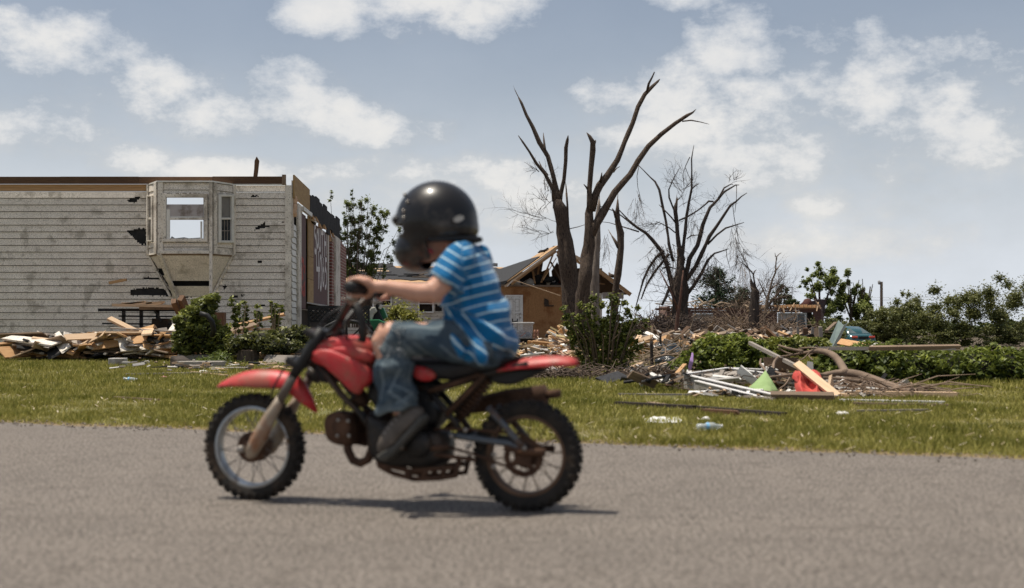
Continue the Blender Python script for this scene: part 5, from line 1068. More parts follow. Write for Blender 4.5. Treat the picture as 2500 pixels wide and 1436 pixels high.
for k, (a, b, s_, l) in enumerate(((496,910,.06,'white crumpled scrap right of the long thin batten'),(400,925,.035,'tiny pink scrap on the lawn under the long thin batten'),(2056,1016,.05,'small pale leaf scrap on the lawn at the far right'),(1722,1030,.03,'small white scrap above the crushed bottle'))):
    c = G(a,b); mb = MB(); mb.sphere((c.x,c.y,.015), (s_,s_*.6,.018), 9, 6); mb.v = [tuple(Vector(v)*1+Vector((0,0,.012*mnoise.noise(Vector(v)*40)))) for v in mb.v]; tag(mb.build('paper_scrap', mat('pink_paper', (.55,.25,.25)) if k == 1 else M['white_trim']), l, 'scrap')
def bottle(label, px, py, ln, ang):
    K = ln/.2*.78
    D = gz(py); c = P(px,py,D)+Vector((0,0,.034)); ax = Vector((math.cos(ang), math.sin(ang), .02)); sc = ln/.2; ln *= 1; r = empty('plastic_bottle', c-Vector((0,0,.034)), label, 'bottle'); m = bpy.data.materials.get('clear_plastic')
    if not m: m = mat('clear_plastic', (.75,.80,.82), (.6,.66,.70), scale=20, rough=.12, spec=.6, alpha=.42, bump=.003, bscale=30)
    mb = MB(); mb.lathe(c-ax*.1*K, ax, [(a_*K,b_*K) for a_,b_ in [(0,.015),(.003,.030),(.03,.033),(.06,.024),(.09,.033),(.13,.028),(.155,.018),(.18,.012),(.195,.012)]], 18); mb.v = [tuple(Vector(q)+.010*K*mnoise.noise_vector(Vector(q)*24)) for q in mb.v]; mb.build('bottle_body', m, r, smooth=True)
    mb = MB(); mb.lathe(c-ax*.1*K+ax*.07*K, ax, [(0,.033*K),(.025*K,.035*K)], 18, cap=False); mb.build('bottle_label', mat('blue_label', (.10,.36,.62), (.45,.6,.7), scale=25), r, smooth=True)
    mb = MB(); mb.lathe(c-ax*.1*K+ax*.192*K, ax, [(0,.013*K),(0,.015*K),(.015*K,.015*K),(.015*K,.01*K)], 12); mb.build('bottle_cap', M['white_trim'], r)
bottle('clear plastic bottle with blue label on the lawn at the far left', 318, 934, .2, -.1)
bottle('crushed clear plastic bottle with blue label on the lawn right of the white rag', 1732, 1056, .19, .15)
def cloth_sheet(name, label, grid, m, cat, th=.004, sub=2, amp=.02, seed=0):
    nr, nc = len(grid), len(grid[0]); pts = [[P(*g) for g in row] for row in grid]; K = 6; V = []; R_, C_ = (nr-1)*K+1, (nc-1)*K+1
    for i in range(R_):
        for j in range(C_):
            a, b = i/K, j/K; i0, j0 = min(int(a), nr-2), min(int(b), nc-2); u, v = a-i0, b-j0
            p = (pts[i0][j0]*(1-u)+pts[i0+1][j0]*u)*(1-v)+(pts[i0][j0+1]*(1-u)+pts[i0+1][j0+1]*u)*v
            nz = mnoise.noise_vector(p*6+Vector((seed,0,0))); n2 = mnoise.noise_vector(p*17+Vector((seed,3,0))); p = p+nz*amp*.7+n2*amp*.45; p.z = max(p.z, .01); V.append(p)
    mb = MB(); mb.add(V, [(i*C_+j, i*C_+j+1, (i+1)*C_+j+1, (i+1)*C_+j) for i in range(R_-1) for j in range(C_-1)])
    o = mb.build(name, m, smooth=True, uv=False); s_ = o.modifiers.new('t','SOLIDIFY'); s_.thickness = th; s2 = o.modifiers.new('s','SUBSURF'); s2.levels = 1; s2.render_levels = 1
    return tag(o, label, cat)
cloth_sheet('rag', 'white crumpled rag with dark edge on the lawn near the road', [[(1578,1030,8.75),(1600,1020,8.85),(1630,1019,8.9),(1652,1018,8.9),(1664,1026,8.8)],[(1576,1034,8.4),(1604,1034,8.4),(1634,1035,8.4),(1654,1036,8.4),(1667,1036,8.4)]], mat('white_cloth', (.72,.72,.70), (.6,.6,.58), scale=8, rough=.8), 'rag', amp=.03)
cloth_sheet('red_cloth', 'coral red cloth draped over boards in the pile at the right', [[(1938,908,11.9),(1950,905,11.8),(1965,912,11.9),(1988,905,11.9),(2005,908,11.9)],[(1932,925,11.8),(1955,930,11.65),(1975,935,11.8),(1990,928,11.6),(2009,935,11.8)],[(1945,948,11.7),(1958,955,11.5),(1978,955,11.6),(1995,952,11.4),(2015,958,11.6)],[(1942,966,11.5),(1962,970,11.2),(1985,968,11.3),(2002,970,11.15),(2022,968,11.4)]], mat('coral_cloth', (.52,.065,.055), (.62,.12,.09), scale=5, rough=.7, transl=.15), 'cloth', amp=.045, seed=3)
cloth_sheet('shirt', 'loose sleeve of coral cloth hanging at the left of the red cloth', [[(1936,910,11.8),(1945,908,11.75)],[(1932,925,11.8),(1948,932,11.7)]], mat('coral_cloth_shade', (.50,.06,.05), (.55,.09,.075), scale=5, rough=.7), 'cloth', amp=.02, seed=5)
cloth_sheet('purple_cloth', 'narrow purple cloth hanging on the left end of the rounded laurel hedge', [[(1688,862,14.9),(1692,861,14.9)],[(1683,880,14.8),(1692,884,14.8)],[(1680,898,14.8),(1689,900,14.8)],[(1682,907,14.8),(1684,907,14.8)]], mat('lilac_cloth', (.33,.21,.42), (.24,.14,.32), scale=12, rough=.8), 'cloth', amp=.01, seed=9)
# pillow
def pillow_post(me): pass
mb = MB(); c = P(1866,938,12.2); A, B, C_, D_ = P(1869,903,12.3), P(1827,947,12.0), P(1862,972,11.7), P(1902,957,12.0); n_ = 26; V = []
for sgn in (1,-1):
    for i in range(n_+1):
        for j in range(n_+1):
            u, v = i/n_, j/n_; p = (A*(1-u)+B*u)*(1-v)+(D_*(1-u)+C_*u)*v; h_ = (16*u*(1-u)*v*(1-v))**.5; nn = Vector((0.1,-1,.35)).normalized()
            cc = (A+B+C_+D_)/4; e = max(4*v*(1-v)*abs(2*u-1)**4, 4*u*(1-u)*abs(2*v-1)**4); p = p+(cc-p)*.07*e
            V.append(p+nn*h_*.070*sgn+nn*h_*.020*mnoise.noise(p*11)+nn*h_*.008*mnoise.noise(p*27))
K = (n_+1)**2; fs = []
for s_ in (0,1):
    for i in range(n_):
        for j in range(n_): q = s_*K+i*(n_+1)+j; fs.append((q,q+1,q+n_+2,q+n_+1) if s_ else (q,q+n_+1,q+n_+2,q+1))
mb.add(V, fs); o = mb.build('pillow', mat('green_cotton', (.22,.33,.13), (.28,.38,.17), scale=4, rough=.9, spot=(.2,.15,.08), spotscale=9, spotw=.1, bump=.003, bscale=24), smooth=True, uv=False)
bm = bmesh.new(); bm.from_mesh(o.data); bmesh.ops.remove_doubles(bm, verts=bm.verts, dist=.0015); bm.to_mesh(o.data); bm.free(); tag(o, 'light green square pillow standing on a corner in the fallen white frame', 'pillow')
# fallen white frame (a collapsed window or porch surround): long channels in a lozenge
fr_ = empty('collapsed_surround', P(1760,985,11.5), 'large dirty white metal frame lying collapsed on the lawn edge', 'frame')
def channel(a, b, h, w=.05, nm='frame_side', lip=True):
    mb = MB(); p, q = P(*a), P(*b); d = (q-p).normalized(); s_ = d.cross(Vector((0,0,1))).normalized(); mb.rnd()
    mb.prism([p, q, q-Vector((0,0,h[1])), p-Vector((0,0,h[0]))], s_*.012); mb.build(nm, mat('dirty_white_metal', (.40,.38,.35), (.26,.245,.225), scale=5, rough=.5, spot=(.16,.13,.10), spotscale=20, spotw=.5, dirt=(.3,.27,.23), dirtamt=.4), fr_)
    mb = MB(); mb.bar(p+Vector((0,0,.004)), q+Vector((0,0,.004)), w, .012); mb.build('frame_lip', mat('white_metal_edge', (.70,.68,.66), (.58,.56,.54), scale=6, rough=.4), fr_, bevel=.003)
channel((1672,915,12.6),(1895,966,11.2),(.13,.11)); channel((1675,914,12.7),(1777,899,14.2),(.11,.12)); channel((1777,899,14.2),(1870,912,13.2),(.12,.11)); 
channel((1780,899,14.2),(1862,903,13.9),(.06,.05)); channel((1700,931,12.3),(1880,976,11.0),(.03,.03)); channel((1700,925,13.2),(1850,929,13.0),(.03,.03))
mb = MB(); mb.prism([P(1858,899,13.6),P(1866,898,13.6),P(1900,915,13.0),P(1880,915,13.0)], (0,0,.05)); mb.build('frame_corner', M['white_trim'], fr_)
mb = MB(); mb.prism([P(1880,965,11.3),P(1900,960,11.4),P(1912,972,11.0),P(1885,980,10.9)], (0,0,.02)); tag(mb.build('white_board', M['white_trim']), 'bright white board end at the right tip of the collapsed frame', 'board')
mb = MB(); mb.bar(P(1795,915,13.2), P(1862,922,12.8), .05, .03); tag(mb.build('grey_stick', M['lumber_grey']), 'grey stick lying inside the collapsed white frame', 'stick')
# upright brown panels behind pillow
for lab, q in (('large brown fibreboard standing on edge behind the pillow', [(1864,873),(1950,873),(1952,905),(1868,905)]), ('lower brown fibreboard sheet behind the red cloth', [(1878,912),(1945,908),(1945,962),(1895,958)])):
    mb = MB(); mb.prism([P(a,b,13.3 if b < 906 else 12.6) for a,b in q], (0,.03,0)); tag(mb.build('fibreboard', mat('fibreboard', (.16,.105,.065), (.10,.068,.045), scale=4, rough=.8)), lab, 'panel')
mb = MB(); mb.prism([P(1968,900,12.9),P(1972,882,13),P(1985,884,13),P(1986,906,12.9)], (0,.01,0)); tag(mb.build('acrylic_sheet', M['glass_pale']), 'smoky clear plastic piece above the red cloth', 'sheet')
# fallen limbs
BRR = M['branch']
fl_ = empty('fallen_limb', P(2060,960,12.6), 'big smooth grey brown fallen limb arching over the right hedge to the ground', 'branch')
def limbp(pts, r, nm='limb'):
    mb = MB(); o, rr_ = [], []; q = [P(*p) for p in pts]
    for i in range(len(q)-1):
        for k in range(6):
            t = k/6; p0, p1, p2, p3 = q[max(i-1,0)], q[i], q[i+1], q[min(i+2,len(q)-1)]; o.append(.5*((2*p1)+(p2-p0)*t+(2*p0-5*p1+4*p2-p3)*t*t+(3*p1-p0-3*p2+p3)*t**3)); rr_.append((r[i]+(r[i+1]-r[i])*t)*(1+.08*mnoise.noise(Vector((i*2+t*2, r[0]*99, 0)))))
    o.append(q[-1]); rr_.append(r[-1]); mb.tube(o, rr_, 10, jit=.03); mb.build(nm, BRR, fl_, smooth=True, uv=False)
limbp([(2300,990,11.4),(2210,962,11.8),(2150,935,12.2),(2095,915,12.4),(2050,910,12.5),(2010,916,12.5)], [.055,.052,.045,.042,.032,.022])
limbp([(2065,912,12.45),(2050,885,12.7),(2030,865,12.9),(2000,857,13.1),(1970,861,13.3),(1950,863,13.4)], [.040,.038,.033,.026,.018,.010])
limbp([(2020,916,12.5),(1950,914,12.3),(1890,920,12.2),(1878,921,12.2)], [.020,.016,.012,.008]); limbp([(2110,932,12.2),(2060,926,12.3),(2010,922,12.3)], [.022,.018,.012]); limbp([(2115,936,12.1),(2150,942,12),(2180,958,11.8),(2205,968,11.6)], [.018,.018,.02,.01])
limbp([(1960,858,13.2),(1930,852,13.3),(1900,843,13.4)], [.016,.014,.009]); limbp([(1955,863,13.3),(1925,868,13.3),(1905,870,13.3)], [.012,.009,.006]); limbp([(1950,852,13.3),(1975,849,13.2),(2005,852,13.1)], [.010,.009,.007]); limbp([(1998,851,13.2),(1992,842,13.2)], [.008,.006]); limbp([(2016,858,13),(2024,850,13)], [.012,.008]); limbp([(2000,852,13.2),(2020,856,13.1)],[.008,.006])
limbp([(1900,872,13),(1890,885,12.9),(1888,905,12.7),(1892,910,12.6)], [.013,.014,.013,.010]); limbp([(1888,905,12.7),(1905,912,12.4),(1930,916,12.3)], [.012,.011,.009]); limbp([(1858,876,13.1),(1856,888,13),(1864,898,12.9),(1868,905,12.8)], [.008,.012,.012,.009]); limbp([(1888,890,12.9),(1878,893,12.9),(1872,900,12.9)], [.008,.007,.005]); limbp([(1928,922,12.1),(1918,938,12),(1902,950,11.9)], [.008,.007,.005])
limbp([(2062,928,12.2),(2040,940,12),(2000,945,11.9)], [.010,.008,.005]); limbp([(2112,932,12.1),(2090,950,11.9),(2070,968,11.6)], [.011,.010,.007]); limbp([(1985,880,13),(1975,868,13.1),(1988,862,13.2)], [.007,.006,.005]); limbp([(1900,850,13.4),(1918,860,13.4),(1940,866,13.3)], [.008,.007,.005]); limbp([(1975,862,13.2),(1960,876,13.1),(1945,880,13.1)], [.007,.006,.004])
brushpile('thin branches and trim lying under the big fallen limb', [(2120,962,90,10),(2180,958,70,12),(2060,966,30,6)], 260, 12.0, M['branch'], (.2,.8), .006, .4, 0, .10)
brushpile('white and grey strips of trim under the big fallen limb', [(2060,962,50,10),(2130,968,60,8)], 40, 11.8, M['white_trim'], (.2,.7), .008, .3, 0, .06, 'trim_strips')
brushpile('dark twigs and leaves between the white frame and the pillow', [(1740,930,60,12),(1920,950,40,10),(1690,955,40,6)], 150, 12.8, M['twig'], (.1,.4), .005, .4, 200, .15)
# bent metal sheet, wheelbarrow with tub, rubble heap
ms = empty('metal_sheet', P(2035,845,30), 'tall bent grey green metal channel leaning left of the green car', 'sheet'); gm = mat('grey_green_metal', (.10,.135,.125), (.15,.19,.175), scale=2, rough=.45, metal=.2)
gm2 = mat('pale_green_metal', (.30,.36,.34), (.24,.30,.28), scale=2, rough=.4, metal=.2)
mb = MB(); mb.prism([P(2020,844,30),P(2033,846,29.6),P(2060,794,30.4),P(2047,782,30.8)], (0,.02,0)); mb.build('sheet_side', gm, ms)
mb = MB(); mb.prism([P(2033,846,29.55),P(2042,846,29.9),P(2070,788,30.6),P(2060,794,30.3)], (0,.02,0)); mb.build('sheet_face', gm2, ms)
wb = empty('wheelbarrow', P(1278,850,34), 'dark wheelbarrow on bent legs behind the child\'s back', 'wheelbarrow'); s_ = 34/F
mb = MB(); q = P(1277,831,34); mb.loft([[q+Vector((x*a,y*b,z)) for x,y in ((-1,-1),(1,-1),(1,1),(-1,1))] for a,b,z in ((.20,.22,-.10),(.30,.30,.03),(.31,.31,.05),(.29,.29,.05),(.19,.21,-.08))]); mb.build('tray', M['black_plastic'], wb)
mb = MB(); mb.tube([P(1246,822,33.7),P(1268,836,33.7),P(1296,842,33.7),P(1305,836,33.7)], .02, 6); mb.tube([P(1246,822,34.3),P(1268,836,34.3),P(1296,842,34.3)], .02, 6); mb.build('handles', M['black_plastic'], wb)
for a in (1270,1288): mb = MB(); mb.tube([P(a,838,33.8),P(a+3,848,33.8),P(a-4,856,33.8)], .018, 6); mb.build('leg', M['black_plastic'], wb)
mb = MB(); mb.lathe(P(1258,848,34)+Vector((0,-.05,0)), (0,1,0), [(0,.06),(0,.15),(.09,.15),(.09,.06)], 20); mb.build('wheel', M['tyre'], wb)
tb = empty('plastic_tub', P(1277,828,34), 'clear plastic storage tub with odds and ends, standing in the wheelbarrow', 'tub'); cp = mat('cloudy_plastic', (.72,.72,.72), (.62,.62,.62), scale=8, rough=.25, alpha=.24, spec=.5)
q = P(1277,826,34); mb = MB(); mb.loft([[q+Vector((x*a,y*b,z)) for x,y in ((-1,-1),(1,-1),(1,1),(-1,1))] for a,b,z in ((.23,.16,0),(.265,.20,.36),(.285,.215,.36),(.285,.215,.40),(.262,.195,.40),(.225,.155,.01))], cap=False); mb.add([q+Vector((x*.23,y*.16,.005)) for x,y in ((-1,-1),(1,-1),(1,1),(-1,1))], [(0,1,2,3)]); mb.build('tub_shell', cp, tb)
mb = MB(); mb.loft([[q+Vector((x*a,y*b,z)) for x,y in ((-1,-1),(1,-1),(1,1),(-1,1))] for a,b,z in ((.292,.222,.385),(.292,.222,.41),(.26,.19,.415))]); mb.build('tub_lid', M['white_trim'], tb)
for k, (dx, dz, r_, cc) in enumerate(((-.12,.08,.09,(.3,.3,.34)),(.02,.07,.08,(.45,.42,.42)),(.12,.10,.09,(.12,.14,.2)),(-.03,.17,.07,(.55,.5,.5)))):
    mb = MB(); mb.sphere(q+Vector((dx,0,dz)), (r_,.1,r_*.7), 10, 7); tag(mb.build('tub_item', mat('tub_item_%s' % 'abcd'[k], cc, rough=.7), smooth=True), ['grey bundle at the left in the clear tub','pinkish bundle at the middle of the clear tub','dark blue bundle at the right in the clear tub','pale bundle on top in the clear tub'][k], 'bundle')
mb = MB(); mb.tube([q+Vector((-.06,-.12,.05)), q+Vector((.06,-.12,.14))], .012, 6); tag(mb.build('orange_rod', mat('orange_plastic', (.7,.12,.03))), 'orange plastic rod inside the clear tub', 'rod')
mb = MB()
for xx in (1251,1263): mb.bar(P(xx,808,34.6), P(xx,778,34.6), .03, .03)
mb.bar(P(1251,786,34.6), P(1263,784,34.6), .02, .03); mb.bar(P(1251,800,34.6), P(1263,799,34.6), .02, .03); tag(mb.build('chair_back', M['black_plastic']), 'black chair back rails poking up behind the clear tub', 'chair')
for xx, t_ in ((1305,.10),(1313,-.05)):
    mb = MB(); a = P(xx,830,35); mb.lathe(a, (t_*.3,0,1), [(k*.03, .022+.016*(k%3==1)) for k in range(10)], 10); tag(mb.build('turned_leg', mat('turned_wood', (.42,.22,.15), (.3,.15,.1)), smooth=True), 'turned pinkish wooden leg, the %s of two right of the clear tub' % ('left' if xx == 1305 else 'right'), 'table leg')
mb = MB(); pts = [(1330,822),(1336,812),(1345,805),(1352,803),(1356,805),(1350,812),(1342,824)]; mb.prism([P(a,b,38) for a,b in pts], (0,.3,0)); tag(mb.build('rubbish_bag', M['black_plastic'], bevel=.03), 'black bag slumped against the orange sheathing wall', 'bag')
COLS = [M['white_trim'], M['lumber_pale'], M['lumber_pale'], mat('yellow_scrap', (.42,.33,.17)), M['drywall'], M['lumber'], M['white_trim'], M['lumber_old']]
def rubble(label, items, n, D, sz, spread=1.0, mats=COLS, fl=.35, th=.03, rz=None):
    mb = MB(); 
    for k in range(n):
        (px,py,rx,ry) = random.choices(items, [i[2]*i[3] for i in items])[0]; c = P(px+random.uniform(-1,1)*rx, py+random.gauss(0,.5)*ry, D+random.uniform(-spread,spread)); zg = float(tz(c.x,c.y)); c.z = max(c.z, zg+.03)
        l = random.uniform(*sz); a = random.gauss(rz, .4) if rz is not None else random.uniform(0,6.28); e = random.gauss(0,fl); d = Vector((math.cos(a)*math.cos(e), math.sin(a)*math.cos(e), math.sin(e))); mb.rnd(); mb.cm = random.randrange(len(mats)); mb.bar(c-d*l/2, c+d*l/2, l*random.uniform(.08,.28), th*random.uniform(.4,1.2), roll=random.gauss(.2,.5), cut=l*.05)
    return tag(mb.build('rubble', mats), label, kind='stuff')
rubble('heap of pale splintered boards and scraps left of the loose shrub', [(1392,826,30,12),(1405,838,30,16),(1370,844,40,8),(1350,854,40,7)], 330, 27, (.12,.75), 1.6, rz=.5)
rubble('scraps scattered on the ground between tub and shrub', [(1310,850,70,8),(1340,862,80,8),(1290,870,40,10),(1400,880,60,14)], 300, 25, (.08,.45), 2.5, COLS+[M['felt'], M['lumber_old']])
rubble('broken siding, shingles and boards before the siding house', [(330,838,80,22),(600,846,90,12),(350,858,90,10),(160,845,120,20),(680,850,70,8)], 620, 23.9, (.15,1.15), .8, [M['lumber'], M['lumber_pale'], M['lumber_old'], M['felt'], M['lumber_grey'], M['trim']], .15)
rubble('scattered boards and plaster around the fallen branches in the yard', [(1760,826,140,10),(1900,830,90,10),(1640,826,60,10),(1830,820,120,10)], 700, 46, (.15,1.1), 9, [M['lumber_pale'], M['lumber_old'], M['drywall'], M['lumber_old'], M['lumber_old'], M['twig_pale'], M['beam'], M['twig']], .3, .04)
rubble('pale scraps at the foot of the hedges', [(1620,915,60,14),(1580,905,50,14),(1650,925,50,10),(1340,905,50,8)], 150, 16.3, (.05,.3), .6, [M['lumber_old'], M['drywall'], M['lumber_grey'], M['felt'], M['lumber_pale'], M['shingle']], .3, .02)
rubble('fragments under the collapsed white frame', [(1780,962,90,8),(1960,978,70,5),(2100,980,90,4)], 80, 11.6, (.04,.2), .4, [M['white_trim'], M['lumber_old'], M['drywall'], M['lumber_pale'], M['felt']], .2, .015)
mb = MB(); mb.prism([P(1312,876,24),P(1352,850,27),P(1392,842,27),P(1395,880,23.5)], (0,0,.03)); tag(mb.build('plywood_panel', mat('pinkish_planks', (.40,.24,.17), (.28,.16,.11), scale=3, coord='UV', stretch=(1,18,1), rough=.8)), 'pinkish tongue and groove panel lying tilted left of the loose shrub', 'panel')
mb = MB(); mb.box(P(1268,868,25)+Vector((0,0,.02)), (.32,.35,.10), Matrix.Rotation(-.35,3,'Z')@Matrix.Rotation(.35,3,'Y')); tag(mb.build('white_box', M['drywall'], bevel=.01), 'white plaster slab lying behind the seat tail', 'slab')
mb = MB(); 
for a, b in (((1252,860),(1262,842)),((1262,842),(1282,844)),((1282,844),(1296,866)),((1266,860),(1275,845))): mb.bar(P(*a,27), P(*b,27), .03, .03)
tag(mb.build('folding_rack', M['white_trim']), 'white wire rack frame tipped over behind the plaster slab', 'rack')
mb = MB(); mb.sphere(P(1345,841,28), (.045,.04,.06), 10, 7); tag(mb.build('orange_bottle', mat('orange_scrap', (.75,.32,.03), rough=.4), smooth=True), 'small orange yellow bottle in the scraps left of the loose shrub', 'bottle')
mb = MB(); mb.sphere(P(1308,862,26), (.05,.05,.05), 10, 7); tag(mb.build('red_toy', mat('red_scrap', (.45,.02,.03), rough=.4), smooth=True), 'small dark red ball in the scraps above the red tail fender', 'ball')
# dark bags and chairs behind the loose shrub
bagm = mat('black_bag_film', (.012,.014,.016), (.03,.036,.04), scale=6, rough=.25, spec=.6, bump=.02, bscale=9)
for (px,py,rx,ry,D,lab,mm) in ((1612,850,22,14,21,'dark blue grey rounded seat shell in the sticks left of the rounded hedge',bagm),(1640,856,26,15,20,'blue grey tarpaulin bundle right of the dark seat shell',mat('blue_tarp',(.05,.065,.08),(.09,.11,.13),scale=5,rough=.4,bump=.015,bscale=10)),(1625,882,30,14,18.5,'dark tangled plastic sheet beneath the tarpaulin bundle',bagm),(1640,905,40,9,16.6,'glossy black bag lying flat left of the collapsed frame',bagm)):
    mb = MB(); s_ = D/F; c = P(px,py,D); mb.sphere(c, (rx*s_, rx*s_*.7, ry*s_), 22, 14); mb.v = [tuple(Vector(v)+mnoise.noise_vector(Vector(v)*9)*.045) for v in mb.v]; mb.v = [(x,y,max(z,.01)) for x,y,z in mb.v]; tag(mb.build('rubbish_bag', mm, smooth=True, uv=False), lab, 'bag')
for i, (a, b, r_) in enumerate((((1592,908,17),(1590,832,17),.022),((1612,840,19),(1612,818,19),.018))): wire(['upright dark brown post left of the seat shell','thin black post standing behind the seat shell'][i], [a,b], r_, M['bark_black'], 'dark_post', 'post')
for i, p in enumerate(([(1560,852,19),(1600,862,18.6),(1615,868,18.5)],[(1600,875,18.2),(1625,864,18.3),(1655,846,18.6)],[(1575,880,17.6),(1620,868,17.8),(1660,866,17.9)],[(1620,895,17),(1640,882,17.2),(1655,872,17.3)],[(1600,848,19),(1625,852,18.8),(1618,880,18.4)])): wire(['bare branch crossing left of the seat shell','bare branch rising right across the tarpaulin bundle','nearly level bare branch in front of the bags','short bare branch below the tarpaulin bundle','curved bare branch looping by the seat shell'][i], p, [.012,.012,.008], M['branch'], 'bare_branch', 'branch')
# shrubby dark lattice trailer, green mower
lt = empty('lattice_bench', P(800,820,27.5), 'black lattice sided bench standing against the siding house side wall', 'bench')
D = 27.5; mb = MB(); mb.bar(P(752,750,D), P(905,750,D), .05, .06); mb.bar(P(752,784,D), P(905,790,D), .04, .04)
for xx in (754,800,846,900): mb.bar(P(xx,752,D), P(xx,858,D), .045, .045)
mb.build('bench_frame', M['black_plastic'], lt)
mb = MB()
for k in range(-3,16):
    a = 754+k*11
    for dx in (1,-1):
        x0, x1 = a if dx > 0 else a+34, a+34 if dx > 0 else a
        y0, y1 = 752, 786
        lo, hi = 756, 898
        t0 = max(0, min(1, (lo-x0)/(x1-x0))) if dx > 0 else max(0, min(1, (hi-x0)/(x1-x0))); t1 = max(0, min(1, (hi-x0)/(x1-x0))) if dx > 0 else max(0, min(1, (lo-x0)/(x1-x0)))
        if t1-t0 > .05: mb.bar(P(x0+(x1-x0)*t0, y0+34*t0, D-.03*(dx>0)), P(x0+(x1-x0)*t1, y0+34*t1, D-.03*(dx>0)), .012, .03)
mb.build('lattice', M['black_plastic'], lt)
wl = empty('cart_wheel', P(820,860,25.5), 'black curved wheel arch and spokes under the lattice bench', 'wheel'); mb = MB(); c = P(845,835,25.5); mb.tube([c+Vector((math.cos(a/16*6.283)*.55,0,math.sin(a/16*6.283)*.42)) for a in range(17)], .035, 8); mb.build('wheel_rim', M['black_plastic'], wl, smooth=True)
for k in range(7):
    a = k*.9; mb = MB(); mb.bar(c, c+Vector((math.cos(a)*.53,0,math.sin(a)*.40)), .03, .03); mb.build('wheel_spoke', M['black_plastic'], wl)
mw = empty('riding_mower', P(925,815,30), 'green riding mower with grey seat and cream body behind the handlebar', 'mower'); D = 30
gr = mat('mower_green', (.02,.13,.055), (.03,.17,.07), scale=4, rough=.4); cream = mat('mower_cream', (.55,.54,.46), (.42,.42,.36), scale=4, rough=.5)
def pr(nm, pts, th, m, dy=0, bev=.02):
    mb = MB(); mb.prism([P(a,b,D+dy) for a,b in pts], (0,th,0)); mb.build(nm, m, mw, bevel=bev)
pr('seat_back', [(912,742),(918,743),(933,712),(929,706),(922,708)], .45, mat('grey_vinyl', (.20,.21,.23), (.16,.165,.18), rough=.4), -.2)
pr('seat_back_shell', [(918,743),(926,743),(934,716),(932,709)], .45, M['black_plastic'], -.19)
pr('seat_post', [(917,743),(923,743),(926,762),(936,785),(908,788),(914,766)], .3, M['black_plastic'], -.1)
pr('body_panel', [(898,765),(905,752),(915,749),(920,760),(912,768),(906,785),(902,775)], .5, cream, -.25); pr('body_panel', [(922,752),(930,744),(928,756)], .4, cream, -.2)
pr('hood', [(886,764),(897,765),(904,780),(886,780)], .45, mat('mower_yellow', (.28,.24,.07)), -.2); pr('deck', [(884,781),(925,780),(945,790),(950,806),(890,808)], .6, gr, -.3); pr('fender', [(925,750),(936,752),(945,775),(930,782)], .3, gr, .1)
for xx in (893,936):
    mb = MB(); mb.lathe(P(xx,806,D-.35), (0,1,0), [(0,.05),(0,.16),(.12,.18),(.14,.1)], 20); mb.build('wheel', M['tyre'], mw, smooth=True)
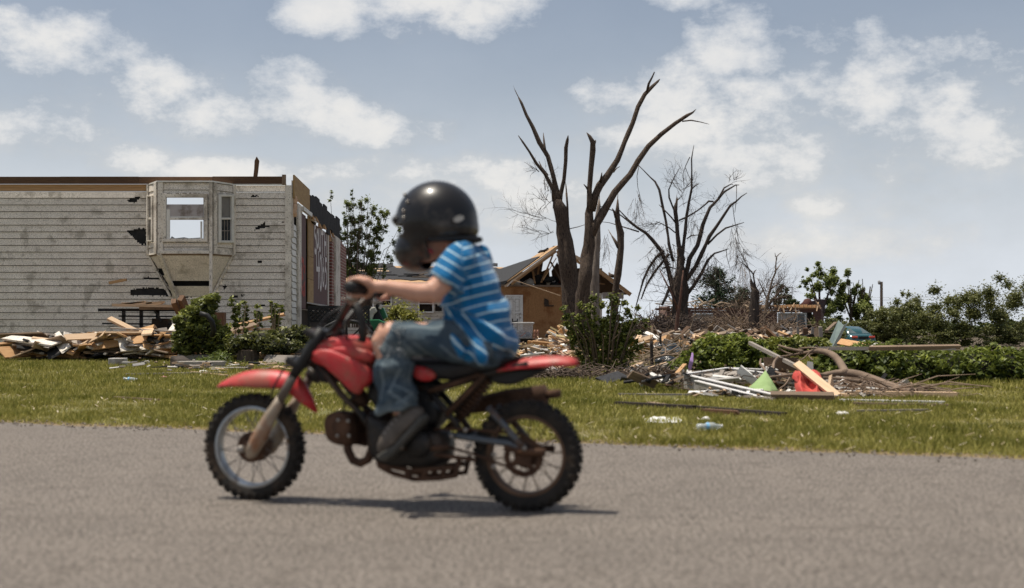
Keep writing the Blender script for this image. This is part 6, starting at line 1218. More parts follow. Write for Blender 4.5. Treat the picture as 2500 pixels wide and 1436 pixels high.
# green car seen from behind
def car():
    D = 77.0; gz_ = -.85; cx = P(2108,800,D).x; r = empty('parked_car', Vector((cx,D,gz_)), 'dark teal rounded sedan seen from behind at the foot of the scrub', 'car')
    paint = mat('teal_paint', (.012,.075,.085), (.010,.06,.07), scale=2, rough=.25, spec=.6, coat=.8); yaw = Matrix.Rotation(R(14), 3, 'Z')
    T = lambda x, y, z: Vector((cx,D,gz_))+yaw@Vector((x,y,z))
    ts = [(-.02,.42,.62,.78),(.05,.30,.92,.80),(.4,.28,1.00,.85),(.75,.28,1.02,.86),(1.3,.28,1.03,.87),(2.6,.28,1.0,.87),(3.4,.28,.93,.85),(4.2,.30,.80,.78),(4.45,.4,.6,.62)]
    rings = []
    for y, z0, z1, hw_ in ts:
        ring = []
        for k in range(16):
            a = 2*math.pi*k/16+.2; sx = math.copysign(abs(math.cos(a))**.45, math.cos(a)); sz = math.copysign(abs(math.sin(a))**.5, math.sin(a)); ring.append(T(sx*hw_, y, (z0+z1)/2+sz*(z1-z0)/2))
        rings.append(ring)
    mb = MB(); mb.loft(rings); mb.build('body', paint, r, smooth=True)
    cs = [(.42,1.0,.70),(.95,1.30,.60),(1.4,1.42,.56),(2.2,1.43,.56),(2.8,1.28,.60),(3.3,.98,.70)]; rings = []
    for y, z1, hw_ in cs:
        rings.append([T(-.78,y,.92),T(-hw_-.05,y,z1-.12 if z1 > 1.1 else z1-.02),T(-hw_+.12,y,z1),T(0,y,z1+.02),T(hw_-.12,y,z1),T(hw_+.05,y,z1-.12 if z1 > 1.1 else z1-.02),T(.78,y,.92)])
    mb = MB(); mb.loft(rings); mb.build('cabin', paint, r, smooth=True)
    gl = mat('car_glass', (.05,.075,.075), (.10,.13,.13), scale=2, rough=.08, spec=.8)
    def pane(nm, pts, m=gl):
        mb = MB(); q = [T(*p) for p in pts]; n_ = (q[1]-q[0]).cross(q[2]-q[0]).normalized(); n_ = n_ if n_.y < 0 or n_.x < 0 else -n_; mb.prism([v+n_*.012 for v in q], n_*.01); mb.build(nm, m, r)
    pane('rear_window', [(-.62,.46,1.01),(.62,.46,1.01),(.60,.62,1.10),(.48,.93,1.27),(0,.97,1.30),(-.48,.93,1.27),(-.60,.62,1.10)])
    for y0, y1 in ((1.05,1.75),(1.82,2.6)): pane('side_window', [(-.735,y0,1.0),(-.735,y1,1.0),(-.66,y1-.05,1.26),(-.66,y0+.12,1.27)])
    lens = mat('tail_light_lens', (.55,.02,.02), (.65,.10,.03), rough=.2, spec=.6)
    for sx in (-1,1): 
        mb = MB(); mb.box(T(sx*.56,-.0,.80), (.36,.10,.13), yaw); mb.build('tail_light', lens, r, bevel=.03)
        for yy in (.75,3.6): mb = MB(); mb.lathe(T(sx*.80,yy,.31), yaw@Vector((1,0,0)), [(-.1,.1),(-.1,.30),(.08,.31),(.1,.2)], 22); mb.build('wheel', M['tyre'], r, smooth=True)
    mb = MB(); mb.box(T(0,-.02,.78), (.62,.08,.14), yaw); mb.build('plate_recess', M['black_plastic'], r)
    mb = MB(); mb.box(T(0,-.04,.50), (1.62,.18,.20), yaw); mb.build('rear_bumper', paint, r, bevel=.06)
    mb = MB(); mb.bar(T(-.35,.48,1.03), T(.4,.48,1.03), .02, .04); mb.build('parcel_shelf_paper', M['white_trim'], r)
car()
# utility pole and lines
up = empty('utility_pole', Vector((P(2152,800,120).x,120,-.85)), 'dark wooden utility pole with a small lamp bracket at the far right', 'pole'); mb = MB(); mb.tube([P(2152,850,120), P(2152,688,120)], [.16,.12], 10); mb.build('pole', mat('creosote_wood', (.05,.035,.025), (.025,.018,.014), rough=.9), up, smooth=True)
mb = MB(); mb.tube([P(2152,692,120),P(2148,690,120),P(2145,688,120)], .05, 6); mb.sphere(P(2146.5,690,120), (.14,.14,.2), 8, 6); mb.build('lamp_bracket', mat('grey_metal', (.25,.25,.25), rough=.5), up)
for i, (y0, y1) in enumerate(((727,722),(733,729))): wire(['upper','lower'][i]+' thin power line running off right from behind the utility pole', [(2090,y0,121),(2300,(y0+y1)/2+1,121),(2560,y1,121)], .012, mat('wire_alloy', (.5,.5,.5), rough=.4), 'power_line', 'wire')
rubble('torn siding, shingles and pale scraps along the front of the hedges', [(1720,925,60,8),(1900,930,60,16),(2000,950,60,12),(2120,960,90,10),(1600,925,60,8)], 260, 12.9, (.04,.38), .7, [M['drywall'], M['lumber_old'], M['white_trim'], M['lumber_grey'], M['felt'], M['lumber_pale'], M['shingle'], M['beam']], .35, .02)

rubble('jagged wood and plaster in the yard behind the shrubs', [(1620,846,70,12),(1540,842,50,12),(1700,838,60,8),(1880,832,90,10)], 320, 25, (.1,.6), 2.0, [M['lumber_old'], M['lumber_pale'], M['drywall'], M['beam'], M['lumber'], M['felt'], M['lumber_grey']], .35)
rubble('small scraps spilling onto the lawn before the siding house', [(400,892,120,12),(560,900,100,14),(700,905,60,12)], 150, 19.5, (.03,.22), 2.2, [M['lumber_pale'], M['lumber_grey'], M['lumber_old'], M['drywall'], M['felt']], .1, .02)
# ------------------------------------------------------------------ dirt bike
F0, R0 = Vector((-0.92,4.69,0)), Vector((0.055,4.41,0))
BL = (F0+R0)/2; BZ = math.atan2(R0.y-F0.y, R0.x-F0.x)
BM = Matrix.Translation(BL) @ Matrix.Rotation(BZ, 4, 'Z'); BI = BM.inverted()
ZB = .008
def L(px, py, v=0.0):                                               # picture point on the plane v metres nearer than the bike's middle plane, in bike coordinates
    o = BI @ Vector((0,0,H)); d = BI.to_3x3() @ Vector(((px-CX)/F, 1, (HY-py)/F)); k = (-v-o.y)/d.y
    return o+d*k
def proj(p):
    w = BM @ Vector(p); return (CX+F*w.x/w.y, HY-F*(w.z-H)/w.y)
PX = .00142
def mir(p): return Vector((p[0], -p[1], p[2]))
BIKE = empty('dirt_bike', BL, 'small red dirt bike with muddy wheels and engine, ridden by the child on the road', 'motorcycle', rz=BZ)
def part(mb, name, m, par=BIKE, smooth=True, **k): return mb.build(name, m, par, smooth=smooth, uv=False, **k)
def wheel(name, c, Ro, wid, rimr, mrim, rear=False):
    w = empty_part(name, BIKE); ax = (0,1,0)
    mb = MB(); h = wid/2
    mb.lathe(c, ax, [(-h*.75,rimr-.002),(-h*.98,rimr+.012),(-h,Ro-.022),(-h*.68,Ro-.009),(0,Ro-.005),(h*.68,Ro-.009),(h,Ro-.022),(h*.98,rimr+.012),(h*.75,rimr-.002),(-h*.75,rimr-.002)], 72, cap=False)
    nk = 34
    for k in range(nk):
        for row, (yy, rr_, sz) in enumerate(((-h*.97, Ro-.020, (.014,.006,.015)), (-h*.62, Ro-.007, (.014,.013,.012)), (0, Ro-.003, (.012,.02,.011)), (h*.62, Ro-.007, (.014,.013,.012)), (h*.97, Ro-.020, (.014,.006,.015)))):
            a = 2*math.pi*(k+(.5 if row in (0,2,4) else 0))/nk
            mb.box(Vector(c)+Vector((math.sin(a)*rr_, yy, math.cos(a)*rr_)), sz, Matrix.Rotation(a, 3, 'Y'))
    part(mb, 'tyre', M['tyre'], w, bevel=.0012)
    mb = MB(); mb.lathe(c, ax, [(-h*.72,rimr-.010),(-h*.80,rimr+.003),(-h*.66,rimr+.004),(-h*.5,rimr-.004),(h*.5,rimr-.004),(h*.66,rimr+.004),(h*.80,rimr+.003),(h*.72,rimr-.010),(h*.3,rimr-.015),(-h*.3,rimr-.015),(-h*.72,rimr-.010)], 72, cap=False)
    part(mb, 'rim', mrim, w)
    mb = MB(); hr = .054 if not rear else .040
    mb.lathe(c, ax, [(-.045,.010),(-.043,.022),(-.032,.026),(-.030,hr),(.030,hr),(.032,hr*.9),(.034,.02),(.045,.010)], 36)
    for k in range(6):
        a = k*math.pi/3; mb.box(Vector(c)+Vector((math.cos(a)*hr*.6,-.034,math.sin(a)*hr*.6)), (.006,.006,.02), Matrix.Rotation(-a+R(90), 3, 'Y'))
    part(mb, 'hub', M['mud'], w, bevel=.001)
    for k in range(28):
        a0 = 2*math.pi*k/28; a1 = a0+(.38 if k % 2 else -.38); yy = .026 if (k//2) % 2 else -.026
        mb = MB(); mb.tube([Vector(c)+Vector((math.cos(a0)*hr*.9,yy,math.sin(a0)*hr*.9)), Vector(c)+Vector((math.cos(a1)*(rimr-.012),yy*.25,math.sin(a1)*(rimr-.012)))], .0016, 5)
        part(mb, 'spoke', M['steel'] if not rear else M['rust'], w)
    return w
CF = L(622,1100,0); CF.z = .189+ZB; CR = L(1288,1122,0); CR.z = .185+ZB
wheel('front_wheel', CF, .191, .064, .146, M['rim_front'])
RW = wheel('rear_wheel', CR, .187, .074, .137, M['rim_rear'], True)
mb = MB()                                                           # sprocket with four openings
v0 = -.052
for k in range(48):
    a0, a1 = 2*math.pi*k/48, 2*math.pi*(k+1)/48; q = []
    for (a, r) in ((a0,.048),(a0,.067+(k%2)*.002),(a1,.067+(k%2)*.002),(a1,.048)): q.append(CR+Vector((math.cos(a)*r, v0, math.sin(a)*r)))
    mb.prism(q, (0,.004,0))
for k in range(4):
    a = k*math.pi/2+.6; mb.bar(CR+Vector((0,v0+.002,0)), CR+Vector((math.cos(a)*.058,v0+.002,math.sin(a)*.058)), .004, .020)
mb.lathe(CR+Vector((0,v0-.004,0)), (0,1,0), [(0,.012),(0,.028),(.008,.028),(.01,.012)], 24)
part(mb, 'sprocket', M['mud'], RW, smooth=False)
# fork
for sg, nm in ((1,'near'),(-1,'far')):
    f = lambda a, b: (L(a,b,.075) if sg > 0 else mir(L(a,b,.075)))
    fl = empty_part('fork_leg', BIKE)
    mb = MB(); mb.tube([f(789,806),f(765,842),f(735,888),f(716,918)], [.0205,.021,.020,.017], 16); part(mb, 'fork_boot', M['black_plastic'], fl)
    mb = MB(); mb.tube([f(722,908),f(700,948),f(678,986)], [.0165]*3, 16); part(mb, 'fork_tube', M['fork_tube'], fl)
    mb = MB(); mb.tube([f(690,964),f(672,996),f(660,1016),f(645,1046),f(628,1078),f(612,1108),f(606,1118)], [.015,.019,.0235,.027,.028,.021,.008], 18); part(mb, 'fork_slider', M['fork'], fl)
    mb = MB(); mb.lathe(Vector((CF.x,f(612,1108).y*1.0-.028*sg,CF.z)), (0,1,0), [(-.012 if sg>0 else 0,.004),(-.012 if sg>0 else 0,.012),(.012,.012),(.012,.004)], 12); part(mb, 'axle_nut', M['steel'], fl)
for a, b in (((738,884),.026),((783,816),.022)):
    p = L(*a, .0); mb = MB(); mb.box(p, (.05,.19,b), Matrix.Rotation(R(32),3,'Y')); part(mb, 'fork_clamp', M['black_paint'], smooth=False, bevel=.006)
mb = MB(); mb.tube([L(806,826,0),L(768,896,0)], [.024,.026], 14); mb.tube([L(775,905,0),L(762,925,0)], [.035,.03], 12); part(mb, 'steering_head', M['black_paint'])
# front fender: arched strip
top = [(531,943),(545,932),(570,918),(600,907),(635,902),(675,903),(708,909),(732,921),(748,941),(762,968),(776,1006)]
dep = [3,12,26,37,44,44,40,36,34,26,3]; hw = [.012,.035,.05,.056,.058,.056,.052,.05,.046,.034,.008]
rings = []
for i, (tp, d, w_) in enumerate(zip(top, dep, hw)):
    a, b = top[max(i-1,0)], top[min(i+1,len(top)-1)]; t = Vector((b[0]-a[0], b[1]-a[1])).normalized(); nx, ny = -t.y, t.x
    outer, inner = [], []
    for k in range(9):
        q = k/8*2-1; e = abs(q)**2.6*d*.92; sc = 1
        outer.append((q, e))
    ring = []
    for (q, e) in outer: c = L(tp[0]+nx*e, tp[1]+ny*e, 0); c.y = -q*w_; ring.append(c)
    for (q, e) in outer[::-1]: c = L(tp[0]+nx*(e+3.2), tp[1]+ny*(e+3.2), 0); c.y = -q*(w_-.003); ring.append(c)
    rings.append(ring)
mb = MB(); mb.loft(rings); part(mb, 'front_fender', M['red'])
def puff(mb, poly, v, hw, n=6, p=2.4, ctr=None, sides=(1,-1), rlo=.0):
    pts = [L(a, b, v) for a, b in poly]; dens = []
    for i in range(len(pts)):
        a, b = pts[i], pts[(i+1) % len(pts)]; m_ = max(1, int((b-a).length/.012))
        for k in range(m_): dens.append(a.lerp(b, k/m_))
    for it in range(2): dens = [(dens[i-1]+dens[i]*2+dens[(i+1) % len(dens)])/4 for i in range(len(dens))]
    c = L(*ctr, v) if ctr else sum(dens, Vector())/len(dens); rings = []
    sq = [1-(k/n)**1.4*(.94) for k in range(n+1)]
    off = [hw*(1-s_**p)**(1/p) for s_ in sq]
    left = [[c+(q-c)*s_+Vector((0,-o,0)) for q in dens] for s_, o in zip(sq, off)]
    right = [[c+(q-c)*s_+Vector((0,o,0)) for q in dens] for s_, o in zip(sq, off)]
    mb.loft(left[::-1]+right[1:])
# tank and shrouds
mb = MB(); puff(mb, [(757,857),(768,842),(790,830),(822,822),(862,818),(900,821),(925,832),(935,860),(930,890),(905,900),(860,900),(815,900),(778,885)], 0, .086, p=4.5, ctr=(850,857)); part(mb, 'fuel_tank', M['red'])
for sg in (1,-1):
    mb = MB(); b4 = len(mb.v)
    puff(mb, [(756,858),(776,848),(812,852),(850,868),(888,884),(912,902),(919,926),(908,938),(890,944),(882,968),(864,962),(838,936),(800,902)], .080, .020, p=4.0, ctr=(846,902)); puff(mb, [(800,850),(838,846),(880,850),(915,862),(918,884),(900,884),(850,872),(812,862)], .078, .016, p=4.0)
    if sg < 0: mb.v = [(x,-y,z) for x,y,z in mb.v]
    part(mb, 'shroud', M['red'])
mb = MB(); puff(mb, [(895,815),(912,818),(915,832),(900,832)], .03, .02); part(mb, 'fuel_cap', M['steel'])
# seat, side panels, tail
mb = MB(); puff(mb, [(915,862),(960,866),(1060,872),(1170,874),(1245,872),(1290,868),(1262,884),(1232,898),(1180,915),(1120,930),(1040,925),(960,905),(918,892)], 0, .078, p=3, ctr=(1090,903)); part(mb, 'seat', M['vinyl'])
for sg in (1,-1):
    mb = MB(); puff(mb, [(1000,893),(1030,892),(1052,900),(1072,916),(1062,928),(1040,934),(1012,926)], .075, .018); 
    if sg < 0: mb.v = [(x,-y,z) for x,y,z in mb.v]
    part(mb, 'side_panel', M['red'])
top = [(1218,900),(1235,888),(1258,879),(1290,873),(1330,869),(1370,868),(1398,871),(1412,877)]; dep = [5,14,20,23,24,22,20,12]; hw = [.05,.065,.066,.06,.054,.048,.042,.03]
rings = []
for tp, d, w_ in zip(top, dep, hw):
    ring = []
    for k in range(9): q = k/8*2-1; c = L(tp[0]-d*.2, tp[1]+abs(q)**2.2*d, 0); c.y = -q*w_; ring.append(c)
    for k in range(9): q = 1-k/8*2; c = L(tp[0]-d*.2, tp[1]+4+abs(q)**2.2*d, 0); c.y = -q*(w_-.003); ring.append(c)
    rings.append(ring)
mb = MB(); mb.loft(rings); part(mb, 'rear_fender', M['red'])
mb = MB(); puff(mb, [(1185,912),(1300,898),(1345,899),(1330,908),(1290,925),(1262,938),(1235,942),(1195,932)], 0, .032, p=5); part(mb, 'mud_flap', M['black_plastic'])
mb = MB(); puff(mb, [(1000,925),(1070,928),(1100,942),(1070,960),(1052,985),(1085,1000),(1075,1035),(1030,1052),(1005,1000)], 0, .045, p=4); part(mb, 'rear_air_box', M['black_plastic'])
# frame
def tubes(name, m, lines, v=.05, r=.011, both=True, n=10):
    mb = MB()
    for sg in ((1,-1) if both else (1,)):
        for ln in lines: mb.tube([(L(a,b,v) if sg > 0 else mir(L(a,b,v))) for a,b in ln], r, n)
    return part(mb, name, m)
tubes('frame', M['black_paint'], [[(782,850),(850,900),(930,930),(1010,940)],[(1000,938),(1050,952),(1170,915),(1290,890)],[(1000,935),(1020,990),(1040,1060)],[(1094,1007),(1140,960),(1183,916)],[(1047,954),(1075,985),(1094,1007),(1130,1060)],[(775,880),(830,960),(880,1010),(915,1060)]], .045, .012)
tubes('subframe_rail', M['mud'], [[(1047,955),(1110,936),(1172,914)],[(1090,1012),(1135,965),(1182,914)]], .06, .009)
# swingarm
tubes('swingarm', M['greyblue'], [[(1100,1062),(1137,1068),(1200,1077),(1245,1084),(1285,1104)],[(1191,995),(1222,1028),(1248,1058),(1280,1096)]], .058, .0115)
tubes('axle_plate', M['rust'], [[(1232,1092),(1280,1103),(1331,1104)]], .062, .012)
tubes('chain', M['mud'], [[(1060,1048),(1150,1048),(1280,1062)],[(1060,1082),(1160,1110),(1280,1155)]], .054, .005, False)
for p in ((1103,1065),(1137,1050),(1281,1095),(1206,1110),(1206,1140),(1148,1086),(1142,1092)):
    c = L(*p, .07); mb = MB(); mb.lathe(c, (0,1,0), [(-.006,.003),(-.006,.008),(.004,.008),(.004,.003)], 8); part(mb, 'bolt', M['steel'])
mb = MB(); 
a, b = L(1112,1035,0), L(1205,905,0); mb.tube([a, b], .012, 10)
for k in range(9): q = a.lerp(b, .2+k*.075); mb.tube([q, q+(b-a).normalized()*.007], .026, 14)
part(mb, 'shock_absorber', M['mud'])
tubes('side_stand', M['mud'], [[(1040,1100),(1062,1110),(1162,1123)]], .07, .0075, False)
tubes('foot_peg', M['steel'], [[(960,1090),(985,1092)]], .12, .011, False)
tubes('foot_peg_bracket', M['rust'], [[(985,1092),(1040,1095),(1095,1090)]], .08, .010, False)
# muffler on the far side
mb = MB(); mb.cr = .5
c0 = [L(x, y, -.12) for x, y in ((1150,998),(1172,988),(1240,975),(1334,964))]
mb.tube(c0, [.018,.030,.036,.036], 18); mb.tube([L(1334,964,-.12), L(1368,960,-.12)], [.016,.015], 14); part(mb, 'muffler', M['mud'])
tubes('exhaust_pipe', M['mud'], [[(846,1070),(850,1100),(862,1124),(880,1131),(898,1122),(908,1098),(910,1060)]], .03, .0155, False, 14)
tubes('rear_pipe', M['rust'], [[(980,1100),(1060,1080),(1110,1030),(1150,998)]], -.08, .014, False, 12)
# engine
mb = MB(); puff(mb, [(803,1010),(822,1001),(852,1002),(872,1018),(878,1045),(876,1080),(862,1090),(830,1086),(806,1072),(800,1040)], 0, .062, p=4); part(mb, 'cylinder_head', M['rust'])
mb = MB(); puff(mb, [(818,1018),(845,1016),(858,1030),(860,1058),(845,1072),(820,1070),(810,1045)], .058, .012, p=4); part(mb, 'valve_cover', M['mud'])
for q_ in ((826,1026),(850,1028),(852,1064),(824,1064)):
    mb = MB(); mb.lathe(L(*q_,.072), (0,1,0), [(-.004,.003),(-.004,.006),(.006,.006),(.006,.003)], 6); part(mb, 'bolt', M['steel'])
tubes('spark_plug_lead', M['black_plastic'], [[(838,1008),(842,985),(868,965),(880,935)]], .05, .004, False, 6)
mb = MB()
for k in range(8): x = 872+k*7; mb.bar(L(x,1010-k*1.5,0), L(x+6,1078+k*1.5,0), .118, .0045, up=(0,1,0))
part(mb, 'cooling_fins', M['mud'], smooth=False)
mb = MB(); puff(mb, [(900,1000),(960,1020),(1040,1040),(1095,1050),(1108,1085),(1100,1128),(1060,1142),(960,1138),(918,1120),(905,1080)], 0, .085, p=4, ctr=(1005,1085))
mb.lathe(L(1020,1085,.092), (0,1,0), [(-.012,.01),(-.012,.040),(.004,.047),(.02,.047)], 28); mb.lathe(L(955,1075,.088), (0,1,0), [(-.008,.01),(-.008,.024),(.02,.03)], 22)
part(mb, 'crankcase', M['black_paint'])
mb = MB(); puff(mb, [(905,930),(960,925),(1000,935),(1010,975),(985,1005),(925,1000),(900,965)], 0, .05, p=3); part(mb, 'air_box', M['black_plastic'])
mb = MB(); puff(mb, [(860,945),(890,950),(905,985),(880,1000),(862,985)], .0, .035); part(mb, 'carburettor', M['mud'])
mb = MB(); puff(mb, [(775,885),(812,878),(838,902),(832,935),(790,938),(768,915)], 0, .045); part(mb, 'wiring_cover', M['black_plastic'])
# skid plate with slots, built as rails
tubes('skid_plate', M['mud'], [[(922,1118),(926,1138),(960,1156),(1012,1170),(1070,1168),(1112,1162),(1122,1120)],[(926,1135),(960,1140),(1000,1150),(1050,1146),(1110,1140)],[(985,1140),(1005,1168)],[(1045,1145),(1030,1168)],[(1090,1140),(1075,1165)]], .055, .009)
# handlebar, grips, levers, cables
hb = [L(800,822,.02), L(822,792,.07), L(848,745,.12), L(860,722,.17), L(872,703,.22)]; hb[-1].z = L(872,703,.26).z
gc = L(872,703,.26); gx, gz = gc.x, gc.z
FX = -.105; near = [Vector((hb[0].x,0,hb[0].z))]+hb[:4]+[Vector((gx,-.21,gz)), Vector((gx,-.31,gz))]
mb = MB(); mb.tube([mir(p)+Vector((FX*min(1,abs(p.y)/.21),0,0)) for p in near[::-1]]+near[1:], .0115, 12); mb.tube([near[2]*1, mir(near[2])+Vector((FX*.33,0,0))], .010, 10); HBAR = part(mb, 'handlebar', M['black_paint'])
for sg in (1,-1):
    ox = 0 if sg > 0 else FX; mb = MB(); mb.lathe(Vector((gx+ox,-.205*sg,gz)), (0,-sg,0), [(0,.013),(0,.021),(.006,.021),(.008,.0165)]+[(.012+k*.004, .0165+(.0012 if k%2 else 0)) for k in range(24)]+[(.112,.020),(.118,.020),(.12,.006)], 20); part(mb, 'grip', M['black_plastic'], HBAR)
    mb = MB(); q = L(858,738,.17); q.y *= sg; r_ = L(838,730,.3); r_.y *= sg; q.x += ox; r_.x += ox; mb.tube([q, (q+r_)/2+Vector((-.006,0,.004)), r_], [.006,.005,.004], 8); part(mb, 'lever', M['steel'], HBAR)
    mb = MB(); q = L(862,728,.19); q.y *= sg; q.x += ox; mb.sphere(q, .018); mb.sphere(q+Vector((-.012,.015*sg,-.012)), .012); part(mb, 'lever_clamp', M['steel'] if sg>0 else M['black_plastic'], HBAR)
tubes('brake_hose', M['black_plastic'], [[(862,735),(878,768),(888,800),(884,835)]], .11, .014, False)
tubes('cable', M['black_plastic'], [[(815,812),(760,835),(720,870),(690,905),(668,945),(655,985)]], .082, .0035, False, 6)
tubes('cable', M['black_plastic'], [[(850,742),(800,770),(768,812),(760,860)]], .05, .004, False, 6)
tubes('cable', M['black_plastic'], [[(860,735),(835,790),(850,830)]], .08, .0045, False, 6)
mb = MB(); mb.tube([L(893,818,.02),L(893,806,.02)], .013, 12); part(mb, 'ignition_switch', M['steel'])
# ------------------------------------------------------------------ the child riding it
def blob(name, mb, voxel, it, m, par, adapt=0, post=None, fac=.5, smooth=True):
    me = bpy.data.meshes.new(name+'_tmp'); me.from_pydata(mb.v, [], mb.f)
    bm = bmesh.new(); bm.from_mesh(me); bmesh.ops.recalc_face_normals(bm, faces=bm.faces); bm.to_mesh(me); bm.free()
    o = bpy.data.objects.new(name+'_tmp', me); COL.objects.link(o)
    r = o.modifiers.new('r', 'REMESH'); r.mode = 'VOXEL'; r.voxel_size = voxel
    if it: s_ = o.modifiers.new('s', 'SMOOTH'); s_.factor = fac; s_.iterations = it
    dg = bpy.context.evaluated_depsgraph_get(); dg.update()
    me2 = bpy.data.meshes.new_from_object(o.evaluated_get(dg)); bpy.data.objects.remove(o); bpy.data.meshes.remove(me)
    me2.name = name; me2.materials.clear(); me2.materials.append(m)
    if post: post(me2)
    me2.polygons.foreach_set('use_smooth', [smooth]*len(me2.polygons))
    q = bpy.data.objects.new(name, me2); COL.objects.link(q)
    if par is not None: q.parent = par; OFF[q.name] = OFF.get(par.name)
    return q
M['skin'] = mat('skin', (.56,.315,.225), (.50,.27,.19), scale=10, rough=.5, dirt=(.36,.20,.14), dirtamt=.2, dirtscale=14)
sk = [n for n in M['skin'].node_tree.nodes if n.type == 'BSDF_PRINCIPLED'][0]; sk.inputs['Subsurface Weight'].default_value = .12; sk.inputs['Subsurface Radius'].default_value = (.01,.004,.002)
KID = empty('person', BL, 'child in black helmet, blue striped t-shirt and torn jeans riding the dirt bike', 'person', rz=BZ)
Y = (0,1,0)
GXN = gx
def limb(mb, pts, n=20, side=1, shear=0):                                    # (px, py, v, in-plane radius px, lateral radius m)
    q = [L(a, b, v) for a, b, v, r, l in pts]
    if side < 0: q = [mir(p)+Vector((shear*i/(len(q)-1),0,0)) for i, p in enumerate(q)]
    mb.tube(q, [r*PX for *_, r, l in pts], n, lat=Y, latr=[l for *_, l in pts])
def hand(mb, sg):
    gx = GXN+(0 if sg > 0 else FX)
    A = lambda deg, rad, v: Vector((gx+math.cos(R(deg))*rad, -v*sg, gz+math.sin(R(deg))*rad))
    w_ = L(912,700,.245); w_.y *= sg; w_.x += 0 if sg > 0 else FX
    mb.tube([w_, Vector((gx+.032,-.252*sg,gz+.022)), A(80,.030,.256), A(105,.029,.256)], [.017,.015,.012,.009], 14, lat=Y, latr=[.021,.033,.037,.035])
    for i, (v, rr_, end) in enumerate(((.226,.0082,292),(.246,.0088,300),(.266,.0086,296),(.284,.0074,285))):
        pts = [A(d, .0275+(.002 if d in (112,190) else 0), v+(i-1.5)*.0012) for d in (88,112,140,165,190,220,250,end)]
        mb.tube(pts, [rr_*1.05,rr_*1.12,rr_,rr_*.98,rr_*1.02,rr_*.9,rr_*.86,rr_*.6], 10)
    mb.tube([Vector((gx+.036,-.230*sg,gz+.010)), A(-10,.034,.212), A(-45,.030,.206), A(-80,.0275,.205), A(-105,.026,.207)], [.013,.0115,.010,.0095,.006], 10)
mb = MB()
limb(mb, [(1200,850,0,30,.09),(1188,826,0,50,.11),(1172,770,0,58,.105),(1152,710,0,58,.115),(1138,660,0,52,.125),(1125,622,0,34,.09),(1112,600,0,26,.045)])
limb(mb, [(1130,640,0,24,.05),(1108,604,0,26,.042),(1086,580,0,27,.042)])                       # neck
limb(mb, [(1080,500,0,24,.035),(1076,530,0,58,.068),(1064,560,0,64,.072),(1046,592,0,52,.064),(1026,618,0,34,.050),(1014,634,0,17,.030)])
limb(mb, [(1013,566,0,5,.006),(1004,584,0,9,.009),(1010,594,0,8,.012)])                          # nose
for sg in (1,-1):
    limb(mb, [(1122,628,.085,34,.035),(1116,636,.118,31,.036),(1085,684,.155,27,.034),(1055,716,.185,25,.033),(1044,722,.195,23,.031)], side=sg)
    limb(mb, [(1052,714,.19,23,.031),(1020,716,.205,23,.032),(980,708,.225,19,.027),(940,700,.24,15,.021),(905,699,.247,12.5,.018)], side=sg, shear=FX)
    hand(mb, sg)
    limb(mb, [(1190,850,.06,44,.06),(1120,838,.09,42,.062),(1040,828,.105,38,.058),(975,824,.11,36,.05),(945,822,.11,37,.046)], side=sg)
    limb(mb, [(946,824,.11,38,.046),(938,828,.112,33,.042),(952,870,.112,33,.044),(960,930,.112,30,.042),(972,985,.112,20,.03),(985,1020,.112,18,.028)], side=sg)
    p = L(1082,560,0); mb.sphere((p.x,-.074*sg,p.z), (.014,.008,.022), 10, 6)                     # ear
blob('body', mb, .0038, 5, M['skin'], KID)
mb = MB()
for sg in (1,-1):
    p = L(1026,572,0); mb.sphere((p.x+.004,-.034*sg,p.z), .012)
blob('eyes', mb, .002, 1, mat('eye_white', (.6,.58,.55), rough=.2), KID)
# --- shirt
def shirt_mat():
    m = bpy.data.materials.new('striped_cotton'); m.use_nodes = True; t = m.node_tree; b = t.nodes['Principled BSDF']; Lk = t.links.new
    at = t.nodes.new('ShaderNodeAttribute'); at.attribute_name = 'stripe'
    fr = t.nodes.new('ShaderNodeMath'); fr.operation = 'FRACT'; Lk(at.outputs['Fac'], fr.inputs[0])
    cr = t.nodes.new('ShaderNodeValToRGB'); Lk(fr.outputs[0], cr.inputs[0]); e = cr.color_ramp.elements
    blue, pale, white = (.003,.115,.275,1), (.11,.28,.41,1), (.42,.54,.60,1)
    e[0].position = 0; e[0].color = blue; e[1].position = 1; e[1].color = blue
    for p, c in ((.36,blue),(.40,pale),(.45,white),(.53,white),(.58,pale),(.62,blue)): x = e.new(p); x.color = c
    nz = t.nodes.new('ShaderNodeTexNoise'); nz.inputs['Scale'].default_value = 9; tc = t.nodes.new('ShaderNodeTexCoord'); Lk(tc.outputs['Object'], nz.inputs['Vector'])
    mp = t.nodes.new('ShaderNodeMapRange'); mp.inputs[3].default_value = .75; mp.inputs[4].default_value = 1.25; Lk(nz.outputs[0], mp.inputs[0])
    sc = t.nodes.new('ShaderNodeVectorMath'); sc.operation = 'SCALE'; Lk(cr.outputs[0], sc.inputs[0]); Lk(mp.outputs[0], sc.inputs['Scale']); Lk(sc.outputs[0], b.inputs['Base Color'])
    b.inputs['Roughness'].default_value = .85; b.inputs['Sheen Weight'].default_value = .2; b.inputs['Specular IOR Level'].default_value = .15
    n2 = t.nodes.new('ShaderNodeTexNoise'); n2.inputs['Scale'].default_value = 26; n2.inputs['Detail'].default_value = 4; Lk(tc.outputs['Object'], n2.inputs['Vector'])
    bn = t.nodes.new('ShaderNodeBump'); bn.inputs['Distance'].default_value = .006; Lk(n2.outputs[0], bn.inputs['Height']); Lk(bn.outputs[0], b.inputs['Normal'])
    return m
def seg_dist(p, a, b):
    ab = b-a; t = max(0, min(1, (p-a).dot(ab)/ab.length_squared)); return (p-(a+ab*t)).length, t
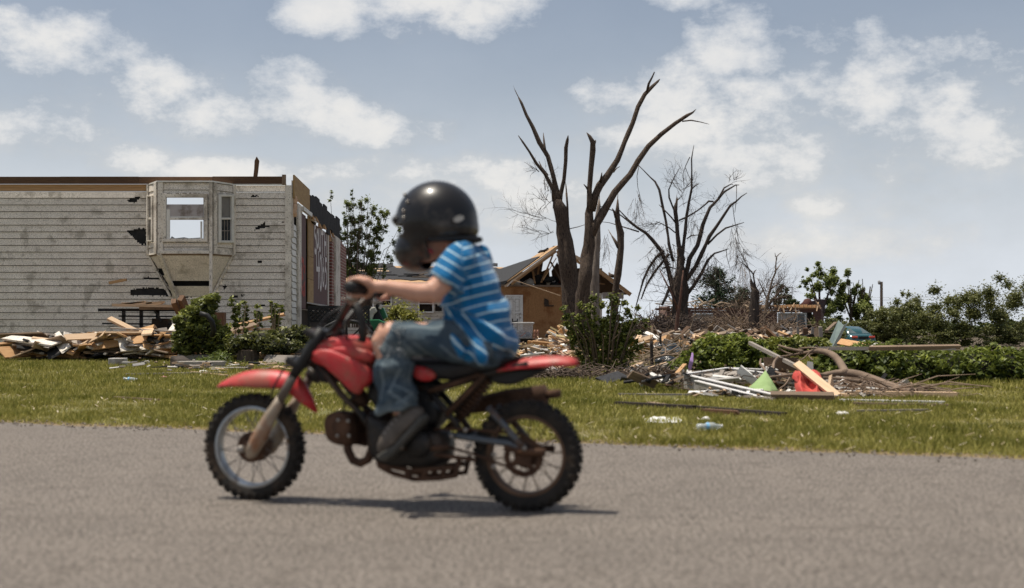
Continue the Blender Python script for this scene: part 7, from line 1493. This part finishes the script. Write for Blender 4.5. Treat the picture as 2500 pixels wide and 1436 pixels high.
def shirt_post(me):
    co = np.zeros(len(me.vertices)*3); me.vertices.foreach_get('co', co); co = co.reshape(-1,3)
    no = np.array([tuple(v.normal) for v in me.vertices]); st = np.zeros(len(co))
    sa, sb = L(1112,634,.12), L(1078,690,.155)
    for i, c in enumerate(co):
        px, py = proj(c); v = Vector(c)
        vv = Vector((c[0], -abs(c[1]), c[2])); d, t_ = seg_dist(vv, sa, sb)
        sleeve = d < .066 and abs(c[1]) > .10 and (px < 1128 or t_ > .3)
        ux, uy = px-1092, py-748; ang = math.atan2(uy, ux)
        # folds
        dd = 0.0
        if sleeve:
            s_ = (py-.58*px)/25.0+.4
            dd += .005*math.sin((px*.5+py*.2)*.16+2*mnoise.noise(v*9))
        else:
            rad = math.hypot(ux, uy)
            low = ang > .36 and py > 748
            if low:
                s_ = (-.87*ux+.00123*ux*ux+.5*uy+.0018*ux*uy)/24+.22*mnoise.noise(v*8)+.3; k = min(1, rad/60)
                dd += .012*k*math.sin(ang*15+1.6*mnoise.noise(v*7))
            else:
                s_ = (py+.27*px)/25.0+.35*mnoise.noise(v*5)
                k = min(1, max(0, (py-640)/120)); dd += .009*k*math.sin((py*.9+px*.25)*.085+3*mnoise.noise(v*6))
                if px < 1150 and py > 690: dd += .010*math.sin((px*.8-py*.5)*.12+2*mnoise.noise(v*8))
        dd += .005*mnoise.noise(v*13)
        st[i] = s_; co[i] = c+no[i]*dd
    me.vertices.foreach_set('co', co.ravel()); at = me.attributes.new('stripe', 'FLOAT', 'POINT'); at.data.foreach_set('value', st)
mb = MB()
limb(mb, [(1122,600,0,27,.055),(1128,616,0,42,.085),(1136,642,0,56,.128),(1146,680,0,64,.132),(1153,720,0,70,.128),(1163,765,0,77,.126),(1176,810,0,78,.150),(1190,842,0,72,.168),(1204,866,0,52,.172),(1212,876,0,34,.168)], 28)
limb(mb, [(1160,800,0,70,.145),(1158,830,0,46,.166),(1172,862,0,28,.170)], 20)
for sg in (1,-1):
    limb(mb, [(1136,622,.07,30,.05),(1124,630,.105,38,.042),(1104,658,.130,40,.046),(1081,692,.155,44,.050)], 22, side=sg)
blob('t_shirt', mb, .0042, 7, shirt_mat(), KID, post=shirt_post)
# --- jeans
M['denim'] = mat('worn_denim', (.040,.062,.082), (.070,.096,.118), scale=7, rough=.9, spec=.1, dirt=(.12,.15,.165), dirtamt=.32, dirtscale=6, bump=.0015, bscale=90, c3=(.035,.05,.07))
def add_wear_lit(m, col, k=.75):
    t = m.node_tree; b = [n for n in t.nodes if n.type == 'BSDF_PRINCIPLED'][0]; src = b.inputs['Base Color'].links[0].from_socket; mx = t.nodes.new('ShaderNodeMix'); mx.data_type = 'RGBA'
    at = t.nodes.new('ShaderNodeAttribute'); at.attribute_name = 'wear_lit'; ml = t.nodes.new('ShaderNodeMath'); ml.operation = 'MULTIPLY'; ml.inputs[1].default_value = k
    t.links.new(at.outputs['Fac'], ml.inputs[0]); t.links.new(ml.outputs[0], mx.inputs[0]); t.links.new(src, mx.inputs[6]); mx.inputs[7].default_value = col; t.links.new(mx.outputs[2], b.inputs['Base Color'])
add_wear_lit(M['denim'], (.22,.27,.29,1), .5)
def denim_post(me):
    co = np.zeros(len(me.vertices)*3); me.vertices.foreach_get('co', co); co = co.reshape(-1,3)
    no = np.array([tuple(v.normal) for v in me.vertices]); wr = np.zeros(len(co))
    for i, c in enumerate(co):
        px, py = proj(c); v = Vector(c); dd = .004*mnoise.noise(v*16)
        if px > 985 and py < 885: dd += .009*math.sin((px*.55-py*.83)*.09+2*mnoise.noise(v*5))*min(1, (px-985)/60)
        else: dd += .009*math.sin((py*.8+px*.5)*.075+3*mnoise.noise(v*7))*(1 if py < 960 else .7)
        if py > 978: dd += .005*math.sin(px*.12+py*.06)
        co[i] = c+no[i]*dd; w = 0.0
        for ln, wd in WEAR_LIT:
            for (a, b) in zip(ln[:-1], ln[1:]):
                d_, _ = seg_dist(Vector((px, py, 0)), Vector((*a, 0)), Vector((*b, 0))); w = max(w, 1-(d_/(wd*(1+.5*mnoise.noise(v*30))))**2)
        if py > 985: w = max(w, (py-985)/22)
        wr[i] = max(0, w)
    me.vertices.foreach_set('co', co.ravel()); at = me.attributes.new('wear_lit', 'FLOAT', 'POINT'); at.data.foreach_set('value', wr)
WEAR_LIT = [([(976,903),(962,930),(951,958),(972,972),(990,986)],5),([(957,938),(985,950),(1004,962)],4),([(1003,962),(985,978),(968,984)],4),([(985,838),(1012,868),(1045,880)],3),([(1010,838),(1040,862),(1075,882)],3),([(1075,842),(1100,862),(1130,876)],2.5),([(975,800),(1010,796),(1080,797)],6),([(925,862),(950,850),(985,858)],5),([(935,880),(932,930),(930,975)],3),([(1000,900),(1004,940)],3)]  # worn scuffs and creases, plus top light painted along the thigh top
mb = MB()
limb(mb, [(1232,872,0,22,.09),(1205,862,0,46,.12),(1180,848,0,50,.128),(1150,842,0,42,.12)], 24)
for sg in (1,-1):
    limb(mb, [(1200,850,.065,46,.068),(1130,836,.092,46,.070),(1060,829,.105,44,.066),(1005,828,.11,44,.062),(978,832,.11,42,.056),(968,842,.11,36,.05)], side=sg)
    limb(mb, [(978,846,.112,36,.05),(962,862,.112,45,.056),(962,900,.112,47,.060),(966,945,.112,47,.060),(968,980,.112,49,.062),(972,1002,.112,50,.064)], side=sg)
blob('jeans', mb, .0045, 4, M['denim'], KID, post=denim_post)
for sg in (1,):                                                      # frayed threads round the torn knee and hem
    mb = MB()
    for k in range(70):
        px = 960+random.uniform(-6,26); py = 786+random.uniform(0,78)
        if random.random() < .5: px = 915+random.uniform(0,75); py = 846+random.gauss(0,9)+(px-915)*.12
        p = L(px, py, .112+random.uniform(.035,.06)); d = Vector((random.uniform(-.014,.01), random.uniform(-.006,.006), random.uniform(-.014,.008)))
        mb.tube([p, p+d*.5+Vector((0,-.003,.002)), p+d], .0012, 4)
    part(mb, 'frayed_threads', mat('cotton_thread', (.50,.50,.48), (.35,.38,.40), rough=.9), KID)
# --- shoes
M['shoe'] = mat('scuffed_leather', (.13,.108,.088), (.06,.05,.042), scale=9, rough=.5, dirt=(.22,.18,.14), dirtamt=.35, dirtscale=12, bump=.001, bscale=40)
for sg in (1,-1):
    sh = empty_part('shoe', KID); fl = lambda mb: [(x,-y,z) for x,y,z in mb.v] if sg < 0 else mb.v
    mb = MB(); puff(mb, [(1000,990),(1022,988),(1038,998),(1040,1012),(1020,1036),(995,1062),(972,1086),(952,1108),(934,1118),(920,1110),(920,1088),(934,1056),(952,1030),(968,1008)], .115, .038, p=2.6, ctr=(978,1052)); mb.v = fl(mb); part(mb, 'upper', M['shoe'], sh)
    mb = MB(); puff(mb, [(1042,1000),(1050,1012),(1044,1026),(1020,1052),(996,1078),(974,1104),(950,1126),(930,1131),(918,1120),(918,1108),(932,1114),(952,1104),(974,1080),(996,1056),(1018,1032),(1036,1010)], .115, .040, p=5, ctr=(983,1078)); mb.v = fl(mb)
    part(mb, 'sole', mat('shoe_rubber', (.05,.05,.045), (.09,.085,.075), rough=.7), sh)
    mb = MB()
    for k in range(5):
        c = L(992-k*9, 1012+k*11, .115); mb.tube([c+Vector((-.012,-.034,0)), c+Vector((-.022,0,.012)), c+Vector((-.012,.034,0))], .003, 6)
    mb.v = fl(mb); part(mb, 'laces', mat('shoe_lace', (.35,.33,.30), rough=.9), sh)
# --- helmet: shell as the outer hull of a dome and a chin bar, opened at the eye port and neck
def helmet():
    c0 = L(1052,562,0); c0.y = 0
    ell = [(L(1066,541,0), 101*PX, .128, 98*PX), (L(1019,613,0), 55*PX, .097, 52*PX), (L(1060,585,0), 66*PX, .118, 62*PX), (L(1090,560,0), 76*PX, .120, 40*PX), (L(984,540,0), 20*PX, .080, 15*PX)]
    n, m_ = 220, 150; vs = np.zeros((m_+1, n, 3))
    for i in range(m_+1):
        ph = math.pi*i/m_
        for k in range(n):
            th = 2*math.pi*k/n; d = Vector((math.sin(ph)*math.cos(th), math.sin(ph)*math.sin(th), math.cos(ph))); acc = 0
            for (c, a, b, e) in ell:
                q = c0-Vector((c.x,0,c.z)); q.y = 0; A = (d.x/a)**2+(d.y/b)**2+(d.z/e)**2; B = 2*(q.x*d.x/a**2+q.z*d.z/e**2); C_ = (q.x/a)**2+(q.z/e)**2-1
                D_ = B*B-4*A*C_
                if D_ > 0: r_ = (-B+math.sqrt(D_))/(2*A); acc += max(r_, 0)**26
            p = c0+d*acc**(1/26.0); vs[i, k] = p
    fs = []
    for i in range(m_):
        for k in range(n):
            k2 = (k+1) % n; c = (vs[i,k]+vs[i+1,k2])/2; px, py = proj(Vector((c[0], 0, c[2]))); y = abs(c[1])
            if px < 1006 and 553 < py < 574+(1003-px)*.1: continue
            if py > 587 and px > 1068: continue
            if py > 640-(px-1040)*.2 and px > 1040: continue
            fs.append((i*n+k, i*n+k2, (i+1)*n+k2, (i+1)*n+k))
    mb = MB(); mb.add(vs.reshape(-1,3), fs)
    m = mat('black_helmet_gloss', (.005,.005,.006), (.010,.009,.009), scale=5, rough=.36, spec=.3, coat=.18, dirt=(.060,.050,.042), dirtamt=.42, dirtscale=7)
    o = part(mb, 'helmet', m, KID)
    bm = bmesh.new(); bm.from_mesh(o.data); bmesh.ops.remove_doubles(bm, verts=bm.verts, dist=1e-5)
    for v in [v for v in bm.verts if not v.link_faces]: bm.verts.remove(v)
    bmesh.ops.recalc_face_normals(bm, faces=bm.faces); bm.to_mesh(o.data); bm.free()
    s_ = o.modifiers.new('s', 'SOLIDIFY'); s_.thickness = .009; s_.offset = -1
    hm = M['black_plastic']
    mb = MB(); limb(mb, [(1172,582,0,9,.05),(1150,590,0,10,.10),(1110,592,0,8,.115),(1078,596,0,8,.10)], 16); 
    rim = []
    for k in range(25):
        a = -math.pi/2+math.pi*k/24; 
        rim.append(Vector((L(1072+98*math.cos(a),588-8*math.cos(a),0).x, .112*math.sin(a), L(1100,590-5*math.cos(a),0).z)))
    mb = MB(); mb.tube(rim, .009, 8); part(mb, 'neck_roll', hm, o)
    for q in ((1020,500),(1012,522),(1013,537),(1005,480)):
        p = L(*q, .0); yy = .128*math.sqrt(max(.05, 1-((q[0]-1066)/103)**2-((q[1]-541)/100)**2)); mb = MB(); mb.sphere((p.x,-yy,p.z), (.006,.004,.006), 10, 6); part(mb, 'snap', M['steel'], o)
    # small pale oval badge
    mb = MB(); cen = (1120,534)
    pts = []
    for k in range(20):
        a = 2*math.pi*k/20; qx, qy = cen[0]+math.cos(a)*13, cen[1]+math.sin(a)*8-math.cos(a)*3
        yy = .128*math.sqrt(max(.05, 1-((qx-1066)/101)**2-((qy-541)/98)**2))+.0015; p = L(qx,qy,yy); pts.append(Vector((p.x,-yy,p.z)))
    mb.prism(pts, (0,-.0015,0)); part(mb, 'badge', mat('pale_badge', (.55,.52,.46), (.25,.24,.22), scale=60, rough=.4), o, smooth=False)
    mb = MB(); limb(mb, [(1048,608,.098,4,.003),(1053,614,.098,5,.003),(1056,620,.096,3,.003)], 8); part(mb, 'chin_strap', mat('red_strap', (.30,.03,.04), (.12,.03,.03), scale=30, rough=.8), o)
    return o
helmet()
